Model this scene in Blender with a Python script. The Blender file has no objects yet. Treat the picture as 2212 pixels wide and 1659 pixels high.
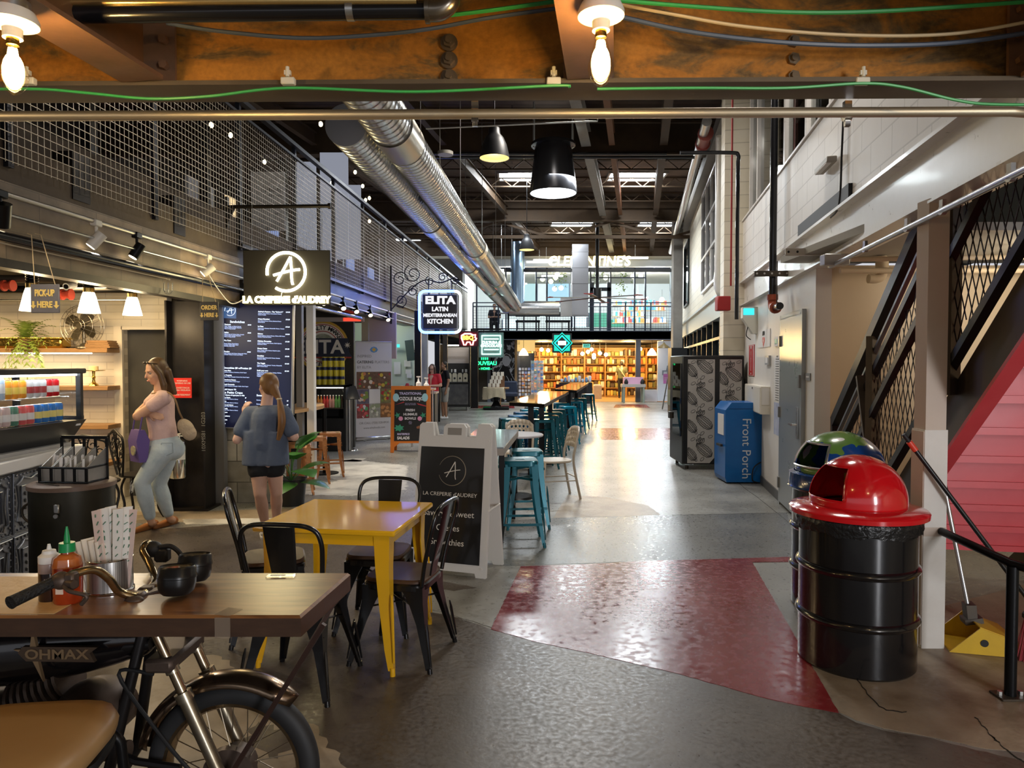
import bpy,bmesh,math,random
from mathutils import Vector,Matrix,Euler
random.seed(7)
SC=bpy.context.scene
COL=SC.collection
PI=math.pi
F,CX,CY,PT,H=1533.0,1106.0,829.5,math.radians(-1.66),1.6
def _d(px,py):
 x,z=(px-CX)/F,-(py-CY)/F
 c,s=math.cos(PT),math.sin(PT)
 return Vector((x,c-z*s,s+z*c))
def P(px,py,Y):
 d=_d(px,py);return Vector((0,0,H))+d*(Y/d.y)
def G(px,py,z=0.0):
 d=_d(px,py);return Vector((0,0,H))+d*((z-H)/d.z)
LA=math.atan(.0646);RA=math.atan(.1735)
def L(s,o=0,z=0):
 return Vector((-3.1+s*math.sin(LA)+o*math.cos(LA),7.8+s*math.cos(LA)-o*math.sin(LA),z))
def R(s,o=0,z=0):
 return Vector((3.1+s*math.sin(RA)-o*math.cos(RA),8.15+s*math.cos(RA)+o*math.sin(RA),z))
def onL(px,o=0):
 k=(px-CX)/F
 a=L(0,o);d=L(1,o)-a
 return (k*a.y-a.x)/(d.x-k*d.y)
def onR(px,o=0):
 k=(px-CX)/F
 a=R(0,o);d=R(1,o)-a
 return (k*a.y-a.x)/(d.x-k*d.y)
def zat(py,Y):
 return P(CX,py,Y).z
_M={}
def M(name,col,rough=.5,metal=0.0,var=None,bump=None,emit=None,coat=0.0,spec=.5,alpha=None,trans=0.0,ior=1.45,stretch=None):
 """var=(scale, colour2, contrast)  bump=(scale, strength)  emit=(colour, strength)"""
 if name in _M:return _M[name]
 m=bpy.data.materials.new(name);m.use_nodes=True
 nt=m.node_tree;n=nt.nodes;b=n['Principled BSDF']
 c=tuple(col)+(1,) if len(col)==3 else col
 b.inputs['Base Color'].default_value=c
 b.inputs['Roughness'].default_value=rough
 b.inputs['Metallic'].default_value=metal
 b.inputs['Specular IOR Level'].default_value=spec
 b.inputs['Coat Weight'].default_value=coat
 b.inputs['Coat Roughness'].default_value=.08
 b.inputs['Transmission Weight'].default_value=trans
 b.inputs['IOR'].default_value=ior
 if alpha is not None:b.inputs['Alpha'].default_value=alpha
 if emit:
  b.inputs['Emission Color'].default_value=tuple(emit[0])+(1,)
  b.inputs['Emission Strength'].default_value=emit[1]
 src=None
 if var or bump:
  tc=n.new('ShaderNodeTexCoord');mp=n.new('ShaderNodeMapping')
  nt.links.new(tc.outputs['Object'],mp.inputs[0]);src=mp.outputs[0]
  if stretch:mp.inputs['Scale'].default_value=stretch
 if var:
  t=n.new('ShaderNodeTexNoise');t.inputs['Scale'].default_value=var[0];t.inputs['Detail'].default_value=6
  t.inputs['Roughness'].default_value=.65
  r=n.new('ShaderNodeValToRGB');w=var[2] if len(var)>2 else.25
  r.color_ramp.elements[0].position=.5-w;r.color_ramp.elements[1].position=.5+w
  r.color_ramp.elements[0].color=c;r.color_ramp.elements[1].color=tuple(var[1])+(1,)
  nt.links.new(src,t.inputs['Vector']);nt.links.new(t.outputs['Fac'],r.inputs[0]);nt.links.new(r.outputs[0],b.inputs['Base Color'])
  mr=n.new('ShaderNodeMapRange');mr.inputs[3].default_value=max(0,rough-.1);mr.inputs[4].default_value=min(1,rough+.1)
  nt.links.new(t.outputs['Fac'],mr.inputs[0]);nt.links.new(mr.outputs[0],b.inputs['Roughness'])
 if bump:
  t2=n.new('ShaderNodeTexNoise');t2.inputs['Scale'].default_value=bump[0];t2.inputs['Detail'].default_value=5
  bp=n.new('ShaderNodeBump');bp.inputs['Strength'].default_value=bump[1];bp.inputs['Distance'].default_value=.02
  nt.links.new(src,t2.inputs['Vector']);nt.links.new(t2.outputs['Fac'],bp.inputs['Height']);nt.links.new(bp.outputs[0],b.inputs['Normal'])
 _M[name]=m
 return m
def brickmat(name,c1,c2,mortar,bw,bh,ms=.01,rough=.6,vertical=True,axis='x',bump=.4,offset=.5,noise=0.0):
 """tiles / blocks / planks from the brick texture; axis says which object axis runs along the courses"""
 if name in _M:return _M[name]
 m=bpy.data.materials.new(name);m.use_nodes=True
 nt=m.node_tree;n=nt.nodes;b=n['Principled BSDF'];b.inputs['Roughness'].default_value=rough
 tc=n.new('ShaderNodeTexCoord');sp=n.new('ShaderNodeSeparateXYZ');cb=n.new('ShaderNodeCombineXYZ')
 nt.links.new(tc.outputs['Object'],sp.inputs[0])
 nt.links.new(sp.outputs['XYZ'.index(axis.upper())],cb.inputs[0])
 nt.links.new(sp.outputs[2 if vertical else (1 if axis=='x' else 0)],cb.inputs[1])
 t=n.new('ShaderNodeTexBrick');t.inputs['Scale'].default_value=1
 t.inputs['Color1'].default_value=tuple(c1)+(1,);t.inputs['Color2'].default_value=tuple(c2)+(1,);t.inputs['Mortar'].default_value=tuple(mortar)+(1,)
 t.inputs['Brick Width'].default_value=bw;t.inputs['Row Height'].default_value=bh;t.inputs['Mortar Size'].default_value=ms
 t.offset=offset;t.inputs['Bias'].default_value=0
 nt.links.new(cb.outputs[0],t.inputs['Vector'])
 out=t.outputs['Color']
 if noise:
  q=n.new('ShaderNodeTexNoise');q.inputs['Scale'].default_value=5;q.inputs['Detail'].default_value=8
  mx=n.new('ShaderNodeMixRGB');mx.blend_type='OVERLAY';mx.inputs[0].default_value=noise
  nt.links.new(tc.outputs['Object'],q.inputs['Vector']);nt.links.new(out,mx.inputs[1]);nt.links.new(q.outputs['Fac'],mx.inputs[2]);out=mx.outputs[0]
 nt.links.new(out,b.inputs['Base Color'])
 bp=n.new('ShaderNodeBump');bp.inputs['Strength'].default_value=bump;bp.inputs['Distance'].default_value=.01;bp.invert=True
 nt.links.new(t.outputs['Fac'],bp.inputs['Height']);nt.links.new(bp.outputs[0],b.inputs['Normal'])
 _M[name]=m
 return m
def glassmat(name,tint=(1,1,1),refl=.12,rough=.02):
 if name in _M:return _M[name]
 m=bpy.data.materials.new(name);m.use_nodes=True
 nt=m.node_tree;n=nt.nodes;n.remove(n['Principled BSDF'])
 a=n.new('ShaderNodeBsdfTransparent');a.inputs[0].default_value=tuple(tint)+(1,)
 g=n.new('ShaderNodeBsdfGlossy');g.inputs['Roughness'].default_value=rough
 lw=n.new('ShaderNodeLayerWeight');lw.inputs[0].default_value=.5
 fr=n.new('ShaderNodeMath');fr.operation='POWER';fr.inputs[1].default_value=5;nt.links.new(lw.outputs['Facing'],fr.inputs[0])
 ad=n.new('ShaderNodeMath');ad.operation='MULTIPLY_ADD';ad.inputs[1].default_value=.55;ad.inputs[2].default_value=refl*.5;ad.use_clamp=True
 mx=n.new('ShaderNodeMixShader')
 nt.links.new(fr.outputs[0],ad.inputs[0]);nt.links.new(ad.outputs[0],mx.inputs[0])
 nt.links.new(a.outputs[0],mx.inputs[1]);nt.links.new(g.outputs[0],mx.inputs[2]);nt.links.new(mx.outputs[0],n['Material Output'].inputs[0])
 _M[name]=m
 return m
def E(name,col,s):
 return M(name,(.02,.02,.02),.6,emit=(col,s))
class MB:
 def __init__(s):s.v=[];s.f=[];s.m=[];s.k=0
 def mat(s,k):s.k=k;return s
 def add(s,vs,fs):
  n=len(s.v);s.v+=[tuple(v) for v in vs];s.f+=[tuple(i+n for i in f) for f in fs];s.m+=[s.k]*len(fs);return s
 def box(s,c,sz,rz=0,rx=0,ry=0):
  x,y,z=sz[0]/2,sz[1]/2,sz[2]/2;R_=Euler((rx,ry,rz)).to_matrix();c=Vector(c)
  v=[c+R_@Vector(p) for p in ((-x,-y,-z),(x,-y,-z),(x,y,-z),(-x,y,-z),(-x,-y,z),(x,-y,z),(x,y,z),(-x,y,z))]
  return s.add(v,[(0,3,2,1),(4,5,6,7),(0,1,5,4),(1,2,6,5),(2,3,7,6),(3,0,4,7)])
 def bev(s,c,sz,b,rz=0,rx=0,ry=0):
  h=[a/2 for a in sz];b=min(b,min(h)*.9);R_=Euler((rx,ry,rz)).to_matrix();c=Vector(c)
  v=[];ix={}
  for sx in (-1,1):
   for sy in (-1,1):
    for sz_ in (-1,1):
     for a in range(3):
      p=[sx*h[0],sy*h[1],sz_*h[2]]
      for q in range(3):
       if q!=a:p[q]-=(sx,sy,sz_)[q]*b
      ix[(sx,sy,sz_,a)]=len(v);v.append(c+R_@Vector(p))
  f=[]
  for a in range(3):
   o=[q for q in range(3) if q!=a]
   for sg in (-1,1):
    def key(s1,s2):
     t=[0,0,0];t[a]=sg;t[o[0]]=s1;t[o[1]]=s2;return ix[(t[0],t[1],t[2],a)]
    f.append((key(-1,-1),key(1,-1),key(1,1),key(-1,1)))
  for a in range(3):
   o=[q for q in range(3) if q!=a]
   for s1 in (-1,1):
    for s2 in (-1,1):
     def k2(sa,w):
      t=[0,0,0];t[a]=sa;t[o[0]]=s1;t[o[1]]=s2;return ix[(t[0],t[1],t[2],w)]
     f.append((k2(-1,o[0]),k2(1,o[0]),k2(1,o[1]),k2(-1,o[1])))
  for sx in (-1,1):
   for sy in (-1,1):
    for sz_ in (-1,1):
     f.append(tuple(ix[(sx,sy,sz_,a)] for a in range(3)))
  return s.add(v,f)
 def cyl(s,a,b,r,r2=None,n=14,cap=True):
  a,b=Vector(a),Vector(b);r2=r if r2 is None else r2
  d=(b-a).normalized();u=d.orthogonal().normalized();w=d.cross(u)
  v=[]
  for p,q in ((a,r),(b,r2)):
   v+=[p+(u*math.cos(2*PI*i/n)+w*math.sin(2*PI*i/n))*q for i in range(n)]
  f=[(i,(i+1)%n,n+(i+1)%n,n+i) for i in range(n)]
  if cap:f+=[tuple(range(n))[::-1],tuple(range(n,2*n))]
  return s.add(v,f)
 def tube(s,pts,r,n=8,closed=False):
  pts=[Vector(p) for p in pts];m=len(pts);rs=r if isinstance(r,(list,tuple)) else [r]*m
  T=[]
  for i in range(m):
   a=pts[(i-1)%m] if (closed or i) else pts[0];b=pts[(i+1)%m] if (closed or i<m-1) else pts[-1]
   t=b-a;T.append(t.normalized() if t.length>1e-9 else Vector((0,0,1)))
  u=T[0].orthogonal().normalized();v=[]
  for i in range(m):
   u=u-T[i]*u.dot(T[i]);u=u.normalized() if u.length>1e-6 else T[i].orthogonal().normalized()
   w=T[i].cross(u)
   v+=[pts[i]+(u*math.cos(2*PI*k/n)+w*math.sin(2*PI*k/n))*rs[i] for k in range(n)]
  f=[]
  for i in range(m if closed else m-1):
   j=(i+1)%m
   f+=[(i*n+k,i*n+(k+1)%n,j*n+(k+1)%n,j*n+k) for k in range(n)]
  if not closed:f+=[tuple(range(n))[::-1],tuple((m-1)*n+k for k in range(n))]
  return s.add(v,f)
 def bar(s,a,b,w,h,up=(0,0,1)):
  a,b=Vector(a),Vector(b);d=(b-a).normalized();x=d.cross(Vector(up))
  x=x.normalized() if x.length>1e-6 else d.orthogonal().normalized();y=x.cross(d)
  v=[]
  for p in (a,b):
   v+=[p+x*sx*w/2+y*sy*h/2 for sx,sy in ((-1,-1),(1,-1),(1,1),(-1,1))]
  return s.add(v,[(3,2,1,0),(4,5,6,7)]+[(i,(i+1)%4,4+(i+1)%4,4+i) for i in range(4)])
 def lathe(s,prof,c=(0,0,0),n=24,mtx=None,a0=0,a1=2*PI,open=False):
  c=Vector(c);open=open or prof[0]==prof[-1];full=abs(a1-a0-2*PI)<1e-6;k=n if full else n+1
  v=[]
  for r,z in prof:
   for i in range(k):
    t=a0+(a1-a0)*i/n;p=Vector((r*math.cos(t),r*math.sin(t),z))
    v.append(c+(mtx@p if mtx else p))
  f=[]
  for j in range(len(prof)-1):
   for i in range(n):
    i2=(i+1)%k
    f.append((j*k+i,j*k+i2,(j+1)*k+i2,(j+1)*k+i))
  if full and not open:
   if prof[0][0]>1e-5:f.append(tuple(range(k))[::-1])
   if prof[-1][0]>1e-5:f.append(tuple((len(prof)-1)*k+i for i in range(k)))
  return s.add(v,f)
 def sph(s,c,r,n=14,m=9,mtx=None):
  c=Vector(c);r=(r,r,r) if not isinstance(r,(tuple,list)) else r
  v=[];f=[]
  for j in range(1,m):
   t=PI*j/m
   for i in range(n):
    a=2*PI*i/n;p=Vector((r[0]*math.sin(t)*math.cos(a),r[1]*math.sin(t)*math.sin(a),r[2]*math.cos(t)))
    v.append(c+(mtx@p if mtx else p))
  for z in (1,-1):
   p=Vector((0,0,z*r[2]));v.append(c+(mtx@p if mtx else p))
  t,b=len(v)-2,len(v)-1
  for j in range(m-2):
   for i in range(n):f.append((j*n+i,(j+1)*n+i,(j+1)*n+(i+1)%n,j*n+(i+1)%n))
  for i in range(n):
   f.append((t,i,(i+1)%n));f.append((b,(m-2)*n+(i+1)%n,(m-2)*n+i))
  return s.add(v,f)
 def prism(s,poly,h,mtx=None,h0=0):
  """polygon in local xy, extruded h0..h along local z"""
  n=len(poly);v=[Vector((x,y,h0)) for x,y in poly]+[Vector((x,y,h)) for x,y in poly]
  if mtx:v=[mtx@p for p in v]
  return s.add(v,[tuple(range(n))[::-1],tuple(range(n,2*n))]+[(i,(i+1)%n,n+(i+1)%n,n+i) for i in range(n)])
 def quad(s,*p):return s.add(p,[tuple(range(len(p)))])
 def mesh(s,name,mats,smooth=True,ang=38,recalc=True):
  me=bpy.data.meshes.new(name);me.from_pydata(s.v,[],s.f)
  for m in (mats if isinstance(mats,(list,tuple)) else [mats]):me.materials.append(m)
  me.polygons.foreach_set('material_index',s.m)
  if recalc:
   bm=bmesh.new();bm.from_mesh(me);bmesh.ops.recalc_face_normals(bm,faces=bm.faces);bm.to_mesh(me);bm.free()
  if smooth:
   me.polygons.foreach_set('use_smooth',[True]*len(me.polygons));me.set_sharp_from_angle(angle=math.radians(ang))
  me.update();return me
 def build(s,name,mats,parent=None,smooth=True,ang=38,recalc=True,loc=None,rz=0):
  o=bpy.data.objects.new(name,s.mesh(name,mats,smooth,ang,recalc));COL.objects.link(o);o.parent=parent
  if loc is not None:o.location=loc
  if rz:o.rotation_euler.z=rz
  return o
def tag(o,label,cat,group=None):
 o['label']=label;o['category']=cat
 if group:o['group']=group
 return o
def thing(name,label,cat,loc=(0,0,0),rz=0,group=None):
 o=bpy.data.objects.new(name,None);COL.objects.link(o);o.location=loc;o.rotation_euler.z=rz;o.empty_display_size=.1
 return tag(o,label,cat,group)
def struct(o):
 o['kind']='structure';return o
def kids(o):return [c for c in bpy.data.objects if c.parent==o]
_KC={}
def dup(root,loc,rz=None,label=None,group=None):
 if root.name not in _KC:
  _KC[root.name]=[(c,kids(c)) for c in kids(root)]
 r=root.copy();COL.objects.link(r);r.location=loc
 if rz is not None:r.rotation_euler.z=rz
 if label:r['label']=label
 if group:r['group']=group
 for ch,gs in _KC[root.name]:
  c=ch.copy();COL.objects.link(c);c.parent=r
  for g in gs:
   d=g.copy();COL.objects.link(d);d.parent=c
 return r
def recolor(root,old,new):
 for c in kids(root):
  for t in [c]+kids(c):
   if t.type=='MESH' and any(m==old for m in t.data.materials):
    t.data=t.data.copy()
    for i,m in enumerate(t.data.materials):
     if m==old:t.data.materials[i]=new
def text(s,size,mat,parent=None,loc=(0,0,0),rot=(PI/2,0,0),ext=.002,name='lettering',align='CENTER',bold=0,sx=1,line=1.0,shear=0,valign='CENTER'):
 cu=bpy.data.curves.new('t','FONT');cu.body=s;cu.size=size;cu.extrude=ext;cu.align_x=align;cu.align_y=valign
 cu.offset=bold;cu.resolution_u=3;cu.space_line=line;cu.shear=shear
 t=bpy.data.objects.new('t',cu);me=bpy.data.meshes.new_from_object(t);bpy.data.objects.remove(t);bpy.data.curves.remove(cu)
 me.materials.clear();me.materials.append(mat)
 o=bpy.data.objects.new(name,me);COL.objects.link(o);o.parent=parent;o.location=loc;o.rotation_euler=rot;o.scale=(sx,1,1)
 return o
def circ(c,r,n=32,a0=0,a1=2*PI,plane='xz'):
 out=[]
 k=n if abs(a1-a0-2*PI)<1e-6 else n+1
 for i in range(k):
  t=a0+(a1-a0)*i/n;x,y=r*math.cos(t),r*math.sin(t)
  out.append(Vector(c)+(Vector((x,0,y)) if plane=='xz' else Vector((x,y,0)) if plane=='xy' else Vector((0,x,y))))
 return out
def spline(pts,k=6):
 pts=[Vector(p) for p in pts];out=[]
 for i in range(len(pts)-1):
  p0=pts[max(i-1,0)];p1=pts[i];p2=pts[i+1];p3=pts[min(i+2,len(pts)-1)]
  for j in range(k):
   t=j/k
   out.append(.5*((2*p1)+(p2-p0)*t+(2*p0-5*p1+4*p2-p3)*t*t+(3*p1-p0-3*p2+p3)*t**3))
 out.append(pts[-1]);return out
def light(kind,name,loc,power,col=(1,1,1),size=.1,rot=None,sizey=None,spot=None,aim=None):
 d=bpy.data.lights.new(name,kind);d.energy=power;d.color=col
 if kind=='AREA':
  d.size=size
  if sizey:d.shape='RECTANGLE';d.size_y=sizey
 elif kind in ('POINT','SPOT'):d.shadow_soft_size=size
 if kind=='SPOT':d.spot_size=spot or 1.0;d.spot_blend=.4
 o=bpy.data.objects.new(name,d);COL.objects.link(o);o.location=loc
 if rot:o.rotation_euler=rot
 if aim is not None:o.rotation_euler=(Vector(aim)-Vector(loc)).to_track_quat('-Z','Y').to_euler()
 return o
BLK=M('black_metal',(.012,.012,.013),.35,.6)
BLKM=M('matte_black',(.012,.012,.013),.6)
STEEL=M('dark_steel',(.06,.055,.05),.5,.7,var=(4,(.11,.085,.06)))
GALV=M('galvanised',(.55,.55,.53),.32,.95,var=(9,(.68,.68,.66)))
CHROME=M('chrome',(.75,.75,.74),.12,1)
WHITE=M('white_paint',(.78,.76,.73),.5)
TEAL=M('teal_paint',(.0,.105,.14),.3,.35,coat=.35)
cam=bpy.data.cameras.new('camera');cam.sensor_width=36;cam.lens=36*F/2212;cam.clip_end=300;cam.clip_start=.05
co=bpy.data.objects.new('camera',cam);COL.objects.link(co);co.location=(0,0,H);co.rotation_euler=(PI/2+PT,0,0)
SC.camera=co
SC.view_settings.view_transform='Standard';SC.view_settings.look='None';SC.view_settings.gamma=1;SC.view_settings.use_curve_mapping=False
SC.view_settings.exposure=0.0
def floormat(name,c1,c2,c3,rough,sc=1.0,bump=.15):
 m=bpy.data.materials.new(name);m.use_nodes=True
 nt=m.node_tree;n=nt.nodes;b=n['Principled BSDF']
 tc=n.new('ShaderNodeTexCoord')
 a=n.new('ShaderNodeTexNoise');a.inputs['Scale'].default_value=1.1*sc;a.inputs['Detail'].default_value=9;a.inputs['Roughness'].default_value=.62
 d=n.new('ShaderNodeTexNoise');d.inputs['Scale'].default_value=26*sc;d.inputs['Detail'].default_value=8
 for q in (a,d):nt.links.new(tc.outputs['Object'],q.inputs['Vector'])
 r=n.new('ShaderNodeValToRGB');el=r.color_ramp.elements
 el[0].position=.36;el[0].color=tuple(c1)+(1,);el[1].position=.66;el[1].color=tuple(c3)+(1,)
 e=el.new(.5);e.color=tuple(c2)+(1,)
 nt.links.new(a.outputs['Fac'],r.inputs[0])
 mx=n.new('ShaderNodeMixRGB');mx.blend_type='OVERLAY';mx.inputs[0].default_value=.16
 nt.links.new(r.outputs[0],mx.inputs[1]);nt.links.new(d.outputs['Fac'],mx.inputs[2]);nt.links.new(mx.outputs[0],b.inputs['Base Color'])
 mr=n.new('ShaderNodeMapRange');mr.inputs[1].default_value=.3;mr.inputs[2].default_value=.7;mr.inputs[3].default_value=rough-.1;mr.inputs[4].default_value=rough+.14
 nt.links.new(d.outputs['Fac'],mr.inputs[0]);nt.links.new(mr.outputs[0],b.inputs['Roughness'])
 bp=n.new('ShaderNodeBump');bp.inputs['Strength'].default_value=bump;bp.inputs['Distance'].default_value=.0022
 sm=n.new('ShaderNodeMath');sm.operation='ADD';nt.links.new(a.outputs['Fac'],sm.inputs[0]);nt.links.new(d.outputs['Fac'],sm.inputs[1])
 nt.links.new(sm.outputs[0],bp.inputs['Height']);nt.links.new(bp.outputs[0],b.inputs['Normal'])
 return m
CONC=floormat('grey_concrete',(.17,.165,.15),(.25,.25,.235),(.33,.33,.31),.33)
COAT=floormat('dark_coating',(.066,.052,.041),(.09,.072,.056),(.118,.097,.076),.36,1.6,.35)
REDP=floormat('red_floor_paint',(.17,.012,.016),(.2,.016,.02),(.25,.03,.032),.22,.8,.2)
TANC=floormat('tan_concrete',(.19,.14,.09),(.3,.24,.17),(.38,.31,.23),.42,1.8,.25)
GRYP=floormat('grey_floor_paint',(.10,.10,.096),(.128,.128,.123),(.16,.16,.15),.32,1.2,.08)
WHTP=floormat('worn_white_paint',(.33,.32,.3),(.55,.54,.5),(.68,.67,.63),.38,2.2,.2)
struct(MB().box((1,19,-.06),(34,60,.12)).build('floor',CONC,smooth=False))
def patch(name,px,mat,z,jag=.0,seed=1):
 rnd=random.Random(seed);pts=[G(*p) for p in px];out=[]
 for i in range(len(pts)):
  a,b=pts[i],pts[(i+1)%len(pts)];d=b-a;n=Vector((-d.y,d.x,0)).normalized();k=max(1,int(d.length/.035)) if jag else 1
  for j in range(k):
   p=a+d*(j/k);w=rnd.uniform(-jag,jag)*(0 if j==0 else 1);p=p+n*w;out.append((p.x,p.y))
 return struct(MB().prism(out,z).build(name,mat,smooth=False))
patch('floor_paint_dark',[(-900,1160),(250,1150),(560,1128),(1000,1128),(960,1190),(905,1318),(975,1330),(1060,1360),(1160,1388),(1265,1410),(1360,1432),(1460,1455),(1550,1480),(1640,1506),(1720,1524),(1812,1541),(1850,1562),(1905,1578),(2010,1595),(2110,1622),(2300,1665),(2500,2600),(-700,2600)],COAT,.002,.007,3)
patch('floor_paint_red',[(1125,1224),(1260,1220),(1400,1212),(1560,1208),(1722,1203),(1724,1214),(1625,1215),(1700,1345),(1812,1541),(1720,1524),(1640,1506),(1550,1480),(1460,1455),(1360,1432),(1265,1410),(1160,1388),(1060,1360)],REDP,.0035,.002,4)
patch('floor_paint_grey',[(1040,1128),(1195,1119),(1450,1113),(1700,1108),(1724,1203),(1400,1212),(1125,1222),(1080,1222)],GRYP,.0015,.003,5)
patch('floor_paint_worn',[(1195,1119),(1225,1070),(1310,1074),(1400,1092),(1426,1112),(1310,1117)],TANC,.0015,.008,6)
patch('floor_paint_red',[(1285,925),(1450,925),(1466,950),(1300,950)],REDP,.0015,.004,7)
patch('floor_paint_red',[(1020,876),(1110,876),(1112,882),(1015,882)],REDP,.0015,.004,8)
patch('floor_paint_red',[(1330,874),(1395,874),(1405,881),(1325,881)],REDP,.0015,.004,8)
patch('floor_paint_white',[(640,1010),(760,992),(810,998),(880,1006),(878,1058),(760,1072),(600,1066),(620,1048),(735,1040)],WHTP,.0015,.03,9)
patch('floor_paint_white',[(735,992),(790,990),(780,997),(700,998)],WHTP,.0015,.012,10)
patch('floor_paint_white',[(395,1122),(560,1120),(700,1116),(880,1112),(880,1122),(700,1130),(540,1132),(400,1133)],WHTP,.0026,.012,11)
patch('floor_bare_tan',[(420,1105),(900,1090),(890,1116),(520,1122),(250,1132),(250,1105)],TANC,.0012,.01,12)
patch('floor_bare_tan',[(1722,1395),(1745,1345),(1960,1330),(2300,1240),(2400,1640),(2130,1618),(2010,1592),(1910,1574),(1850,1556),(1815,1540)],TANC,.0012,.004,13)
patch('floor_bare_tan',[(60,1480),(260,1380),(480,1420),(600,1520),(690,1580),(760,1680),(700,2100),(100,2000)],TANC,.0028,.02,14)
patch('floor_bare_tan',[(560,1560),(640,1590),(600,1640),(520,1610)],COAT,.0038,.03,15)
patch('floor_bare_grey',[(905,1248),(1080,1230),(1125,1226),(1062,1356),(975,1328),(915,1316)],CONC,.0032,.01,16)
for k,(a,b) in enumerate((((905,1262),(1030,1270)),)):
 patch('floor_stain',[a,(a[0]+40,a[1]-6),(b[0]-20,b[1]-4),b,(b[0]-50,b[1]+8),(a[0]+30,a[1]+8)],COAT,.0039,.012,20+k)
for k,pts in enumerate((((1845,1462),(1900,1528),(1960,1540)),((2108,1552),(2150,1600),(2212,1650)),((1450,1113),(1700,1108),(1720,1107)),((1590,1040),(1690,1118),(1730,1160)))):
 q=spline([G(*p) for p in pts],10);rnd=random.Random(k)
 q=[(p.x+rnd.uniform(-.006,.006),p.y+rnd.uniform(-.006,.006)) for p in q]
 w=.006 if k<2 else.004
 struct(MB().prism(q+[(x+w,y+w) for x,y in q[::-1]],.0028).build('floor_crack',M('crack',(.02,.017,.014),.9),smooth=False))
DECK=brickmat('roof_deck',(.10,.062,.04),(.075,.047,.032),(.02,.014,.01),6,.22,.012,.8,vertical=False,axis='x',noise=.4)
BROWN=M('roof_steel',(.055,.035,.02),.6,.4,var=(3,(.09,.055,.03)))
struct(MB().box((1,20,6.83),(34,62,.16)).build('ceiling',DECK,smooth=False))
for i,y in enumerate((1.2,8.5,15.2,22.2,29.4)):
 b=MB();b.box((1,y,6.02),(24,.26,.03)).box((1,y,6.7),(24,.26,.03)).box((1,y,6.36),(24,.02,.66));struct(b.build('ceiling_girder',BROWN,smooth=False))
GB=M('grey_roof_beam',(.22,.2,.18),.6,.2,var=(4,(.3,.28,.25)))
for px,w,h,m in ((971,.12,.25,BROWN),(1268,.2,.3,GB),(1322,.12,.25,M('rust_primer',(.19,.085,.04),.7)),(700,.12,.25,BROWN),(1430,.16,.25,BROWN)):
 a=P(px,345,15.5);a=Vector((a.x,15.4,6.3))
 for (y0,y1) in ((1.4,8.3),(8.7,15.0),(15.4,22.0),(22.4,29.2)):
  b=MB();p,q=(Vector((a.x+.178*(yy-15.4),yy,6.3)) for yy in (y0,y1))
  b.bar(p-Vector((0,0,h/2)),q-Vector((0,0,h/2)),w,.02).bar(p+Vector((0,0,h/2)),q+Vector((0,0,h/2)),w,.02).bar(p,q,.02,h)
  struct(b.build('ceiling_beam',m,smooth=False))
for y in [4+1.75*i for i in range(15)]:
 if min(abs(y-g) for g in (8.5,15.2,22.2,29.4))<.35:continue
 b=MB();z0,z1=6.48,6.72
 b.box((1,y,z0),(24,.06,.035)).box((1,y,z1),(24,.06,.035))
 x=-9.0
 while x<11:b.bar((x,y,z0),(x+.3,y,z1),.022,.022).bar((x+.3,y,z1),(x+.6,y,z0),.022,.022);x+=.6
 struct(b.build('ceiling_joist',BROWN,smooth=False))
b=MB()
for x in (-2.0,1.5,5.0):
 b.bar((x,22.3,5.55),(x+3.2,22.3,6.5),.07,.07).bar((x,22.36,6.5),(x+3.2,22.36,5.55),.07,.07)
b.box((1.5,22.3,5.55),(12,.1,.1));struct(b.build('ceiling_brace',BROWN,smooth=False))
SKY=E('skylight_daylight',(.78,.9,1),6.0)
for i,(x,y) in enumerate(((.4,19.6),(3.4,19.6),(2.2,26.2),(-2.6,26.2),(5.4,26.2))):
 t=MB().box((x,y,6.735),(1.5,.8,.012)).build('window_%d'%(20+i),SKY);struct(t)
 f=MB()
 for sx in (-1,1):f.box((x+sx*.77,y,6.72),(.05,.9,.05))
 for sy in (-1,1):f.box((x,y+sy*.42,6.72),(1.6,.05,.05))
 struct(f.build('trim_%d'%(20+i),GB,smooth=False))
RIB=M('ribbed_deck',(.32,.27,.2),.38,.75,var=(5,(.2,.16,.11)))
b=MB();poly=[];x=-8.0
while x<6.5:poly+=[(x,0),(x+.05,.035),(x+.1,.035),(x+.15,0)];x+=.2
v=[(p[0],-6,2.83+p[1]) for p in poly]+[(p[0],2.48,2.83+p[1]) for p in poly];n=len(poly)
b.add(v,[(i,i+1,n+i+1,n+i) for i in range(n-1)]);b.box((-.75,-1.76,2.95),(15,8.5,.12))
struct(b.build('ceiling_gallery',RIB,smooth=False,recalc=False))
RUST=bpy.data.materials.new('rusty_steel');RUST.use_nodes=True
nt=RUST.node_tree;n_=nt.nodes;bs=n_['Principled BSDF'];bs.inputs['Roughness'].default_value=.55;bs.inputs['Metallic'].default_value=.25
tc=n_.new('ShaderNodeTexCoord');mp=n_.new('ShaderNodeMapping');mp.inputs['Scale'].default_value=(1,1,2.6)
t1=n_.new('ShaderNodeTexNoise');t1.inputs['Scale'].default_value=3.2;t1.inputs['Detail'].default_value=9;t1.inputs['Roughness'].default_value=.66;t1.inputs['Distortion'].default_value=.6
t2=n_.new('ShaderNodeTexNoise');t2.inputs['Scale'].default_value=60;t2.inputs['Detail'].default_value=4
rp=n_.new('ShaderNodeValToRGB');el=rp.color_ramp.elements
el[0].position=.34;el[0].color=(.07,.042,.02,1);el[1].position=.6;el[1].color=(.5,.21,.03,1)
e=el.new(.43);e.color=(.19,.11,.035,1);e=el.new(.5);e.color=(.4,.165,.024,1)
mx=n_.new('ShaderNodeMixRGB');mx.blend_type='OVERLAY';mx.inputs[0].default_value=.4
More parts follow.
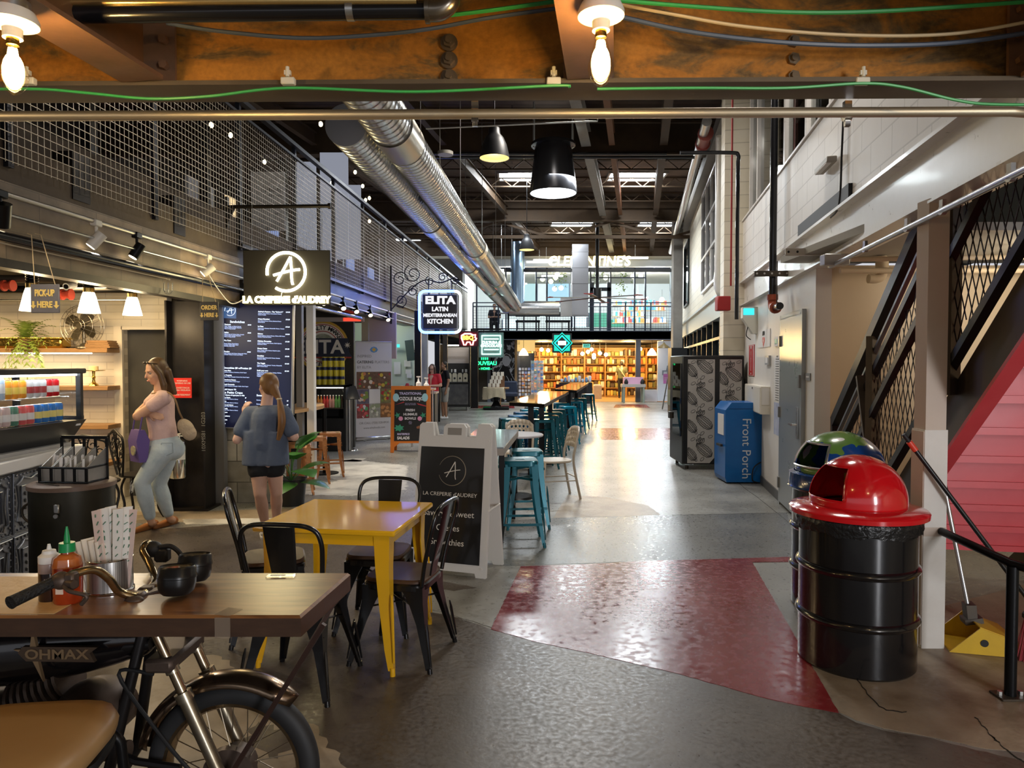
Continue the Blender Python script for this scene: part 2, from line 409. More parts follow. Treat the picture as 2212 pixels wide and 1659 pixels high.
nt.links.new(tc.outputs['Object'],mp.inputs[0]);nt.links.new(mp.outputs[0],t1.inputs['Vector']);nt.links.new(tc.outputs['Object'],t2.inputs['Vector'])
nt.links.new(t1.outputs['Fac'],rp.inputs[0]);nt.links.new(rp.outputs[0],mx.inputs[1]);nt.links.new(t2.outputs['Fac'],mx.inputs[2]);nt.links.new(mx.outputs[0],bs.inputs['Base Color'])
bp_=n_.new('ShaderNodeBump');bp_.inputs['Strength'].default_value=.2;bp_.inputs['Distance'].default_value=.004;nt.links.new(t2.outputs['Fac'],bp_.inputs['Height']);nt.links.new(bp_.outputs[0],bs.inputs['Normal'])
FLG=M('flange_steel',(.10,.075,.05),.55,.4,var=(5,(.16,.125,.085)))
YAW=-.014
def BW(x,dy,z):return Vector((x,2.345+dy+x*YAW,z))
b=MB()
b.mat(0).bar(BW(-7,0,2.645),BW(6,0,2.645),.012,.30)
b.mat(1).bar(BW(-7,0,2.493),BW(6,0,2.493),.15,.014)
b.bar(BW(-7,0,2.8),BW(6,0,2.8),.15,.016)
for z in (2.503,2.788):b.bar(BW(-7,-.008,z),BW(6,-.008,z),.02,.008)
beam=struct(b.build('ceiling_beam_rust',[RUST,FLG],smooth=False))
for i,x in enumerate((-2.58,-1.17,.246,1.66,3.07)):
 b=MB();d=Vector((.146,1,0));e0=BW(x,-.09,2.5);e0.z=2.5;a=e0-d*7.5
 b.mat(1).bar(a,e0,.145,.014).mat(0).bar(a+Vector((0,0,.16)),e0+Vector((0,0,.16)),.012,.31)
 b.mat(1).box(e0+Vector((0,.06,.15)),(.16,.012,.27))
 for z in (2.56,2.64,2.72):
  for sx in (-.05,.05):b.cyl(e0+Vector((sx,.05,z-2.5)),e0+Vector((sx,.03,z-2.5)),.014,n=6)
 struct(b.build('ceiling_joist_rust',[M('rust_joist',(.2,.085,.03),.5,.3,var=(6,(.1,.06,.035))),M('rust_joist_flange',(.3,.15,.08),.45,.3,var=(5,(.16,.09,.05)))],smooth=False))
proto=None
for cx in (970,1712):
 for py in (92,130,168):
  p=P(cx,py,2.33);b=MB()
  if proto is None:
   proto=thing('hex_bolt','rusty hex bolt with washer on the orange beam web','bolt',p,group='bolts in the orange beam web')
   m=M('bolt_steel',(.2,.15,.1),.4,.7)
   MB().cyl((0,.004,0),(0,-.002,0),.028,n=18).build('washer',m,proto);MB().cyl((0,-.002,0),(0,-.016,0),.02,n=6).build('nut',m,proto)
   MB().cyl((0,-.016,0),(0,-.026,0),.011,n=12).build('bolt_end',m,proto)
  else:dup(proto,p)
def PL(px,py,o=0):
 s=onL(px,o);q=L(s,o);return Vector((q.x,q.y,P(px,py,q.y).z))
STONE=brickmat('slate_tile',(.36,.26,.165),(.2,.15,.1),(.16,.12,.085),.62,.31,.004,.55,noise=.75,bump=.2)
TILEW=brickmat('cream_wall_tile',(.74,.68,.57),(.70,.64,.53),(.55,.5,.42),.42,.085,.004,.3,noise=.12)
DKW=M('dark_wall',(.035,.028,.022),.8,var=(3,(.05,.04,.03)))
CONW=M('brown_concrete',(.075,.055,.04),.8,var=(2.5,(.13,.1,.072)),bump=(12,.3))
STEELB=M('blackened_steel',(.022,.02,.02),.38,.7,var=(4,(.05,.042,.036)))
def lbox(b,s0,s1,o0,o1,z0,z1):
 return b.box(L((s0+s1)/2,(o0+o1)/2,(z0+z1)/2),(abs(o1-o0),abs(s1-s0),abs(z1-z0)),rz=-LA)
def lstruct(name,m,*bx,smooth=False):
 """one mesh whose own x axis runs along the gallery"""
 b=MB()
 for s0,s1,o0,o1,z0,z1 in bx:b.box(((s0+s1)/2,-(o0+o1)/2,(z0+z1)/2),(abs(s1-s0),abs(o1-o0),abs(z1-z0)))
 o=b.build(name,m,smooth=smooth);o.location=L(0,0,0);o.rotation_euler.z=PI/2-LA
 return struct(o)
S0,S1=-6.6,20.6
lstruct('wall_left',DKW,(-14,24,-6.2,-6.0,0,6.75))
lstruct('floor_left_gallery',CONW,(S0,S1,-6.0,-.3,2.98,3.12))
lstruct('wall_left_fascia',STONE,(S0,.35,-.34,-.04,2.28,2.8))
lstruct('trim_1',CONW,(S0,.35,-.3,-.06,2.8,3.08))
lstruct('trim_2',STEELB,(S0,.4,-.1,.02,2.222,2.28),(.35,S1,-.2,0,2.52,2.56),(.35,S1,-.2,0,2.93,2.97),(.35,S1,-.11,-.09,2.55,2.95))
lstruct('wall_left_knee',CONW,(S0,S1,-.75,-.6,3.12,3.5))
lstruct('ceiling_creperie',M('shop_ceiling',(.03,.025,.02),.8),(S0,.3,-6,-.34,2.5,2.56))
lstruct('ceiling_shops',M('shop_ceiling',(.03,.025,.02),.8),(.7,S1,-6,-.3,2.86,2.92))
b=MB();b.box((-7.0,8.52,1.25),(4.76,.12,2.5)).box((-4.35,8.52,2.26),(.54,.12,.48));struct(b.build('wall_creperie',TILEW,smooth=False))
struct(MB().box((-4.67,8.44,1.02),(.10,.05,2.04)).box((-4.35,8.44,2.02),(.56,.05,.04)).build('trim_3',M('cream_trim',(.72,.66,.56),.5),smooth=False))
struct(MB().box((-4.35,8.56,1.0),(.54,.04,2.0)).build('door_1',M('chalk_black',(.035,.035,.036),.7,var=(3,(.055,.055,.055)))))
struct(MB().box((-4.06,8.40,1.2),(.03,.12,2.4)).build('trim_4',M('cream_trim',(.72,.66,.56),.5)))
struct(MB().box((-4.05,9.1,1.25),(.1,1.2,2.5)).build('wall_creperie_side',DKW))
cx=(P(365,900,7.75).x+P(450,900,7.75).x)/2
b=MB();b.box((cx,7.8,1.14),(.40,.02,2.28));b.box((cx-.2,7.8,1.14),(.02,.26,2.28)).box((cx+.2,7.8,1.14),(.02,.26,2.28)).box((cx,7.8,.012),(.5,.34,.024))
struct(b.build('column_steel',STEELB,smooth=False))
t=text('10XMS81  1G203',.06,M('chalk_mark',(.2,.2,.19),.8),None,(cx+.2,7.662,.86),(PI/2,-PI/2,0),.0005,name='chalk_marking')
tag(t,'faint white chalk numbers running up the dark steel column','chalk marks')
t=thing('warning_notice','red warning notice with white text on the dark steel column','sign',(P(394,838,7.66).x,7.66,P(394,838,7.66).z))
MB().box((0,0,0),(.20,.006,.215)).build('board',M('notice_red',(.75,.03,.02),.5),t)
text('WARNING\nCAMERAS IN USE\n\nADVERTENCIA\nAREA VIGILADA\n\nAVERTISSEMENT',.024,M('notice_white',(.8,.75,.7),.5),t,(0,-.004,0),ext=.0006,line=1.05)
p=P(391,990,7.62)
t=thing('fire_extinguisher','chrome fire extinguisher hung low on the dark steel column','fire extinguisher',(p.x,7.56,p.z-.2))
MB().lathe([(.0,0),(.085,0),(.09,.012),(.09,.34),(.075,.39),(.03,.42),(.025,.45),(0,.45)]).build('tank',CHROME,t)
MB().lathe([(.091,.2),(.0912,.34),(.091,.34)],a0=PI*1.1,a1=PI*1.9).build('label',M('label_white',(.7,.7,.66),.5),t)
b=MB();b.bar((-.02,0,.46),(.13,0,.5),.018,.014).bar((-.02,0,.45),(.11,0,.445),.016,.01).cyl((0,0,.44),(0,0,.47),.02);b.build('valve',M('valve_white',(.7,.68,.62),.4),t)
MB().tube(spline([(-.02,0,.45),(-.09,-.02,.4),(-.1,-.02,.25),(-.095,-.03,.12)]),.011).build('hose',BLKM,t)
def run(name,label,cat,py0,r,m,px0=0,px1=520,o=.06,ss=None,extra=None,group=None):
 z=PL(px0,py0,o).z;s1=onL(px1,o) if ss is None else ss
 a,q=L(S0,o,z),L(s1,o,z)
 ob=MB().cyl(a,q,r,n=12).build(name,m);tag(ob,label,cat,group);return ob,z
_,ZP=run('sprinkler_pipe','black painted pipe running along the slate fascia of the creperie','pipe',507,.032,M('pipe_black',(.012,.012,.014),.25,.3,coat=.5),px1=780)
run('conduit','thin steel conduit along the slate fascia above the black pipe','conduit',457,.011,GALV,px1=900)
run('conduit','thinner tan wire moulding below the black pipe on the fascia','conduit',523,.006,M('tan_wire',(.5,.42,.3),.5),px1=370,o=.03)
tr,ZT=run('lighting_track','steel lighting track along the slate fascia carrying the spotlights','light track',413,.018,M('track_steel',(.5,.47,.42),.35,.8),px1=900)
for i,(pa,pb) in enumerate(((-60,20),(66,98),(160,202),(255,296))):
 t=tag(lstruct('soffit_light',E('strip_warm',(1,.8,.5),4),(onL(pa,-.2),onL(pb,-.2),-.24,-.18,2.262,2.279)),'warm white soffit light under the creperie front, '+('at the left edge','behind the pick-up sign','above the desk fan','above the black doorway')[i],'light strip');del t['kind']
t=tag(lstruct('soffit_rail',M('soffit_brass',(.5,.36,.16),.35,.8),(S0,.2,-.33,-.26,2.262,2.28)),'brassy rail along the soffit of the creperie front','rail');del t['kind']
def spot(px,py,m,label,body=(.042,.13),tilt=(-.5,-.25,-.85),o=.06,lit=True):
 s=onL(px,o);q=L(s,o,ZT);t=thing('track_spotlight',label,'spotlight',q,group=None)
 MB().bev((0,0,-.01),(.05,.09,.05),.006).build('adapter',m,t)
 MB().cyl((0,0,-.03),(0,0,-.09),.011).build('stem',m,t)
 d=Vector(tilt).normalized();c=Vector((0,0,-.14))
 hd=MB().cyl(c-d*body[1]/2,c+d*body[1]/2,body[0],n=20).build('head',m,t)
 MB().cyl(c+d*body[1]/2,c+d*(body[1]/2+.003),body[0]*.8,n=20).build('lens',E('spot_lens',(1,.82,.55),6),hd)
 return q,d
SW=M('spot_white',(.75,.72,.66),.4)
spot(8,430,BLK,'black ribbed spotlight on the track at the far left end',(.06,.15),(-.3,.3,-.9))
spot(213,480,SW,'white spotlight on the track above the pick-up sign',tilt=(-.55,-.3,-.8))
spot(300,505,BLK,'black spotlight on the track beside the white one',tilt=(-.4,-.3,-.85))
spot(452,548,SW,'white spotlight with a loose white cable above the order sign',tilt=(-.65,-.3,-.6))
for i,px in enumerate((700,742,770,800,838)):
 spot(px,640,BLK,'small black spotlight on the dark fascia between the two lit signs',(.05,.12),(.3,-.6,-.7));
for o in [o for o in bpy.data.objects if o.name.startswith('track_spotlight') and 'between' in o.get('label','')]:o['group']='black spotlights over the neighbouring shops'
q=PL(452,590,.06)
tag(MB().tube(spline([q,PL(470,620,.1),PL(500,655,.18),PL(526,648,.3)]),.006,n=6).build('power_cable',M('cable_white',(.72,.7,.66),.5)),'loose white cable drooping from the white spotlight to the lit sign','cable')
p=PL(366,618,.08);t=thing('cage_light','small clear caged lamp hanging under the black pipe','lamp',p)
MB().lathe([(.0,-.07),(.03,-.07),(.036,-.05),(.036,.02),(.03,.035),(.01,.05),(.01,.075)],n=16).build('glass',glassmat('lamp_glass',(.95,.95,.95)),t)
b=MB()
for k in range(6):
 a=k*PI/3;b.tube([(.04*math.cos(a),.04*math.sin(a),.03),(.042*math.cos(a),.042*math.sin(a),-.04),(.012*math.cos(a),.012*math.sin(a),-.075)],.0025,n=5)
b.build('cage',GALV,t)
RAILM=M('railing_steel',(.035,.036,.045),.4,.6)
WIRE=M('railing_wire',(.42,.36,.28),.4,.7)
ZB,ZTOP=2.90,4.58
rl=thing('mesh_railing','tall dark steel railing with welded wire mesh along the upper gallery','railing',L(0,0,0));rl.rotation_euler.z=PI/2-LA
MB().box(((S0+S1)/2,0,ZTOP),(S1-S0,.07,.05)).build('top_rail',RAILM,rl,smooth=False)
MB().box(((S0+S1)/2,.0,ZTOP-.16),(S1-S0,.035,.03)).build('under_rail',RAILM,rl,smooth=False)
posts=[S0+.1+1.72*i for i in range(16)]
for s in posts:MB().box((s,.05,(ZB+ZTOP)/2),(.05,.05,ZTOP-ZB)).build('post',RAILM,rl,smooth=False)
st=.062
for i in range(len(posts)):
 a=posts[i];e=posts[i+1] if i+1<len(posts) else S1
 if e<=a+.1:continue
 b=MB();z=ZB+.03
 while z<ZTOP-.18:b.box(((a+e)/2,.0,z),(e-a,.0045,.0045));z+=st
 x=a+st/2
 while x<e:b.box((x,.003,(ZB+ZTOP-.16)/2),(.0045,.0045,ZTOP-ZB-.2));x+=st
 b.build('mesh_panel',WIRE,rl,smooth=False)
for px in (165,378):
 s=onL(px,-.12);struct(MB().box(L(s,-.13,3.02),(.16,.2,.36),rz=-LA).build('trim_5',STEELB,smooth=False))
p0=None
for i,(px,py,o) in enumerate(((463,270,-1.6),(504,292,-1.8),(576,350,-2),(697,268,-.5),(770,372,-1),(786,402,-1),(800,428,-1),(792,432,-1.2),(782,455,-1),(800,478,-1),(835,495,-1),(720,396,-.9),(752,405,-1.3),(863,430,-1.5))):
 q=PL(px,py,o)
 if p0 is None:
  p0=thing('festoon_bulb','small warm bulb on the string lights over the upper gallery','light bulb',q,group='string light bulbs on the gallery')
  MB().sph((0,0,0),(.035,.035,.045),10,7).build('glass',E('festoon',(1,.78,.4),14),p0);MB().cyl((0,0,.04),(0,0,.09),.018,n=8).build('socket',BLKM,p0)
 else:dup(p0,q)
qs=[PL(px,py,o)+Vector((0,0,.09)) for px,py,o in ((463,270,-1.6),(504,292,-1.8),(576,350,-2),(752,405,-1.3),(863,430,-1.5))]
tag(MB().tube(spline(qs,6),.006,n=5).build('string_wire',BLKM),'black wire of the string lights over the upper gallery','wire')
q=None
for px,py in ((772,371),(822,465),(870,518),(896,520),(912,522)):
 s=onL(px,-2.2);r_=L(s,-2.2);c=P(px,py,r_.y)
 if q is None:
  q=thing('tube_light','bright white ceiling light deep in the upper gallery','light',c,group='white lights deep in the gallery');MB().bev((0,0,0),(.5,.16,.05),.02).build('diffuser',E('tube_white',(.9,.95,1),9),q);MB().box((0,0,.04),(.54,.2,.04)).build('housing',STEEL,q)
 else:dup(q,c)
PANW=M('poster_white',(.62,.61,.62),.5)
s=onL(583,-1.6);c=L(s,-1.6);c.z=P(583,435,c.y).z
t=thing('gallery_poster','large white printed poster seen through the gallery mesh','poster',c);MB().box((0,0,0),(.60,.02,1.05)).build('sheet',PANW,t)
text('achealth',.1,BLKM,t,(.1,-.013,.2),ext=.001);text('voices care',.055,BLKM,t,(.12,-.013,.1),ext=.001);text('for mom. for b',.075,BLKM,t,(.05,-.013,-.09),ext=.001);text('for l',.075,BLKM,t,(.17,-.013,-.22),ext=.001)
for i,(x0,x1,y0,y1,o) in enumerate(((652,672,350,540,-1.2),(708,742,330,560,-1.0),(752,770,400,560,-1.0))):
 s=onL((x0+x1)/2,o);c=L(s,o);w=abs(P(x1,400,c.y).x-P(x0,400,c.y).x)+.25;z0,z1=P(0,y1,c.y).z,P(0,y0,c.y).z
 struct(MB().box((c.x,c.y,(z0+z1)/2),(w,.04,z1-z0)).build('window_%d'%(1+i),E('gallery_glow',(.62,.66,.8),.35)))
for i,s in enumerate((1.5,4.6,8.2,12.4,16.5)):
 struct(MB().box(L(s,-2.6,4.9),(.16,.16,3.6)).build('column_gallery',STEELB))
GLW=E('gallery_warm',(1,.72,.38),.9);GLB=E('gallery_blue',(.3,.42,.85),.5)
for i,(s,w,m) in enumerate(((5.6,1.0,PANW),(6.9,.5,GLW),(9.2,1.2,GLB),(11.2,.5,GLW),(13.6,1.4,PANW),(15.4,.8,GLB),(18.2,1.2,GLB))):
 struct(MB().box(L(s,-3.2,4.1),(.06,w,1.9),rz=-LA).build('window_%d'%(5+i),m))
SGN=M('sign_slate',(.14,.135,.15),.5,var=(6,(.19,.18,.2)));YEL=M('sign_yellow',(.9,.66,.2),.5)
ROPE=M('twine',(.55,.42,.25),.9)
def arrow(b,x,z,s):b.add([(x-s*.3,-.007,z+s),(x+s*.3,-.007,z+s),(x+s*.3,-.007,z-s*.1),(x+s*.8,-.007,z-s*.1),(x,-.007,z-s),(x-s*.8,-.007,z-s*.1),(x-s*.3,-.007,z-s*.1)],[(0,1,2,6),(3,4,5),(2,3,5,6)][:0]+[tuple(range(7))])
def hsign(px,py,l1,label,m,wpx,hpx):
 p=PL(px,py,.16);k=p.y/F;w,h=wpx*k,hpx*k
 t=thing('hanging_sign',label,'sign',p,rz=.0)
 MB().bev((0,0,0),(w,.012,h),.004).build('board',m,t)
 text(l1,h*.32,YEL,t,(0,-.008,h*.18),bold=.0022,sx=w*.86/(h*.32*len(l1)*.66));text('HERE',h*.3,YEL,t,(0,-.008,-h*.22),bold=.0022,sx=w*.62/(h*.3*2.7))
 b=MB()
 for sx in (-1,1):arrow(b,sx*w*.4,-h*.22,h*.13)
 b.build('arrow',YEL,t,smooth=False)
 zz=ZP+.034-p.z;b=MB()
 for sx in (-1,1):b.tube([(sx*w*.36,0,h/2-.01),(sx*w*.16,-.08,zz),(sx*w*.12,-.13,zz)],.003,n=5)
 b.build('rope',ROPE,t)
hsign(101,645,'PICK-UP','grey sign reading pick-up here with two arrows, hung on twine',SGN,62,62)
hsign(454,672,'ORDER','dark sign reading order here with two arrows, beside the menu screen',M('sign_dark',(.05,.045,.045),.5),40,40)
SHADE=E('milk_glass_lit',(1,.86,.58),4.5)
for i,(px,py,Y,lab) in enumerate(((70,645,5.7,'white glass pendant lamp half hidden by the pick-up sign'),(192,652,6.3,'white glass pendant lamp in front of the desk fan'),(286,660,7.2,'white glass pendant lamp nearest the black doorway'))):
 p=P(px,py,Y);t=thing('pendant_lamp',lab,'lamp',p)
 MB().lathe([(.092,-.1),(.088,-.08),(.06,.04),(.045,.085)],n=20).build('glass_shade',SHADE,t)
 MB().cyl((0,0,.08),(0,0,.12),.046).build('collar',M('brass_collar',(.5,.36,.12),.3,.9),t)
 MB().tube([(.04*math.cos(a*.7),.04*math.sin(a*.7),.12+a*.0022) for a in range(46)],.008,n=5).build('coil',BLK,t)
 MB().cyl((0,0,.12),(0,0,2.5-p.z),.01).build('rod',BLK,t)
 light('POINT','pendant_light',p-Vector((0,0,.16)),9,(1,.78,.45),.08)
for i,(a,q,r,m,lab) in enumerate((((-6.2,7.6,2.38),(-4.1,7.6,2.38),.03,BLK,'black sprinkler pipe under the creperie ceiling'),((-6.2,7.9,2.3),(-4.15,7.9,2.3),.014,GALV,'thin galvanised conduit under the creperie ceiling'),((-6.6,6.4,2.36),(-4.1,6.4,2.36),.035,STEEL,'thick steel pipe under the creperie ceiling'))):
 tag(MB().cyl(a,q,r).build('ceiling_pipe',m),lab,'pipe')
for px,py,lab in ((18,617,'red pipe coupling above the fern'),(144,636,'red pipe coupling to the right of the pick-up sign')):
 p=P(px,py,6.35);t=tag(MB().cyl(p-Vector((.03,0,0)),p+Vector((.03,0,0)),.034).cyl(p-Vector((.045,0,0)),p-Vector((.03,0,0)),.05).cyl(p+Vector((.045,0,0)),p+Vector((.03,0,0)),.05).build('pipe_coupling',M('coupling_red',(.5,.06,.03),.4)),lab,'pipe coupling')
p=P(150,618,6.5);t=thing('security_camera','small white security camera under the creperie ceiling','camera',p)
MB().cyl((0,-.05,-.01),(0,.07,.02),.032).build('body',SW,t);MB().cyl((0,-.052,-.0105),(0,-.05,-.01),.022).build('lens',BLK,t);MB().tube([(0,.06,.02),(.05,.08,.06),(.05,.08,2.5-p.z)],.012).build('bracket',SW,t)
WOOD=M('shelf_wood',(.26,.14,.06),.45,var=(7,(.38,.22,.1)),stretch=(1,6,6))
XS=P(257,760,8.4).x
for py,x0,lab in ((757,-7.6,'top wooden shelf carrying the fan and the fern'),(838,-7.2,'second wooden shelf carrying the brass cake stand'),(921,-7.2,'third wooden shelf, empty, behind the display case'),(1000,-6.4,'lowest wooden shelf beside the black iron chair')):
 z=P(200,py,8.25).z;tag(MB().bev(((x0+XS)/2,8.3,z),(XS-x0,.3,.05),.004).build('wall_shelf',WOOD),lab,'shelf')
ZS1=P(200,757,8.25).z+.025;ZS2=P(200,838,8.25).z+.025
t=MB().box((-5.9,8.28,ZS1-.058),(2.0,.02,.012)).build('shelf_light',E('strip_white',(1,.9,.7),8));tag(t,'bright light strip under the top wooden shelf','light strip')
c=P(181,705,8.22);t=thing('desk_fan','vintage wire-caged desk fan standing on the top wooden shelf','fan',(c.x,8.22,ZS1))
FN=M('fan_metal',(.3,.27,.22),.3,.9);hz=c.z-ZS1;rr=.235
MB().lathe([(0,0),(.09,0),(.088,.015),(.05,.035),(.018,.06),(.018,hz-.04),(.03,hz-.03),(0,hz-.03)],n=20).build('stand',FN,t)
MB().cyl((0,-.02,hz),(0,.12,hz),.06,.05,n=18).build('motor',FN,t)
b=MB()
for k in range(4):
 a=k*PI/2+.5;m=Matrix.Translation((0,-.05,hz))@Matrix.Rotation(a,4,'Y')@Matrix.Rotation(.45,4,'X')
 b.prism([(.03,-.03),(.1,-.075),(.17,-.07),(.19,0),(.16,.06),(.08,.05),(.03,.03)],.003,m@Matrix.Rotation(PI/2,4,'X'))
b.cyl((0,-.09,hz),(0,-.02,hz),.035)
b.build('blades',M('fan_blade',(.1,.085,.06),.35,.7),t)
b=MB()
for r_,y in ((rr,-.06),(rr,.0),(.16,-.1),(.085,-.125),(.05,-.13)):b.tube(circ((0,y,hz),r_,36),.003,n=5,closed=True)
for k in range(16):
 a=k*PI/8;d=Vector((math.cos(a),0,math.sin(a)))
 b.tube([Vector((0,-.13,hz))+d*.05,Vector((0,-.1,hz))+d*.16,Vector((0,-.06,hz))+d*rr,Vector((0,0,hz))+d*rr,Vector((0,.05,hz))+d*.08],.0022,n=4)
b.build('cage',FN,t)
tag(MB().tube(spline([(c.x-.06,8.28,ZS1+.02),(c.x-.2,8.3,ZS1+.012),(c.x-.35,8.32,ZS1+.01),(c.x-.5,8.35,ZS1+.008)]),.005).build('fan_cord',BLKM),'black cord trailing from the desk fan along the shelf','cord')
b=MB();
for i in range(4):b.bev((P(220,740,8.25).x+.0,8.25,ZS1+.012+i*.022),(.3-i*.02,.2,.02),.002)
tag(b.build('board_stack',WOOD),'short stack of wooden boards beside the desk fan','boards')
t=thing('brass_tray','hammered brass trough tray lying on the top shelf behind the fern','tray',(P(70,740,8.28).x,8.28,ZS1));BRS=M('brass',(.62,.42,.1),.22,1,bump=(30,.3))
MB().bev((0,0,.06),(.8,.2,.115),.02).build('trough',BRS,t);MB().tube([(-.41,-.11,.115),(.41,-.11,.115),(.41,.11,.115),(-.41,.11,.115)],.009,closed=True).build('rim',BRS,t)
def leafstrip(b,base,tip,w,droop,n=6,up=Vector((0,0,1))):
 base,tip=Vector(base),Vector(tip);d=tip-base;sd=d.cross(up);sd=sd.normalized() if sd.length>1e-5 else Vector((1,0,0));vs=[]
 for i in range(n+1):
  t=i/n;p=base+d*t+Vector((0,0,droop*4*t*(1-t)));ww=w*math.sin(PI*min(1,.12+t*.86))*.5
  vs+=[p-sd*ww,p+Vector((0,0,.15*ww)),p+sd*ww]
 b.add(vs,[f for i in range(n) for f in ((3*i,3*i+1,3*i+4,3*i+3),(3*i+1,3*i+2,3*i+5,3*i+4))])
FERN=M('fern_green',(.12,.2,.03),.55,var=(9,(.26,.34,.06)))
c=P(45,745,8.12);t=thing('potted_fern','bushy green fern spilling over the edge of the top shelf','plant',(c.x,8.2,ZS1))
MB().lathe([(0,0),(.06,0),(.08,.1),(.074,.1),(.06,.09),(0,.09)]).build('pot',M('terracotta',(.35,.16,.08),.7),t)
rnd=random.Random(5);b=MB()
for k in range(46):
 a=rnd.uniform(0,2*PI);ln=rnd.uniform(.16,.32);up=rnd.uniform(-.5,.35) if math.sin(a)<.2 else rnd.uniform(0,.3)
 pts=[Vector((math.cos(a)*ln*u,math.sin(a)*ln*u*.55-(.1*u if math.sin(a)<.2 else 0),.1+up*u+.24*u*(1-u)-(0.12*u*u if math.sin(a)<.2 else 0))) for u in [i/9 for i in range(10)]]
 for i in range(1,10):
  d=pts[i]-pts[i-1];sd=d.cross(Vector((0,0,1))).normalized();w=.05*math.sin(PI*(.15+.8*i/9))+.006
  for sg in (-1,1):
   q=pts[i]+sd*sg*w+Vector((0,0,-.012))+d*.5
   b.add([pts[i]-d*.35,pts[i]+d*.25,q],[(0,1,2)])
b.build('fronds',FERN,t,recalc=False)
c=P(197,815,8.2);t=thing('cake_stand','brass cake stand on the second wooden shelf','cake stand',(c.x,8.25,ZS2))
MB().lathe([(0,0),(.055,0),(.05,.012),(.02,.04),(.014,.08),(.022,.1),(.014,.12),(.018,.165),(.12,.175),(.12,.182),(0,.182)],n=24).build('stand',BRS,t)
tag(MB().lathe([(0,0),(.05,0),(.05,.045),(0,.05)],c=(c.x,8.25,ZS2+.182)).build('candle',M('candle_cream',(.75,.6,.35),.5)),'short cream candle on top of the brass cake stand','candle')
c=P(27,785,8.2);tag(MB().lathe([(0,0),(.035,0),(.036,.09),(.018,.1),(.012,.13),(.02,.15),(.018,.185),(0,.19)],c=(c.x,8.25,ZS2)).build('pepper_mill',M('mill_wood',(.25,.07,.03),.35)),'turned dark wood pepper mill under the fern','pepper mill')
A_,B_=P(-40,1018,3.95),P(172,968,5.05);A_.z=B_.z=0
dirc=(B_-A_).normalized();A_=A_-dirc*1.2;LEN=(B_-A_).length;rzc=math.atan2(dirc.y,dirc.x)
ct=thing('service_counter','service counter with white slab top and pressed tin front','counter',A_,rz=rzc)
TIN=M('pressed_tin',(.2,.21,.235),.38,.85,var=(8,(.3,.31,.34)))
MB().box((LEN/2,.42,.47),(LEN-.04,.74,.94)).build('carcass',M('counter_dark',(.02,.02,.022),.6),ct)
MB().bev((LEN/2,.40,.985),(LEN+.06,.84,.075),.008).build('slab_top',M('white_slab',(.82,.8,.78),.3),ct)
b=MB();b.box((LEN/2,.04,.55),(LEN,.02,.78))
T=.39
for i in range(int(LEN/T)+1):
 for j in range(2):
  x0,z0=LEN-(i+1)*T,.16+j*T
  if x0<-.1:continue
  for ins,r_ in ((.012,.007),(.045,.006),(.1,.005)):
   q=[(x0+ins,.025,z0+ins),(x0+T-ins,.025,z0+ins),(x0+T-ins,.025,z0+T-ins),(x0+ins,.025,z0+T-ins)]
   if ins==.045:
    m_=T/2;q=[(x0+ins,.022,z0+ins+.04),(x0+ins+.04,.022,z0+ins+.03),(x0+ins+.06,.022,z0+ins),(x0+m_,.02,z0+ins+.02),(x0+T-ins-.06,.022,z0+ins),(x0+T-ins-.04,.022,z0+ins+.03),(x0+T-ins,.022,z0+ins+.04),(x0+T-ins-.015,.02,z0+m_),(x0+T-ins,.022,z0+T-ins-.04),(x0+T-ins-.05,.022,z0+T-ins-.02),(x0+T-ins-.07,.022,z0+T-ins),(x0+m_,.02,z0+T-ins-.02),(x0+ins+.07,.022,z0+T-ins),(x0+ins+.05,.022,z0+T-ins-.02),(x0+ins,.022,z0+T-ins-.04),(x0+ins+.015,.02,z0+m_)]
   b.tube(q,r_,n=6,closed=True)
  for k in range(10):
   u=(k+.5)/10*T
   for zz in (z0+.028,z0+T-.028):b.sph((x0+u,.027,zz),(.008,.006,.008),6,4)
   for xx in (x0+.028,x0+T-.028):b.sph((xx,.027,z0+u),(.008,.006,.008),6,4)
  for dx in (-1,0,1):
   for dz in (-1,0,1):b.sph((x0+T/2+dx*.045,.027,z0+T/2+dz*.045),(.014,.008,.014),6,4)
b.build('tin_front',TIN,ct);MB().box((LEN/2,.03,.08),(LEN,.03,.14)).build('kick_plate',STEEL,ct)
ca,cb_=P(-60,935,4.0),P(181,905,5.05);ca.z=cb_.z=0;d2=(cb_-ca).normalized();L2=(cb_-ca).length+1.0;ca=cb_-d2*L2
zc0=1.022;zc1=P(183,797,5.05).z+.005;rz2=math.atan2(d2.y,d2.x)
ds=thing('display_case','black framed refrigerated display case of cans standing on the counter','display case',(ca.x,ca.y,0),rz=rz2)
zg=P(181,905,5.05).z
b=MB();b.prism([(-.02,zg),(.0,zg+.0),(.5,zg),(.5,zc0+.02),(.1,zc0+.02)],L2,Matrix(((0,0,1,0),(1,0,0,0),(0,1,0,0),(0,0,0,1))),0);b.build('base',M('case_black',(.012,.012,.013),.3),ds,smooth=False)
MB().bev((L2/2,.3,zc0+.012),(L2-.1,.5,.024),.004).build('foot_plate',M('case_grey',(.35,.34,.33),.4),ds)
b=MB();z1=zc1-.02
for x in (.0,L2-.012):b.box((x,.02,(zg+zc1)/2),(.03,.035,zc1-zg)).box((x,.47,(zg+zc1)/2),(.03,.035,zc1-zg)).box((x,.24,zg+.01),(.03,.48,.03))
b.bev((L2/2,.24,zc1-.018),(L2+.02,.52,.036),.006)
b.build('frame',M('case_black',(.012,.012,.013),.3),ds)
MB().box((L2/2,.004,(zg+zc1)/2),(L2-.05,.004,zc1-zg-.05)).build('front_glass',glassmat('case_glass',(.97,.98,.98),.03),ds)
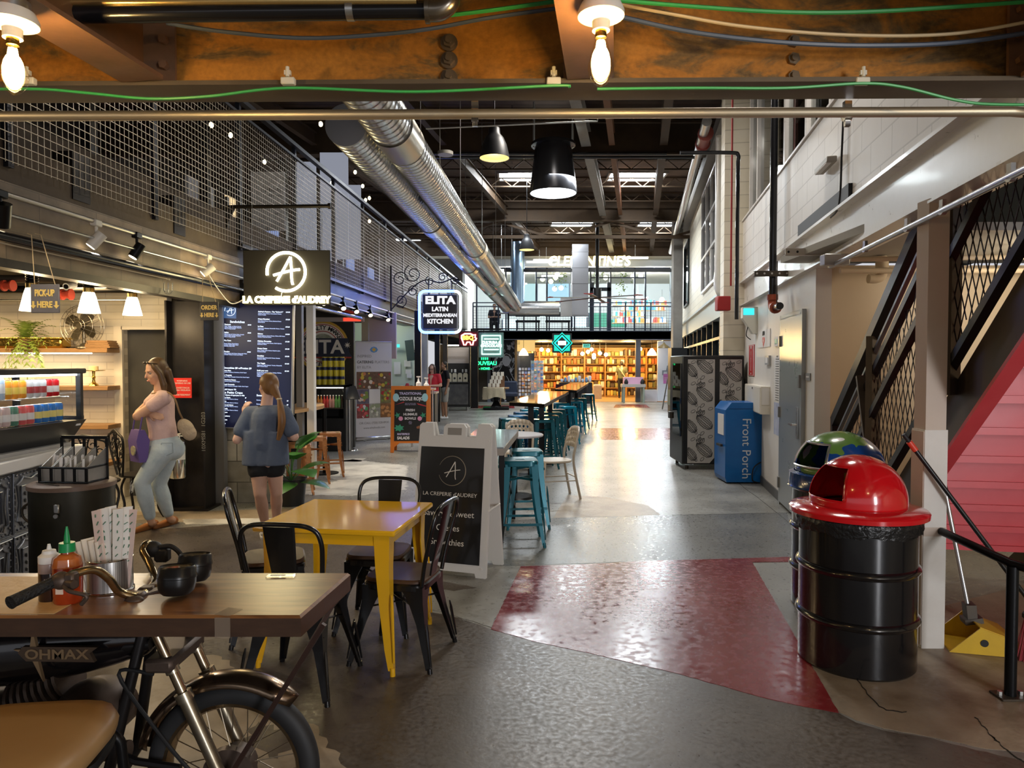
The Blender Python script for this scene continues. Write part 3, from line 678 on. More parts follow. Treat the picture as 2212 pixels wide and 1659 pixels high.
MB().box((L2-.004,.24,(zg+zc1)/2),(.004,.42,zc1-zg-.05)).build('end_glass',glassmat('case_glass',(.97,.98,.98),.03),ds)
b=MB()
for k in range(9):b.cyl((.03,.06+k*.045,zg+.17),(L2-.1,.06+k*.045,zg+.17),.003,n=5)
for k in range(5):b.cyl((.03+k*(L2-.13)/4,.04,zg+.165),(.03+k*(L2-.13)/4,.45,zg+.165),.004,n=5)
b.build('wire_shelf',GALV,ds)
MB().box((L2/2,.04,zc1-.045),(L2-.06,.03,.012)).build('light_strip',E('case_strip',(.9,.95,1),9),ds)
MB().box((L2-.06,.007,zg-.03),(.05,.012,.02),rx=.2).build('price_label',WHITE,ds)
light('AREA','case_light',Matrix.Translation((ca.x,ca.y,0))@Matrix.Rotation(rz2,4,'Z')@Vector((L2/2+.3,.22,zc1-.06)),12,(.95,.97,1),L2*.6,rot=(0,0,rz2),sizey=.1)
MX=Matrix.Translation((ca.x,ca.y,0))@Matrix.Rotation(rz2,4,'Z')
CAN={}
def can(x,y,z,body,top,band,nm,lab,grp,r=.031,h=.115,bottle=False):
 key=(nm,str(body),str(band))
 if key not in CAN:
  t=thing(nm,lab,'bottle' if bottle else 'drink can',MX@Vector((x,y,z)),rz=rz2,group=grp)
  if bottle:
   MB().lathe([(0,0),(r,0),(r,h*.62),(r*.4,h*.82),(r*.38,h*.97),(0,h*.97)],n=14).build('body',M('b_'+key[1],body,.15),t)
   MB().cyl((0,0,h*.97),(0,0,h),r*.42,n=10).build('cap',M('b_'+str(top),top,.4),t)
   MB().lathe([(r*1.01,h*.2),(r*1.01,h*.5)],n=14).build('label',M('b_'+str(band),band,.5),t)
  else:
   MB().lathe([(0,.0),(r*.8,0),(r,.01),(r,h-.012),(r*.82,h),(0,h-.004)],n=14).build('body',M('c_'+key[1],body,.3),t)
   MB().lathe([(r*.82,h-.001),(r*.84,h+.002),(r*.8,h+.002)],n=14).build('rim',GALV,t)
   MB().lathe([(r*1.012,h*.25),(r*1.012,h*.62)],n=14).build('band',M('c_'+str(band),band,.4),t)
  CAN[key]=t
 else:dup(CAN[key],MX@Vector((x,y,z)),rz2)
xr=L2-.2;zt=zg+.174
sp=.066
seq=[((.55,.01,.015),(.8,.75,.7),'red drink can with pale swash on the upper shelf',2),((.6,.6,.6),(.4,.05,.05),'silver drink can with a dark red spot on the upper shelf',3),((.85,.33,.03),(.85,.6,.1),'orange drink can on the upper shelf',3)]
x=xr
for col,band,lab,n in seq:
 for k in range(n):can(x,.08,zt,col,None,band,'drink_can',lab,lab.replace('drink can','cans').replace('with','having'));x-=sp
for k in range(3):can(x,.08,zt,(.32,.4,.5),(.1,.2,.6),(.75,.75,.75),'water_bottle','clear water bottle with blue cap on the upper shelf','clear water bottles',.034,.19,True);x-=.074
for k in range(2):can(x,.08,zt,(.0,.22,.07),(.1,.35,.15),(.02,.3,.12),'glass_bottle','green glass bottle on the upper shelf of the case','green glass bottles',.034,.2,True);x-=.074
for k in range(3):can(x,.08,zt,(.6,.62,.6),(.8,.8,.8),(.8,.8,.78),'white_bottle','pale white bottle on the upper shelf of the case','pale white bottles',.034,.19,True);x-=.074
x=L2-.16;zb=zg+.004
for col,band,lab,n in (((.03,.17,.5),(.8,.65,.2),'blue drink can with gold picture on the lower shelf',4),((.7,.12,.12),(.75,.7,.68),'coral drink can with white picture on the lower shelf',2),((.1,.24,.17),(.72,.72,.68),'dark green drink can with white picture on the lower shelf',1),((.62,.45,.42),(.75,.7,.68),'pale pink drink can with white picture on the lower shelf',2),((.55,.58,.05),(.75,.75,.7),'lime drink can with white picture on the lower shelf',2),((.6,.5,.05),(.1,.1,.1),'yellow drink can with dark picture on the lower shelf',2)):
 for k in range(n):can(x,.085,zb,col,None,band,'drink_can',lab,lab.replace('drink can','cans').replace('with','having'),.034,.12);x-=.074
def PR(px,py,o=0):
 s=onR(px,o);q=R(s,o);return Vector((q.x,q.y,P(px,py,q.y).z))
def rstruct(name,m,*bx,smooth=False,kind=True):
 b=MB()
 for s0,s1,o0,o1,z0,z1 in bx:b.box(((s0+s1)/2,(o0+o1)/2,(z0+z1)/2),(abs(s1-s0),abs(o1-o0),abs(z1-z0)))
 o=b.build(name,m,smooth=smooth);o.location=R(0,0,0);o.rotation_euler.z=PI/2-RA
 return struct(o) if kind else o
PW=M('right_wall_paint',(.70,.665,.62),.45,var=(2,(.76,.73,.69)))
CMU=brickmat('white_block',(.68,.645,.615),(.72,.69,.655),(.5,.47,.44),.42,.21,.006,.5,noise=.12,bump=.35)
CMUY=brickmat('cream_block',(.66,.6,.47),(.7,.64,.52),(.5,.45,.36),.4,.2,.008,.55,noise=.15,bump=.4)
CREAM=M('cream_wall',(.62,.5,.34),.55,var=(2,(.66,.54,.37)))
WST=M('white_steel',(.70,.67,.63),.3,.1,var=(6,(.76,.74,.72)),coat=.3)
sA,sP=onR(1760),onR(1606)
rstruct('wall_right',PW,(sA,sP+.05,-.14,0,0,2.52))
rstruct('wall_right_block',CMU,(-7.5,sP,-.16,.03,2.86,3.79))
rstruct('trim_6',WST,(-7.5,sP,-.1,.0,2.5,2.84),(-7.5,sP,-.15,.075,2.835,2.86),(-7.5,sP,-.15,.07,2.485,2.5))
rstruct('trim_7',WST,(-7.5,sP,-.2,.05,3.785,3.81))
rstruct('baseboard_right',M('base_grey',(.1,.1,.1),.5),(onR(1692),sP,0,.015,0,.11))
cx0=R(sA,-.07)
struct(MB().box(((cx0.x+6.5)/2,cx0.y+.1,1.26),(6.5-cx0.x,.12,2.52)).build('wall_stair',CREAM,smooth=False))
struct(MB().box((6.5,1,1.5),(.12,12,3)).build('wall_right_near',CREAM,smooth=False))
struct(MB().box((4.6,6.05,2.60),(4.0,1.7,.06)).box((5.3,3.4,2.60),(2.3,3.6,.06)).build('ceiling_stair',M('soffit_grey',(.42,.4,.35),.7),smooth=False))
for i,(a,q,r) in enumerate((((2.9,6.3,2.42),(5.5,6.3,2.42),.025),((2.8,5.9,2.46),(5.5,5.6,2.46),.02))):
 tag(MB().cyl(a,q,r).build('soffit_pipe',CREAM),'cream pipe crossing under the stair soffit' if i==0 else 'second cream pipe nearer the stair under the soffit','pipe')
p=P(1905,590,6.4);t=thing('drain_elbow','cream drain elbow hanging from the soffit above the stair guard','pipe',p)
MB().cyl((0,0,.02),(0,0,2.56-p.z),.042).cyl((0,0,.03),(0,0,.12),.055).build('drop',CREAM,t);MB().tube(spline([(0,0,.05),(0,0,-.02),(-.05,0,-.05),(-.12,0,-.05)]),.042,n=12).build('elbow',CREAM,t)
rstruct('wall_right_upper',M('upper_room',(.10,.095,.085),.8),(-8,sP,-3.0,-2.9,3.0,6.7))
rstruct('window_30',glassmat('upper_glass',(.6,.62,.6),.25),(-7.5,sP,-.1,-.085,3.81,6.6))
for i,px in enumerate((1618,1634,1692,1738,1790)):
 s=onR(px,-.06);rstruct('trim_%d'%(30+i),WST,(s-.035,s+.035,-.13,-.04,3.81,6.6))
rstruct('column_right',CMUY,(sP-.02,sP+.45,-.2,.31,0,6.6))
s2=sP+.45
rstruct('wall_right_far',CMUY,(s2,21.8,-.2,0,2.9,6.3))
rstruct('trim_8',M('header_grey',(.45,.5,.48),.35,.3),(s2,21.8,-.15,.06,2.5,2.9),(s2,21.8,-.1,.12,2.9,2.95))
rstruct('trim_9',GB,(s2,21.8,-.1,.2,5.9,6.15))
SF=M('storefront_frame',(.02,.025,.025),.4,.5);SG=glassmat('storefront_glass',(.35,.4,.4),.3)
rstruct('wall_right_shop',M('shop_dim',(.06,.055,.045),.8),(s2,21.8,-3.2,-3.1,0,2.9))
rstruct('ceiling_right_shop',M('shop_dim',(.06,.055,.045),.8),(s2,21.8,-3.2,-.2,2.88,2.92))
k=0;s=s2
while s<21:
 rstruct('window_%d'%(40+k),SG,(s+.05,s+1.25,-.06,-.05,.1,2.48));rstruct('trim_%d'%(40+k),SF,(s,s+.06,-.1,.02,0,2.5),(s,s+1.3,-.1,.02,0,.1),(s,s+1.3,-.1,.02,2.08,2.14));s+=1.3;k+=1
for i,(s,z) in enumerate(((8,2.2),(10.5,2.3),(13,2.2),(16,2.3))):
 q=R(s,-1.6,z);t=thing('shop_pendant','warm globe lamp inside the dark glazed shop on the right','lamp',q,group='globe lamps inside the glazed shop');MB().sph((0,0,0),.1,12,8).build('globe',E('shop_globe',(1,.8,.5),7),t);MB().cyl((0,0,.09),(0,0,2.88-z),.008).build('rod',BLK,t)
for i,(x0,x1,z0,z1,nx,nz) in enumerate(((1516,1562,3.35,5.75,4,3),(1478,1487,3.5,5.5,1,1))):
 a,q=onR(x1,.01),onR(x0,.01);b=MB();fm=WST if i==0 else SF
 rstruct('window_%d'%(60+i),glassmat('dark_pane',(.2,.22,.24),.35),(a,q,-.02,.006,z0,z1))
 bx=[(a+(q-a)*k/nx-.03,a+(q-a)*k/nx+.03,.0,.05,z0,z1) for k in range(nx+1)]+[(a,q,.0,.05,z0+(z1-z0)*k/nz-.03,z0+(z1-z0)*k/nz+.03) for k in range(nz+1)]
 rstruct('trim_%d'%(60+i),fm,*bx)
q=P(1461,840,23.0)
struct(MB().box((q.x,23,3.2),(.3,.3,6.4)).mat(1).box((q.x+.02,22.96,1.05),(.5,.5,2.1)).mat(2).box((q.x+.02,22.95,.5),(.52,.52,.5)).build('column_far',[GB,M('col_black',(.02,.02,.02),.5),M('col_green',(.09,.14,.11),.5)],smooth=False))
d0,d1=onR(1740),onR(1692);zt=P(1715,676,R((d0+d1)/2).y).z;w=d1-d0
t=thing('service_door','grey steel service door with lever handle in the white wall','door',R(d0,.0),rz=PI/2-RA)
GRD=M('door_grey',(.33,.35,.36),.3,.5,var=(3,(.37,.385,.39)))
MB().bev((w/2,.02,zt/2),(w-.1,.04,zt-.06),.003).build('leaf',GRD,t)
b=MB();b.box((.02,.015,zt/2),(.06,.05,zt)).box((w-.02,.015,zt/2),(.06,.05,zt)).box((w/2,.015,zt-.02),(w,.05,.05));b.build('frame',GRD,t,smooth=False)
for z in (.25,1.05,1.85):MB().box((w-.04,.05,z),(.04,.02,.12)).build('hinge',M('hinge_grey',(.28,.27,.25),.4,.7),t)
h_=MB().box((.11,.05,1.0),(.05,.015,.32)).build('handle_plate',CHROME,t);MB().cyl((.11,.05,.98),(.11,.1,.98),.012).bar((.11,.1,.98),(.25,.1,.98),.02,.02).build('lever',CHROME,h_)
MB().box((.05,.05,1.42),(.07,.02,.13),rz=0).build('strike_guard',M('hinge_grey',(.28,.27,.25),.4,.7),t)
def rplate(name,label,cat,x0,x1,y0,y1,m,th=.006,grp=None):
 s0,s1=onR(x1),onR(x0);yy=R((s0+s1)/2).y;z0,z1=P(0,y1,yy).z,P(0,y0,yy).z
 t=thing(name,label,cat,R((s0+s1)/2,th/2,(z0+z1)/2),rz=PI/2-RA+PI)
 MB().box((0,0,0),(s1-s0,th,z1-z0)).build('board',m,t);return t,s1-s0,z1-z0
PAPER=M('paper_white',(.76,.74,.72),.6)
t,w_,h_=rplate('aed_sign','white sign with black letters AED over a red heart','sign',1638,1664,713,750,PAPER,.01)
text('AED',h_*.32,BLKM,t,(0,-.007,h_*.3),bold=.004,sx=1.15)
b=MB();q=[(math.sin(a)**3*.16*1.0,(13*math.cos(a)-5*math.cos(2*a)-2*math.cos(3*a)-math.cos(4*a))/17*.15) for a in [2*PI*i/40 for i in range(40)]]
XZ=Matrix(((1,0,0,0),(0,0,-1,0),(0,1,0,0),(0,0,0,1)))
k=h_/.42
b.prism([(x*k,y*k-h_*.16) for x,y in q],.008,XZ,.005);b.build('heart',M('aed_red',(.65,.03,.02),.45),t,smooth=False)
MB().prism([(x*k,y*k-h_*.15) for x,y in ((.05,.1),(-.06,.0),(-.005,-.0),(-.06,-.09),(.07,.02),(.01,.025),(.07,.09))],.011,XZ,.006).build('bolt_symbol',PAPER,t,smooth=False)
t,w_,h_=rplate('extinguisher_sign','tall narrow red sign reading fire extinguisher above the white cabinet','sign',1618,1630,745,812,M('sign_red',(.45,.02,.02),.5),.008)
MB().box((0,-.005,0),(w_*.86,.003,h_*.965)).build('border',PAPER,t);MB().box((0,-.0065,0),(w_*.74,.003,h_*.94)).build('panel',M('sign_red',(.45,.02,.02),.5),t)
text('FIRE',.05,PAPER,t,(0,-.009,h_*.41),bold=.001);text('\n'.join('EXTINGUISHER'),h_*.062,PAPER,t,(0,-.009,-.01),line=.85,bold=.0015)
MB().prism([(-.04,-h_*.4),(.04,-h_*.4),(0,-h_*.46)],.009,XZ,.008).build('arrow',PAPER,t)
t,w_,h_=rplate('aed_cabinet','white wall cabinet beside the newspaper box','cabinet',1627,1664,832,888,M('cabinet_white',(.72,.68,.6),.4),.11)
MB().box((-w_*.0,-.058,0),(w_*.95,.008,h_*.94)).build('door',M('cabinet_white',(.72,.68,.6),.4),t);MB().cyl((.05,-.06,h_*.4),(.05,-.07,h_*.4),.012).build('lock',STEEL,t)
MB().box((w_*.503,0,.05),(.002,.09,h_*.6)).build('side_notice',PAPER,t)
t,w_,h_=rplate('wall_notice','long white printed notice taped beside the grey door','notice',1673,1686,768,866,PAPER,.002)
text('\n'.join(['NOTICE']+['lorem'[:0]+'o o o o oo oo o' for _ in range(18)]),.03,M('print_grey',(.2,.2,.2),.6),t,(0,-.002,0),ext=.0004,line=.95)
t,w_,h_=rplate('wall_notice','blue printed notice taped low beside the grey door','notice',1673,1686,870,940,M('paper_blue',(.25,.3,.5),.6,var=(9,(.6,.62,.7))),.002)
t,w_,h_=rplate('card_reader','small grey card reader on the white wall under the AED sign','card reader',1657,1665,768,788,M('reader_grey',(.4,.4,.4),.4),.03);MB().box((0,-.017,0),(w_*.6,.004,h_*.6)).build('face',PAPER,t)
t,w_,h_=rplate('status_plate','little plate with a green light beside the AED sign','plate',1675,1684,727,748,PAPER,.02);MB().box((0,-.012,0),(w_*.5,.004,h_*.5)).build('indicator',M('ind_green',(.1,.5,.4),.4),t)
t,w_,h_=rplate('room_sign','small grey room plate to the right of the grey door','sign',1742,1752,806,822,M('plate_grey',(.28,.27,.26),.5),.01);MB().box((0,-.006,0),(w_*.6,.002,h_*.2)).build('line',PAPER,t)
p=PR(1634,690,.0);t=thing('exit_sign','white wedge shaped exit sign with a lit turquoise face','exit sign',p,rz=PI/2-RA)
MB().prism([(0,.17),(.2,.17),(.2,.02),(.06,-.2),(0,-.2)],.12,Matrix(((0,0,1,0),(1,0,0,0),(0,1,0,0),(0,0,0,1))),-.06).build('housing',M('exit_white',(.7,.68,.6),.4),t,smooth=False)
MB().box((-.065,.12,.105),(.006,.14,.09)).build('lit_face',E('exit_teal',(.03,.62,.75),1.6),t)
MB().tube(spline([(.0,.12,-.1),(.0,.14,-.22),(0,.08,-.28)]),.006).build('wire',BLKM,t)
q=PR(1667,250,.14);z1=PR(1667,648,.14).z
t=thing('sprinkler_riser','black vertical sprinkler pipe with rust red elbow on the white wall','pipe',(q.x,q.y,0),rz=PI/2-RA)
RO=M('elbow_rust',(.33,.07,.03),.45)
MB().cyl((0,0,z1),(0,0,6.6),.04,n=16).build('riser',M('pipe_black',(.012,.012,.014),.25,.3,coat=.5),t)
MB().tube(spline([(0,0,z1+.06),(0,0,z1-.02),(-.02,-.0,z1-.07),(-.08,0,z1-.1),(-.16,0,z1-.1)]),.05,n=12).cyl((0,0,z1+.0),(0,0,z1+.06),.06).cyl((-.15,0,z1-.1),(-.2,0,z1-.1),.065).build('elbow',RO,t)
MB().cyl((-.2,0,z1-.1),(-.42,0,z1-.1),.04).build('branch',M('pipe_black',(.012,.012,.014),.25,.3,coat=.5),t)
MB().cyl((-.25,0,z1-.06),(-.25,0,z1+.4),.006).build('hanger_rod',STEEL,t)
for (x0,x1,py,o,lab,m) in ((1625,1730,592,.16,'dark perforated strut channel crossing the black riser',STEEL),(1690,1815,546,.12,'pale perforated strut channel on the white steel beam',M('strut_pale',(.55,.51,.45),.4,.5))):
 a=PR((x0+x1)/2,py,.1);e=x1-x0;L_=e*a.y/F
 t=thing('strut_channel',lab,'bracket',a,rz=-.05);MB().box((0,-.06,0),(L_,.008,.06)).box((0,-.04,.028),(L_,.04,.005)).box((0,-.04,-.028),(L_,.04,.005)).build('channel',m,t,smooth=False)
 b=MB()
 for k in range(7):b.cyl((-L_*.45+k*L_*.15,-.0655,0),(-L_*.45+k*L_*.15,-.063,0),.011,n=10)
 b.build('holes',BLKM if m is not STEEL else M('hole_pale',(.5,.48,.45),.5),t)
z=PR(1950,495,.1).z;a,q=R(onR(1790,.1),.1,z),R(-7.0,.1,z)
t=tag(MB().cyl(a,q,.017,n=12).build('beam_conduit',M('conduit_grey',(.42,.42,.44),.28,.9)),'steel conduit running along the underside of the white beam','conduit')
p=PR(1800,562,.1);tag(MB().bev(p,(.2,.1,.09),.008,rz=.0).build('junction_box',M('box_grey',(.5,.49,.46),.4,.6)),'grey junction box at the far end of the beam conduit','junction box')
p0=None
for px,py in ((1955,480),(2030,440),(2175,350),(1865,525)):
 c=PR(px,py,.1);c.z=z
 if p0 is None:
  p0=thing('conduit_clamp','small beam clamp holding the conduit under the white beam','clamp',c,group='clamps on the beam conduit');MB().cyl((-.012,0,0),(.012,0,0),.024).box((0,0,.03),(.02,.03,.05)).build('clamp',GALV,p0)
 else:dup(p0,c)
p=PR(1788,357,.04);q=thing('wall_light','slim wall light fixed to the white block parapet','lamp',p,rz=PI/2-RA);MB().bev((0,.04,0),(.42,.08,.05),.006).build('housing',M('light_grey',(.4,.37,.32),.5),q);MB().box((0,.06,-.027),(.38,.04,.006)).build('lens',PAPER,q)
pts=[PR(1815,235,.06),PR(1812,330,.06),PR(1808,440,.06),PR(1790,470,.06)]
tag(MB().tube(spline(pts,8),.008,n=6).build('black_cable',BLKM),'black cable hanging down the white block parapet','cable')
p=PR(1770,480,.05);a_,b_=onR(1830,.05),onR(1722,.05);zc=2.92
t=rstruct('cable_tray',BLKM,(a_,b_,.03,.06,2.87,2.98),kind=False);tag(t,'dark slot vent above the white steel beam','vent')
b=MB()
q=PR(1590,330,.36);q2=PR(1590,690,.36)
tag(MB().tube(spline([(q.x-.75,q.y-.0,q.z),(q.x-.1,q.y,q.z),(q.x,q.y,q.z-.03),(q.x,q.y,q.z-.12)],6)+[Vector((q.x,q.y,q2.z))],.025,n=10).build('black_pipe',M('pipe_black',(.012,.012,.014),.25,.3,coat=.5)),'slim black pipe with elbow running down the painted block pilaster','pipe')
q=PR(1549,330,.2);q2=PR(1549,600,.2)
t=thing('drain_pipe','white drain pipe hanging against the far upper wall','pipe',(q.x,q.y,0));MB().cyl((0,0,q2.z),(0,0,q.z+.3),.06,n=14).build('pipe',WST,t);MB().tube(spline([(0,0,q2.z+.05),(0,0,q2.z-.15),(.04,-.02,q2.z-.28),(.12,-.04,q2.z-.3)]),.068,n=12).build('elbow',WST,t)
q=PR(1577,300,.33);tag(MB().cyl((q.x,q.y,2.7),(q.x,q.y,6.3),.014).build('red_conduit',M('conduit_red',(.35,.03,.03),.5)),'thin dark red conduit on the corner of the pilaster','conduit')
q=PR(1560,656,.34);tag(MB().bev(q,(.2,.16,.22),.01).build('alarm_box',M('alarm_red',(.4,.02,.02),.45)),'square dark red alarm box at the corner of the pilaster','alarm')
za=5.75
def along(px0,py0,px1,py1,z):
 return [Vector(((px-CX)/F*(z-H)/((CY-py)/F*1),0,z)) for px,py in ((px0,py0),(px1,py1))]
def PZ(px,py,z):
 d=_d(px,py);return Vector((0,0,H))+d*((z-H)/d.z)
a,q=PZ(1527,262,za),PZ(1449,545,za)
tag(MB().cyl(a,q,.085,n=16).build('galvanised_pipe',GALV),'long galvanised pipe under the roof beside the right wall','pipe')
c=PZ(1521,300,za);dd=(q-a).normalized();tag(MB().cyl(c-dd*.3,c+dd*.3,.11,n=16).cyl(c-dd*.34,c-dd*.26,.14).cyl(c+dd*.26,c+dd*.34,.14).build('valve_coupling',M('valve_red',(.3,.07,.06),.45)),'dull red valve coupling on the long galvanised pipe','coupling')
vx0,vx1,vy=P(1472,900,10.7).x,P(1605,900,10.7).x,10.65;vw=vx1-vx0
t=thing('vending_machine','black vending machine with cacao pod print on its pale side','vending machine',(vx0,vy,0));VH=1.72
MB().bev((vw/2,.42,VH/2+.04),(vw,.84,VH-.08),.015).build('body',M('vend_black',(.012,.012,.012),.4),t)
for x in (.1,vw-.1):
 for y in (.1,.74):MB().cyl((x,y,0),(x,y,.05),.025).build('foot',STEEL,t)
VP_=M('vend_panel',(.47,.45,.42),.5);INK=M('vend_ink',(.05,.048,.045),.6)
for i,(xa,xb) in enumerate(((.08,vw*.52),(vw*.6,vw-.04))):
 q=[(xa,.1),(xb-(.07 if i==0 else 0),.1),(xb,.18),(xb,VH-.06),(xa,VH-.06)]
 MB().prism(q,.006,XZ,.0).build('side_panel',VP_,t,smooth=False)
 b=MB();rnd=random.Random(i)
 def pod(cx,cz,ln,wd,ang):
  m=Matrix.Rotation(ang,2)
  for u in (-1,-.62,-.25,.25,.62,1):
   pts=[]
   for j in range(13):
    v=-1+j/6;w_=wd*math.sqrt(max(0,1-v*v))*(1+.12*v);p=m@Vector((v*ln,u*w_+.006*math.sin(v*16)))
    x,z=min(max(cx+p.x,xa+.005),xb-.005),min(max(cz+p.y,.12),VH-.07);pts.append((x,-.008,z))
   b.tube(pts,.0048,n=4)
 def leaf(cx,cz,ln,ang):
  m=Matrix.Rotation(ang,2)
  for u in (-1,0,1):
   pts=[]
   for j in range(9):
    v=j/8;p=m@Vector((v*ln,u*ln*.3*math.sin(PI*v)));pts.append((min(max(cx+p.x,xa+.005),xb-.005),-.008,min(max(cz+p.y,.12),VH-.07)))
   b.tube(pts,.0042,n=4)
 def bean(cx,cz,ang):
  m=Matrix.Rotation(ang,2);b.tube([(min(max(cx+p.x,xa+.005),xb-.005),-.008,cz+p.y) for p in [m@Vector((.036*math.cos(a),.02*math.sin(a))) for a in [2*PI*k/10 for k in range(10)]]],.003,n=4,closed=True)
 wv=xb-xa
 for r_ in range(4):
  z=.3+r_*.42-i*.12
  pod(xa+wv*.62,z,.15,.07,-.7);pod(xa+wv*.12,z-.06,.12,.06,-.9+PI/2*0)
  for a in (1.0,1.7,2.5):leaf(xa+wv*.5,z+.1,.09,a)
  for kx,kz,aa in ((.2,.16,.5),(.42,.2,1.2),(.85,.2,.3),(.3,-.15,2.0),(.55,-.17,.8)):bean(xa+wv*kx,min(max(z+kz,.16),VH-.1),aa)
 b.build('cacao_print',INK,t)
MB().box((-.012,.3,1.05),(.02,.5,1.1)).build('front_window',glassmat('vend_glass',(.15,.15,.15),.3),t);MB().box((-.03,.66,.78),(.05,.12,.1)).build('coin_slot',STEEL,t)
nb0,nb1=P(1562,950,9.5).x,P(1640,950,9.5).x;w=nb1-nb0
t=thing('newspaper_box','blue newspaper box lettered Front Porch standing by the white wall','newspaper box',(nb0,9.4,0));NB=M('news_blue',(.0,.10,.36),.38,var=(4,(.0,.13,.43)),coat=.2)
b=MB();b.prism([(.0,.0),(.0,.92),(.02,1.0),(.07,1.06),(.48,1.1),(.48,.0)][::-1],w,Matrix(((0,0,1,0),(0,0,0,0),(0,1,0,0),(0,0,0,1))) if False else Matrix(((1,0,0,0),(0,0,1,0),(0,1,0,0),(0,0,0,1))),0)
b=MB();q=[(.02,.02),(w,.02),(w,1.08),(.08,1.08),(.0,.98),(.0,.08)];b.prism(q,0,XZ,-.5)
b.build('body',NB,t,smooth=False)
MB().box((w/2+.02,-.002,1.0),(w-.06,.006,.004)).build('lid_line',M('news_dark',(.0,.05,.2),.5),t)
text('Front',.165,M('news_white',(.62,.68,.75),.5),t,(w*.57,-.004,.69),(PI/2,PI/2,0),.001);text('Porch',.165,M('news_white',(.62,.68,.75),.5),t,(w*.57,-.004,.26),(PI/2,PI/2,0),.001)
MB().box((-.003,.2,.78),(.006,.26,.28)).build('front_window',PAPER,t);MB().box((-.02,.2,.5),(.03,.2,.03)).build('handle',STEEL,t)
tag(MB().tube(spline([(nb1-.05,9.36,.02),(nb1-.14,9.34,.06),(nb1-.12,9.35,.22),(nb1+.02,9.42,.3)],8),.008,n=6).build('loose_cord',BLKM),'black cord looping up the corner of the blue newspaper box','cord')
SRED=M('stair_red',(.6,.05,.06),.36,var=(4,(.66,.075,.085)));SBRN=M('stair_steel',(.085,.065,.05),.45,.4,var=(5,(.12,.095,.07)))
def zb(s):return.75-.786*(s+3.63)
st_=thing('staircase','red steel staircase rising towards the gallery, seen from behind','stairs',R(0,0,0),rz=PI/2-RA)
o0,o1=-.17,-1.35
for k,o in enumerate((o0,o1)):
 b=MB();s0,s1=-2.72,-5.72
 b.mat(0).prism([(-2.68,0),(-2.18,0),(s1,zb(s1)+.40),(s1,zb(s1)+.02)],.02,Matrix(((1,0,0,0),(0,0,-1,o),(0,1,0,0),(0,0,0,1))))
 b.mat(1).bar((s0+.0,o,zb(s0)+.0),(s1,o,zb(s1)),.085,.022)
 b.build('stringer',[SBRN,SRED],st_,smooth=False)
rise,run_=.1885,.24
for i in range(12):
 s=-2.75-i*run_;z=.235+i*rise
 b=MB();b.box((s-run_/2,(o0+o1)/2,z+.06),(run_+.02,abs(o1-o0)-.03,.008)).box((s+.0,(o0+o1)/2,z+.045),(.012,abs(o1-o0)-.03,.035)).box((s-run_-.012,(o0+o1)/2,z+.045),(.035,abs(o1-o0)-.03,.04))
 b.build('tread',SRED,st_,smooth=False)
 MB().box((s-run_,(o0+o1)/2,z+.06+rise/2),(.008,abs(o1-o0)-.03,rise)).build('riser',SRED,st_,smooth=False)
gd=thing('stair_guard','black stair guard filled with diamond mesh and a broad black handrail','railing',R(0,-.13,0),rz=PI/2-RA)
def zg_(s):return 1.07-.735*(s+1.72)
s0,s1=-1.72,-5.72;GM=M('guard_black',(.022,.02,.02),.4,.5)
b=MB();b.bar((s0,.0,zg_(s0)),(s1,0,zg_(s1)),.07,.09);b.build('handrail',GM,gd,smooth=False)
MB().bar((s0-.03,.0,zg_(s0)-.15),(s1,0,zg_(s1)-.13),.03,.022).build('guard_rail',M('rail_grey',(.25,.26,.28),.35,.7),gd)
MB().bar((s0,0,zg_(s0)-.32),(s1,0,zg_(s1)-.3),.05,.05).build('mesh_frame',GM,gd,smooth=False)
MB().bar((s0-.05,.02,zg_(s0)-.62),(s1,.02,zg_(s1)-.62),.045,.05).build('inner_handrail',GM,gd,smooth=False)
MB().bar((-2.15,0,.06),(s1,0,zb(s1)+.45),.05,.05).build('mesh_sill',GM,gd,smooth=False)
MB().bar((s0+.01,0,zg_(s0)+.03),(s0-.03,0,0),.06,.06).build('newel',GM,gd,smooth=False)
for s in (-2.75,-4.1):MB().bar((s,0,max(0,zb(s)+.3)),(s,0,zg_(s)-.02),.05,.13).build('post',SBRN,gd,smooth=False)
MB().bar((-2.55,.03,1.5),(-3.15,.03,.12),.07,.03).build('brace',SBRN,gd,smooth=False)
b=MB();stp=.085
def clipbar(sa,za_,sb,zb_):
 pts=[]
 for k in range(41):
  u=k/40;s=sa+(sb-sa)*u;z=za_+(zb_-za_)*u
  if s1<=s<=s0-.02 and zb(s)+.42<z<zg_(s)-.3 and z>.1:pts.append((s,z))
 if len(pts)>1:b.bar((pts[0][0],0,pts[0][1]),(pts[-1][0],0,pts[-1][1]),.004,.007)
k=-14
while k<60:
 x=-1.6-k*stp;clipbar(x,-.2,x-2.2,4.6);clipbar(x-2.6,-.2,x-.4-.0,4.6*1);k+=1
b.build('diamond_mesh',M('mesh_dark',(.03,.024,.02),.45,.5),gd,smooth=False)
q=G(2004,1390);q=Vector((2.36,4.0,0))
b=MB();b.mat(0).box((q.x,q.y,1.87),(.115,.115,1.28));b.mat(1).box((q.x,q.y,.615),(.128,.128,1.23)).mat(0).box((q.x-.066,q.y,.62),(.006,.12,1.2)).box((q.x,q.y-.0645,.66),(.129,.003,.05));struct(b.build('column_white',[M('post_cream',(.55,.45,.36),.5,var=(4,(.6,.5,.42))),M('post_white',(.74,.72,.67),.45,var=(5,(.66,.62,.56)))],smooth=False))
DR=M('drum_black',(.008,.008,.009),.22,.2,coat=.6)
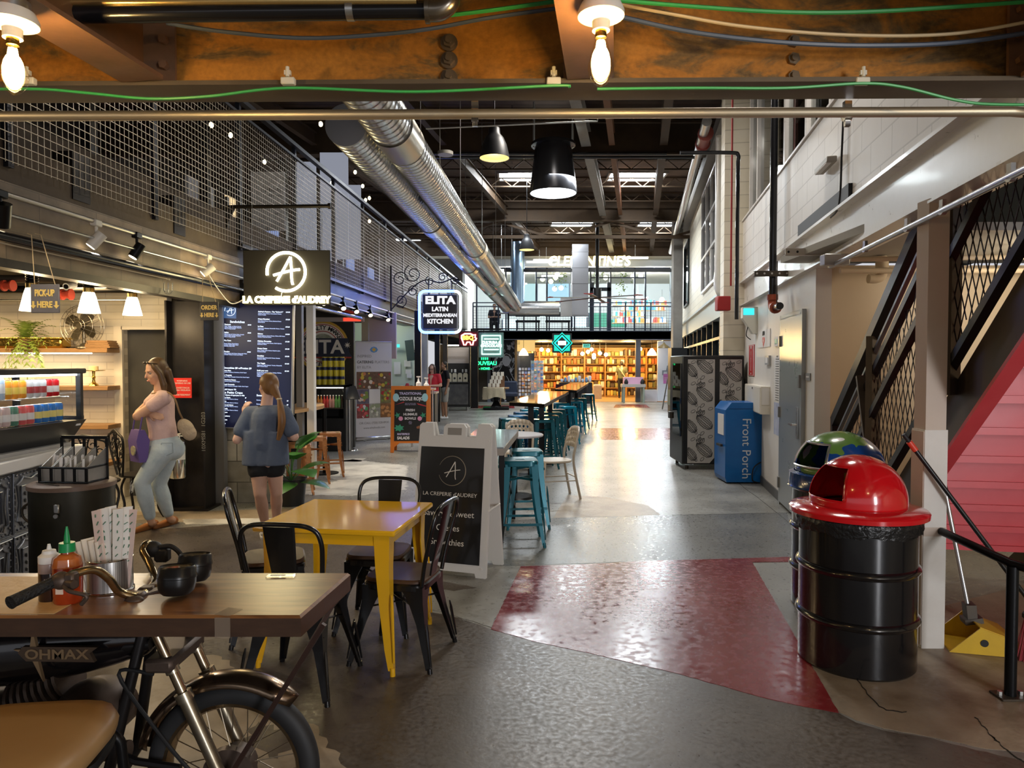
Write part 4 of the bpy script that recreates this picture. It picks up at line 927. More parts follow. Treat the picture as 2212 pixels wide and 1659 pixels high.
def drum(loc,r,h,name,label,rim):
 t=thing(name,label,'trash can',loc)
 pr=[(0,0),(r*.97,0),(r,.012),(r,.02)]
 for z in (h*.33,h*.66):pr+=[(r,z-.022),(r+.012,z-.012),(r+.016,z),(r+.012,z+.012),(r,z+.022)]
 pr+=[(r,h-.03),(r+.008,h-.02),(r+.008,h),(r-.01,h),(r-.012,h-.02),(r-.012,.03),(0,.03)]
 MB().lathe(pr,n=56).build('drum',DR,t,ang=33);return t
dp=(1.86,3.8,0);dr,dh=.292,.80
t=drum(dp,dr,dh,'trash_drum','black steel drum trash can with a glossy red dome lid',None)
b=MB();rnd=random.Random(3);nn=120;rows=[]
for j,(rr_,z) in enumerate(((dr+.006,dh+.004),(dr+.02,dh-.004),(dr+.02,dh-.03),(dr+.017,dh-.055),(dr+.014,dh-.08))):
 rows.append([((rr_+(.004*math.sin(i*1.9+j*2.1)+rnd.uniform(-.003,.003) if j>1 else 0))*math.cos(2*PI*i/nn),(rr_+(.004*math.sin(i*1.9+j*2.1) if j>1 else 0))*math.sin(2*PI*i/nn),z+(.006*math.sin(i*.37+1)+.004*math.sin(i*.9) if j==4 else 0)) for i in range(nn)])
b.add([p for r_ in rows for p in r_],[(j*nn+i,j*nn+(i+1)%nn,(j+1)*nn+(i+1)%nn,(j+1)*nn+i) for j in range(4) for i in range(nn)]);b.build('bin_liner',M('bag_black',(.012,.012,.012),.2,bump=(40,.5)),t,ang=70)
def dome(t,mats,rdome,hdome,z0,aim,hole_w,hole_z0,hole_z1,skirt=0.0):
 """hemispherical hood with a real opening on the side facing `aim` (angle about z)"""
 n,m=72,22;v=[];f=[];mi=[]
 prof=[(rdome,0)]+[(rdome,skirt*k/2) for k in (1,2)] if skirt else [(rdome,0)]
 prof+=[(rdome*math.cos(PI/2*k/m),skirt+hdome*math.sin(PI/2*k/m)) for k in range(1,m)]
 for r_,z in prof:
  for i in range(n):
   a=2*PI*i/n+aim;v.append((r_*math.cos(a),r_*math.sin(a),z0+z))
 v.append((0,0,z0+skirt+hdome));top=len(v)-1;K=len(prof)
 hw=hole_w
 for j in range(K-1):
  for i in range(n):
   a=(i+.5)/n*2*PI;a=a-2*PI if a>PI else a;zc=(prof[j][1]+prof[j+1][1])/2
   if abs(a)<hw and hole_z0<zc<hole_z1:continue
   f.append((j*n+i,j*n+(i+1)%n,(j+1)*n+(i+1)%n,(j+1)*n+i))
 for i in range(n):f.append(((K-1)*n+i,(K-1)*n+(i+1)%n,top))
 b=MB();b.add(v,f);return b
RED=M('lid_red',(.62,.008,.012),.16,coat=.8)
b=MB();b.lathe([(.19,dh+.055),(.24,dh+.05),(dr+.045,dh+.03),(dr+.052,dh+.022),(dr+.05,dh+.0),(dr+.046,dh-.0),(dr+.044,dh+.018),(.2,dh+.04)],n=64,open=True)
lid=b.build('lid_brim',RED,t)
aim=math.radians(192)
b=dome(t,RED,.242,.235,dh+.045,aim,.60,.045,.21,skirt=.03);hood=b.build('dome_lid',RED,t,ang=60,recalc=False)
sm=hood.modifiers.new('thick','SOLIDIFY');sm.thickness=.004;sm.offset=-1
MB().bar((.2,.12,dh-.02),(.34,.1,dh-.05),.02,.02).build('lid_hook',BLKM,t)
MB().box((.05,.21,dh+.15),(.05,.004,.06)).build('yellow_sticker',M('sticker_yellow',(.5,.35,.03),.5),t)
dp2=(2.16,4.66,0)
t2=drum(dp2,dr,dh,'recycling_drum','black drum with blue dome lid painted with green and white patches',None)
EARTH=bpy.data.materials.new('lid_earth');EARTH.use_nodes=True;nt=EARTH.node_tree;n_=nt.nodes;bs=n_['Principled BSDF'];bs.inputs['Roughness'].default_value=.22;bs.inputs['Coat Weight'].default_value=.6
tc=n_.new('ShaderNodeTexCoord');nz=n_.new('ShaderNodeTexNoise');nz.inputs['Scale'].default_value=4.2;nz.inputs['Detail'].default_value=2;rp=n_.new('ShaderNodeValToRGB');rp.color_ramp.interpolation='CONSTANT'
el=rp.color_ramp.elements;el[0].position=0;el[0].color=(.01,.06,.26,1);el[1].position=.52;el[1].color=(.12,.24,.05,1);e=el.new(.66);e.color=(.75,.75,.74,1)
nt.links.new(tc.outputs['Object'],nz.inputs['Vector']);nt.links.new(nz.outputs['Fac'],rp.inputs[0]);nt.links.new(rp.outputs[0],bs.inputs['Base Color'])
BLU=M('lid_blue',(.01,.055,.24),.2,coat=.7)
MB().lathe([(dr-.01,dh+.09),(dr+.02,dh+.08),(dr+.022,dh+.0),(dr+.03,dh-.01),(dr+.018,dh-.012),(dr+.016,dh+.07)],n=56,open=True).build('lid_collar',BLU,t2)
b=dome(t2,EARTH,.275,.25,dh+.085,math.radians(196),.55,.04,.2,skirt=.02);hood=b.build('dome_lid',EARTH,t2,ang=60,recalc=False);sm=hood.modifiers.new('thick','SOLIDIFY');sm.thickness=.004;sm.offset=-1
MB().lathe([(.0,dh+.0),(.24,dh+.0)],n=40).build('inner_shadow_plate',BLKM,t2);MB().lathe([(.0,dh+.0),(.24,dh+.0)],n=40).build('mouth_shadow_plate',BLKM,t)  # flat black discs put in for the dark inside of both drums
pts=[]
for k in range(24):
 u=k/24*4;e=int(u);w=u-e;a,z=[(-.57+1.14*w,.045),(.57,.045+.15*w),(.57-1.14*w,.195),(-.57,.195-.15*w)][e]
 rr_=.279*math.sqrt(max(.05,1-(max(0,z-.02)/.25)**2));a+=math.radians(196);pts.append((rr_*math.cos(a),rr_*math.sin(a),dh+.085+z))
MB().tube(pts,.008,n=6,closed=True).build('opening_trim',GALV,t2)
YLW=M('dustpan_yellow',(.72,.46,.02),.45,var=(8,(.62,.38,.02)))
t=thing('lobby_dustpan','yellow lobby dustpan with long grey handle beside the white post','dustpan',(2.62,3.98,0),rz=-.25)
b=MB();pf=[(-.13,.005),(.16,.005),(.16,.09),(.0,.16),(-.05,.16)]
for y in (-.14,.14):b.prism([(-.17,.005),(.16,.005),(.16,.09),(-.02,.15)],.006,Matrix(((1,0,0,0),(0,0,-1,y),(0,1,0,0),(0,0,0,1))))
b.box((0,0,.006),(.33,.28,.008)).box((.16,0,.05),(.008,.28,.09)).bar((.16,0,.092),(-.02,0,.152),.28,.006);b.build('pan',YLW,t,smooth=False)
MB().bar((-.02,0,.15),(-.03,0,.24),.08,.05).bar((-.06,0,.14),(.03,0,.16),.09,.03).build('bracket',STEEL,t)
MB().cyl((-.03,0,.2),(-.13,.1,.86),.0125).build('handle',M('alu',(.5,.5,.5),.3,.9),t);MB().cyl((-.125,.095,.83),(-.155,.125,1.02),.017).build('grip',BLKM,t);MB().cyl((.0,-.148,.07),(.0,-.15,.07),.02).build('hole',BLKM,t)
t=thing('broom','black broom with red tipped handle leaning on the white post','broom',(2.86,3.78,0))
a,q=Vector((2.79-2.86,4.02-3.78,.30)),Vector((P(1968,955,3.9).x-2.86,3.92-3.78,P(1968,955,3.9).z))
a=Vector((-.02,.02,.26));dd=(q-a).normalized()
MB().cyl(a,q,.0125).build('handle',M('handle_black',(.012,.012,.012),.3),t);MB().cyl(q-dd*.0,q-dd*.06,.016).build('grip',M('tip_red',(.7,.06,.03),.4),t);MB().cyl(q,q+dd*.05,.011).build('tip',BLKM,t)
m=Matrix.Translation((0,0,0))
MB().bev((.0,0,.245),(.22,.05,.05),.015).build('head',BLKM,t);b=MB();rnd=random.Random(2)
for k in range(160):
 x,y=rnd.uniform(-.1,.1),rnd.uniform(-.02,.02);b.bar((x,y,.23),(x*1.5+rnd.uniform(-.01,.01),y*1.6,.004),.004,.004)
b.build('bristles',M('bristle_red',(.35,.05,.06),.7),t,smooth=False)
t=thing('queue_rail','black pipe handrail with bolted post in front of the red stairs','railing',(2.39,3.36,0));zt_=P(2190,1232,3.36).z
MB().cyl((0,0,0),(0,0,zt_+.02),.026,n=16).build('post',BLK,t);MB().bev((0,0,.006),(.14,.1,.012),.003).build('base_plate',STEEL,t)
e=P(2034,1148,3.93);MB().tube([(e.x-2.39,e.y-3.36,e.z),(0,0,zt_+.03),(.16,-.2,zt_+.0),(.5,-.6,zt_-.05)],.022,n=12).build('handrail',BLK,t)
for x in (-.05,.05):MB().cyl((x,0,.012),(x,0,.03),.012,n=6).build('bolt',GALV,t)
BULB=E('bulb_hot',(1,.74,.30),42);PORC=M('porcelain',(.85,.8,.7),.25)
for i,(px,py,Y,lab) in enumerate(((28,118,1.77,'glowing filament bulb at the upper left under the rusty joists'),(1298,102,1.79,'glowing filament bulb hanging beside the rusty joist near the middle of the beam'))):
 p=P(px,py,Y);zt=P(px,py-66,Y).z;t=thing('filament_bulb',lab,'light bulb',(p.x,p.y,zt))
 MB().lathe([(.0,.03),(.05,.03),(.058,.012),(.058,0),(.05,-.004),(.022,-.012),(.022,-.035),(0,-.035)],n=28).build('lamp_holder',PORC,t)
 MB().lathe([(.04,.03),(.04,.055),(0,.055)],n=20).build('box',GALV,t)
 g=MB().lathe([(.013,-.035),(.015,-.055),(.022,-.085),(.031,-.115),(.0325,-.13),(.029,-.148),(.018,-.163),(.005,-.172),(0,-.174)],n=24).build('bulb_glass',glassmat('bulb_clear',(1,.95,.85),.05),t)
 b=MB()
 for k in range(6):
  a=k*PI/3;b.tube([(.006*math.cos(a),.006*math.sin(a),-.06),(.016*math.cos(a),.016*math.sin(a),-.125),(.006*math.cos(a+.5),.006*math.sin(a+.5),-.15)],.0045,n=6)
 b.sph((0,0,-.115),(.024,.024,.045),14,9)
 b.build('filament',BULB,t);MB().cyl((0,0,-.035),(0,0,-.052),.0145).build('screw_cap',BRS,t)
 light('POINT','bulb_and_fill_light',(p.x,p.y-.0,p.z-.02),13,(1,.62,.22),.035)
def hrun(py0,py1,Y,r,m,name,lab,cat,x0=-1200,x1=3000):
 a,q=P(x0,py0+(py0-py1)*0.0,Y),P(x1,py1,Y);tag(MB().cyl(a,q,r,n=14).build(name,m),lab,cat);return a,q
EMT=M('conduit_near',(.7,.62,.47),.42,.9)
a,q=P(-400,253,2.47),P(2185,241,2.43)
pts=[a,q,P(2225,244,2.41),P(2262,258,2.38),P(2275,300,2.36),P(2280,420,2.34)]
tag(MB().tube(pts,.0172,n=14).build('conduit',EMT),'long steel conduit hung just below the rusty beam','conduit')
p0=None
for px,w in ((1026,.03),(1830,.03)):
 c=P(px,248,2.455)
 if p0 is None:
  p0=thing('conduit_strap','clear metal strap clamping the long conduit under the beam','clamp',c,group='straps on the long conduit');MB().lathe([(.02,-.012),(.0215,-.012),(.0215,.012),(.02,.012)],mtx=Matrix.Rotation(PI/2,4,'Y').to_3x3(),n=18).box((0,0,-.03),(.018,.014,.02)).box((0,0,.03),(.024,.02,.03)).build('strap',CHROME,p0)
 else:dup(p0,c)
p0=None
for px,py in ((62,200),(623,200),(1196,195),(1862,186)):
 c=P(px,py,2.262);c.z=2.5
 if p0 is None:
  p0=thing('cable_clip','small white cable clip gripping the edge of the rusty beam','clip',c,group='white clips on the beam edge');W_=M('clip_white',(.7,.66,.55),.45)
  MB().bev((0,0,-.012),(.044,.022,.022),.003).build('body',W_,p0);MB().cyl((0,-.008,0),(0,-.008,.03),.006).box((0,-.005,.012),(.02,.012,.014)).build('tab',W_,p0)
 else:dup(p0,c)
GRN=M('cable_green',(.05,.42,.10),.4);BLC=M('cable_slate',(.10,.13,.19),.4);CRC=M('cable_cream',(.8,.62,.36),.5)
def cab(pts,m,r,lab,Y=2.25):
 q=[P(x,y,yy if (yy:=(Y if len(e)==0 else e[0])) else Y) for x,y,*e in pts];tag(MB().tube(spline(q,8),r,n=6).build('cable',m),lab,'cable')
cab([(-200,196),(60,192),(180,200),(320,213),(450,208),(623,190),(900,198),(1196,185),(1230,188)],GRN,.0045,'green cable sagging between clips along the left of the beam edge',2.255)
cab([(1290,192),(1500,190),(1700,190),(1862,180),(1950,188),(2060,215),(2140,225),(2320,226)],GRN,.0045,'green cable running along the right of the beam edge',2.25)
cab([(360,50),(480,68),(650,82),(800,76),(930,62),(1060,38),(1222,16)],BLC,.006,'slate blue cable sagging in front of the rusty beam, left of the middle bulb',2.2)
cab([(1340,36),(1500,70),(1700,92),(1900,98),(2100,88),(2400,40)],BLC,.007,'slate blue cable sagging in front of the rusty beam, right of the middle bulb',2.2)
cab([(1330,8),(1450,30),(1600,56),(1800,74),(2000,76),(2150,60),(2400,10)],CRC,.005,'cream cable sagging above the slate blue cable',2.17)
cab([(1330,0),(1500,14),(1700,26),(1900,24),(2212,4),(2400,-10)],GRN,.006,'bundle of green cable high above the beam at the right',2.12)
cab([(960,34),(1060,22),(1220,0),(1300,-12)],GRN,.006,'green cable above the black pipe elbow',2.12)
a,q=P(-300,36,2.0),P(925,22,2.0)
t=thing('black_pipe','black overhead pipe with a chrome elbow in front of the rusty beam','pipe',a);MB().cyl((0,0,0),q-a,.025,n=16).build('pipe',M('pipe_black',(.012,.012,.014),.25,.3,coat=.5),t)
e=q-a;MB().tube(spline([e,e+Vector((.03,0,.002)),e+Vector((.055,0,.02)),e+Vector((.06,0,.05)),e+Vector((.06,0,.12))]),.031,n=14).cyl(e-Vector((.008,0,0)),e+Vector((.004,0,0)),.036).build('elbow',M('elbow_steel',(.25,.22,.18),.25,.9),t)
c=P(757,22,2.0)-a;MB().cyl(c-Vector((.01,0,0)),c+Vector((.01,0,0)),.029).box(c+Vector((0,0,.06)),(.014,.02,.08)).build('pipe_hanger',GALV,t)
hrun(6,2,1.98,.011,M('conduit_gold',(.7,.5,.2),.25,.9),'brass_conduit','thin brassy conduit above the black overhead pipe','conduit',-300,900)
TW=bpy.data.materials.new('table_wood');TW.use_nodes=True;nt=TW.node_tree;n_=nt.nodes;bs=n_['Principled BSDF'];bs.inputs['Roughness'].default_value=.34;bs.inputs['Coat Weight'].default_value=.6;bs.inputs['Coat Roughness'].default_value=.3
tc=n_.new('ShaderNodeTexCoord');mp=n_.new('ShaderNodeMapping');mp.inputs['Scale'].default_value=(1.2,9,9);nz=n_.new('ShaderNodeTexNoise');nz.inputs['Scale'].default_value=2.6;nz.inputs['Detail'].default_value=8;nz.inputs['Distortion'].default_value=1.2
rp=n_.new('ShaderNodeValToRGB');el=rp.color_ramp.elements;el[0].position=.3;el[0].color=(.1,.04,.014,1);el[1].position=.7;el[1].color=(.28,.125,.042,1)
nt.links.new(tc.outputs['Object'],mp.inputs[0]);nt.links.new(mp.outputs[0],nz.inputs['Vector']);nt.links.new(nz.outputs['Fac'],rp.inputs[0]);nt.links.new(rp.outputs[0],bs.inputs['Base Color'])
bp_=n_.new('ShaderNodeBump');bp_.inputs['Strength'].default_value=.12;bp_.inputs['Distance'].default_value=.004;nt.links.new(nz.outputs['Fac'],bp_.inputs['Height']);nt.links.new(bp_.outputs[0],bs.inputs['Normal'])
TZ=.87
mt=thing('motorcycle_table','dark wooden table top built over an old motorcycle with its front wheel showing','table',(0,2.28,0))
def M0(px,py,Y):return P(px,py,Y)-Vector((0,2.28,0))
fl,fr,brc=G(650,1330,TZ),G(650,1330,TZ),G(757,1237,TZ)
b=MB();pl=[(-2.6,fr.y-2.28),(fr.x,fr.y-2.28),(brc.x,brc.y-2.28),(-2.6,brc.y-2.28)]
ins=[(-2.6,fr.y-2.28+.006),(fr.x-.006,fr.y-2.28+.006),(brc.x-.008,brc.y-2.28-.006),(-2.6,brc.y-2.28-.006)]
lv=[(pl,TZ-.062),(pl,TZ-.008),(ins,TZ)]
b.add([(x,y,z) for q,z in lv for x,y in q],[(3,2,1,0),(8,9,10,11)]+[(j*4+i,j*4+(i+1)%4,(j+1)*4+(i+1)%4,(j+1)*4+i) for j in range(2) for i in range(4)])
b.m=[1,0,1,1,1,1,0,0,0,0];b.build('tabletop',[TW,M('table_edge_shaded',(.04,.02,.012),.4,var=(9,(.07,.035,.018)),stretch=(1,5,5))],mt,ang=30)  # edge colour darkened to offset the frontal light and read as shaded
WC=Vector((-.907,0,.283));WR=.278
RUB=M('tyre_rubber',(.02,.02,.021),.6);ORC=M('old_chrome',(.42,.33,.2),.25,.95,var=(14,(.22,.13,.07)));OCG=M('fork_chrome',(.5,.42,.3),.22,.95,var=(10,(.28,.2,.12)));ENG=M('engine_metal',(.07,.05,.038),.5,.6,var=(12,(.14,.1,.08)))
RX=Matrix.Rotation(PI/2,3,'X')
wh=MB().lathe([(WR-.03,-.032),(WR-.008,-.026),(WR,-.008),(WR,.008),(WR-.008,.026),(WR-.03,.032),(WR-.055,.03),(WR-.06,.02),(WR-.06,-.02),(WR-.055,-.03),(WR-.03,-.032)],c=WC,n=64,mtx=RX).build('tyre',RUB,mt,ang=60)
MB().lathe([(WR-.052,-.03),(WR-.066,-.028),(WR-.075,-.012),(WR-.075,.012),(WR-.066,.028),(WR-.052,.03),(WR-.057,.0),(WR-.052,-.03)],c=WC,n=64,mtx=RX).build('rim',ORC,mt)
b=MB()
for k in range(28):
 a=2*PI*k/28;e=a+(.45 if k%2 else -.45);y=.035 if (k//2)%2 else -.035
 b.cyl(WC+Vector((.05*math.cos(e),y,.05*math.sin(e))),WC+Vector(((WR-.07)*math.cos(a),0,(WR-.07)*math.sin(a))),.0018,n=5,cap=False)
b.build('spokes',M('spoke_steel',(.3,.25,.18),.35,.9),mt)
MB().lathe([(0,-.06),(.03,-.06),(.062,-.045),(.065,0),(.085,.02),(.085,.05),(.03,.06),(0,.06)],c=WC,n=28,mtx=RX).build('hub',ENG,mt)
def arcfender(a0,a1,r,w,th=.003):
 b=MB();n=28;m=8;v=[]
 for i in range(n+1):
  a=a0+(a1-a0)*i/n;tap=min(1,6*min(i/n+.08,1.04-i/n))
  for j in range(m+1):
   u=-1+2*j/m;rr_=r-.034*u*u*abs(u)*1.0;v.append((WC.x+rr_*math.cos(a),WC.y+u*w/2*tap,WC.z+rr_*math.sin(a)))
 b.add(v,[(i*(m+1)+j,i*(m+1)+j+1,(i+1)*(m+1)+j+1,(i+1)*(m+1)+j) for i in range(n) for j in range(m)]);return b
f=arcfender(math.radians(48),math.radians(168),.318,.115).build('fender',M('fender_chrome',(.3,.22,.15),.22,.95,var=(7,(.14,.09,.06))),mt,ang=70,recalc=False);sm=f.modifiers.new('t','SOLIDIFY');sm.thickness=.003
for sy in (-1,1):
 top=Vector((-1.135,sy*.085,TZ-.063));ax=WC+Vector((0.0,sy*.085,0));d=ax-top
 u=MB();u.cyl(top,top+d*.47,.016,n=14).mat(1).cyl(top+d*.30,top+d*.33,.022).cyl(top+d*.45,top+d*.5,.027).cyl(top+d*.47,ax,.023,.02,n=16)
 u.build('fork_leg',[OCG,M('slider_alloy',(.4,.36,.28),.3,.9,var=(16,(.27,.22,.15)))],mt)
b=MB();
for t_ in (.04,.27):
 p=Vector((-1.135,0,TZ-.063))+Vector((.228,0,-.53))*t_;b.bev(p+Vector((-.02,0,0)),(.09,.24,.045),.01)
b.build('triple_clamp',ENG,mt)
MB().tube(spline([(-1.13,-.07,.62),(-1.24,-.07,.62),(-1.08,-.1,.42),(-.98,-.1,.3)]),.006).build('brake_cable',BLKM,mt)
tk=MB();n,m=34,28;v=[]
for i in range(n+1):
 u=i/n;x=-2.05+.90*u;s=math.sin(PI*min(1,.08+u*.94))**.38 if u<.93 else max(.02,(1-u)/.07)**.5*.62
 hh=.115*s*(1-.18*max(0,u-.6)/.4);ww=.125*s*(1-.45*max(0,u-.45)/.55);zc=.665+.035*u
 for j in range(m):
  a=2*PI*j/m;cz,cy=math.sin(a),math.cos(a);v.append((x,ww*math.copysign(abs(cy)**.82,cy),zc+hh*math.copysign(abs(cz)**.88,cz)))
tk.add(v,[(i*m+j,i*m+(j+1)%m,(i+1)*m+(j+1)%m,(i+1)*m+j) for i in range(n) for j in range(m)]+[tuple(range(m))[::-1],tuple(n*m+j for j in range(m))])
tank=tk.build('fuel_tank',M('tank_black',(.006,.005,.006),.15,.2,coat=.8),mt,ang=70)
GOLD=M('emblem_gold',(.3,.2,.11),.4,.6)
b=MB();c=(-1.47,-.116,.712);st4=[(0,.075),(.012,.012),(.06,.0),(.012,-.012),(.03,-.09),(-.008,-.012),(-.06,.01),(-.01,.012)]
b.prism(st4,.012,Matrix.Translation(c)@XZ);b.build('emblem_star',GOLD,tank,smooth=False)
MB().prism([(-.03,.02),(.2,.018),(.175,.0),(.19,-.028),(-.02,-.025),(-.045,0)],.014,Matrix.Translation(c)@XZ).build('emblem_bar',M('emblem_dark',(.09,.06,.04),.4,.5),tank,smooth=False)
text('OHMAX',.042,GOLD,tank,(-1.395,-.132,.708),(PI/2,0,0),.001,sx=1.25,bold=.001)
text('Iron Wheels\nCustom',.02,M('tank_print',(.25,.2,.18),.5),tank,(-1.72,-.129,.66),(PI/2,.25,0),.001)
b=MB();b.sph((-1.62,.0,.40),(.17,.12,.14),20,12).cyl((-1.58,-.15,.40),(-1.58,.15,.40),.115,n=24).cyl((-1.36,-.12,.44),(-1.36,.12,.44),.085,n=22).bev((-1.8,0,.42),(.3,.2,.2),.03).sph((-1.34,-.03,.5),(.11,.13,.085),18,10)
b.build('engine',ENG,mt)
b=MB()
for k in range(8):b.cyl((-1.6+.022*k,0,.50+.012*k),(-1.59+.022*k,0,.504+.012*k),.075,n=20)
for k in range(5):b.tube(spline([(-1.75+.05*k,-.13,.3+.01*k),(-1.7+.05*k,-.16,.38),(-1.76+.06*k,-.12,.5)]),.012)
b.build('cylinder_fins',ENG,mt)
b=MB()
for sy in (-.09,.09):b.tube([(-1.18,sy*.4,.74),(-1.27,sy,.3),(-1.35,sy,.16),(-2.0,sy,.16)],.018,n=10).tube([(-1.16,sy*.3,.7),(-2.05,sy*.5,.62)],.018,n=10)
b.tube([(-1.35,0,.36),(-1.2,-.05,.33),(-1.05,-.07,.32)],.012)
b.build('frame',M('frame_black',(.014,.012,.012),.4,.4),mt)
b=MB();b.cyl((-1.25,0,.34),(-1.9,0,.3),.03);b.cyl((-1.35,-.11,.16),(-1.35,.11,.16),.03).cyl((-1.42,0,.16),(-1.42,0,0),.018).cyl((-2.0,0,.16),(-2.0,0,0),.018);b.build('stand',ENG,mt)
for (x0,y0,x1,y1) in ((735,1290,500,1655),(700,1310,470,1700)):
 a=M0(x0,y0,2.44 if x0==735 else 2.14);a.z=TZ-.064;MB().bar(a,WC+Vector((.02,.1 if x0==735 else -.1,.02)),.014,.014).build('brace_rod',M('brace_rust',(.05,.025,.018),.5,.4),mt)
hb=[M0(118,1257,2.02),M0(165,1238,2.06),M0(205,1231,2.1),M0(235,1250,2.13),M0(258,1278,2.16),M0(300,1288,2.2),M0(325,1270,2.3),M0(335,1250,2.4),M0(322,1215,2.46),M0(309,1190,2.49),M0(318,1174,2.52),M0(342,1180,2.58)]
h_=MB().tube(spline(hb,6),.0125,n=12).build('handlebar',M('bar_chrome',(.45,.36,.22),.2,.95,var=(25,(.22,.14,.06))),mt)
MB().tube([M0(22,1302,1.93),M0(30,1298,1.94),M0(115,1258,2.02),M0(122,1255,2.025)],[.019,.0175,.0165,.02],n=14).build('grip',M('grip_rubber',(.012,.012,.012),.55,bump=(120,.6)),h_)
b=MB();c=M0(132,1254,2.03);b.sph(c,(.028,.026,.026),12,8).cyl(c+Vector((.0,0,-.005)),c+Vector((.05,-.02,-.005)),.012).tube(spline([c,c+Vector((.04,-.03,-.02)),c+Vector((.09,-.03,-.035)),c+Vector((.075,-.03,-.06))]),.006).bev(c+Vector((.03,0,.0)),(.03,.035,.05),.006);b.build('switch_cluster',ENG,h_)
b=MB();c=M0(330,1186,2.53);b.sph(c,(.035,.03,.03),12,8).bev(c+Vector((.035,0,-.02)),(.05,.04,.05),.008).tube(spline([c+Vector((.03,-.01,.01)),c+Vector((.07,-.01,.012)),c+Vector((.1,-.01,-.01)),c+Vector((.11,-.01,-.035))]),.009);b.build('brake_lever',BLKM,h_)
b=MB()
for px,py,Y in ((296,1288,2.2),(318,1275,2.27),(340,1268,2.3)):b.bev(M0(px,py,Y)-Vector((0,0,.004)),(.05,.045,.035),.008)
b.sph(M0(290,1297,2.17),(.03,.02,.014),14,8);b.bar(M0(300,1290,2.22),M0(400,1260,2.32),.035,.02);b.build('handlebar_clamp',ENG,mt)
for px,py,Y,r in ((381,1300,2.19,.056),(420,1270,2.33,.052)):
 c=M0(px,py,Y);c.z=TZ+.012
 g=MB().lathe([(0,0),(r*.7,.0),(r*.92,.012),(r,.035),(r,.05),(r*1.04,.052),(r*1.04,.06),(r,.064),(r*.98,.082),(r*.9,.088),(r*.86,.082),(0,.082)],c=c,n=32,mtx=Matrix.Rotation(-.12,3,'X')).build('gauge',M('gauge_black',(.014,.014,.014),.3,.3),mt)
 MB().lathe([(0,.083),(r*.85,.083)],c=c,n=28,mtx=Matrix.Rotation(-.12,3,'X')).build('gauge_glass',M('gauge_face',(.3,.24,.14),.12,coat=1),g)
KR=M('kraft_paper',(.55,.36,.16),.55,var=(12,(.62,.43,.21)),bump=(20,.2));a,q=G(92,1340,TZ),G(92,1237,TZ)
tag(MB().box((-2.0+(a.x+2.6)*0+.0,0,0),(1,1,1)).build('tmp',KR),'x','x');bpy.data.objects.remove(bpy.data.objects['tmp'])
tag(MB().box(((a.x-2.4)/2,(a.y+q.y)/2,TZ+.001),(abs(a.x+2.4),.36,.0016)).build('kraft_paper',KR),'sheet of brown kraft paper on the left of the wooden table','paper')
def base(px,py,z=TZ):g=G(px,py,z);return g
c=base(147,1300);t=thing('hot_sauce_bottle','squeeze bottle of red chili sauce with green pointed cap','sauce bottle',c)
MB().lathe([(0,0),(.036,0),(.040,.006),(.041,.05),(.041,.11),(.036,.135),(.018,.15),(.017,.156),(0,.156)],n=26).build('bottle',M('sauce_red',(.42,.045,.008),.15,coat=.6,var=(10,(.3,.03,.006))),t)
MB().lathe([(.0415,.115),(.0415,.112),(.037,.137),(.0185,.151)],n=26).build('shoulder',M('sauce_clear',(.55,.16,.04),.12,coat=.6),t)
MB().lathe([(.0,.183),(.022,.183),(.023,.156),(0,.156)],n=20).lathe([(.009,.183),(.008,.2),(.003,.232),(0,.233)],n=14).build('cap',M('cap_green',(.01,.28,.08),.35),t)
tx=text('SRIRACHA\nHOT CHILI SAUCE',.011,M('print_pale',(.75,.6,.5),.5),t,(0,-.0418,.085),ext=.0004,line=1.2);tx.name='label_print'
MB().box((0,-.0405,.045),(.022,.003,.018)).build('label_patch',M('print_pale',(.75,.6,.5),.5),t)
c=base(108,1296);t=thing('soy_sauce_bottle','squat plastic sauce bottle with dark sauce and white cap','sauce bottle',c)
MB().lathe([(0,0),(.028,0),(.030,.006),(.030,.088),(0,.088)],n=22).build('sauce',M('soy_dark',(.025,.01,.008),.15,coat=.5),t);MB().lathe([(.030,.088),(.030,.115),(.0285,.118),(0,.118)],n=22).build('bottle',M('bottle_cloudy',(.4,.3,.27),.3),t)
MB().lathe([(0,.118),(.03,.118),(.03,.138),(.02,.146),(.018,.155),(.007,.158),(.004,.174),(0,.174)],n=22).build('cap',M('cap_white',(.78,.76,.72),.4),t)
c=base(230,1278);c.y+=.02;t=thing('utensil_cup','perforated metal cup holding napkins and wrapped chopsticks','cup',c);CR=.068
MTL=bpy.data.materials.new('perforated');MTL.use_nodes=True;nt=MTL.node_tree;n_=nt.nodes;bs=n_['Principled BSDF'];bs.inputs['Metallic'].default_value=.9;bs.inputs['Roughness'].default_value=.35
tc=n_.new('ShaderNodeTexCoord');vz=n_.new('ShaderNodeTexVoronoi');vz.inputs['Scale'].default_value=260;vz.inputs['Randomness'].default_value=0;rp=n_.new('ShaderNodeValToRGB');el=rp.color_ramp.elements;el[0].position=.28;el[0].color=(.05,.05,.05,1);el[1].position=.4;el[1].color=(.55,.54,.52,1)
nt.links.new(tc.outputs['Object'],vz.inputs['Vector']);nt.links.new(vz.outputs['Distance'],rp.inputs[0]);nt.links.new(rp.outputs[0],bs.inputs['Base Color'])
MB().lathe([(0,.004),(CR,.004),(CR,.105),(CR-.002,.105),(CR-.002,.007),(0,.007)],n=36).build('cup_body',MTL,t);b=MB();b.tube(circ((0,0,.004),CR,30,plane='xy'),.004,closed=True).tube(circ((0,0,.105),CR,30,plane='xy'),.0025,closed=True);b.build('cup_rim',CHROME,t)
NAP=M('napkin',(.72,.66,.57),.8);g0=(c.x,c.y,c.z)
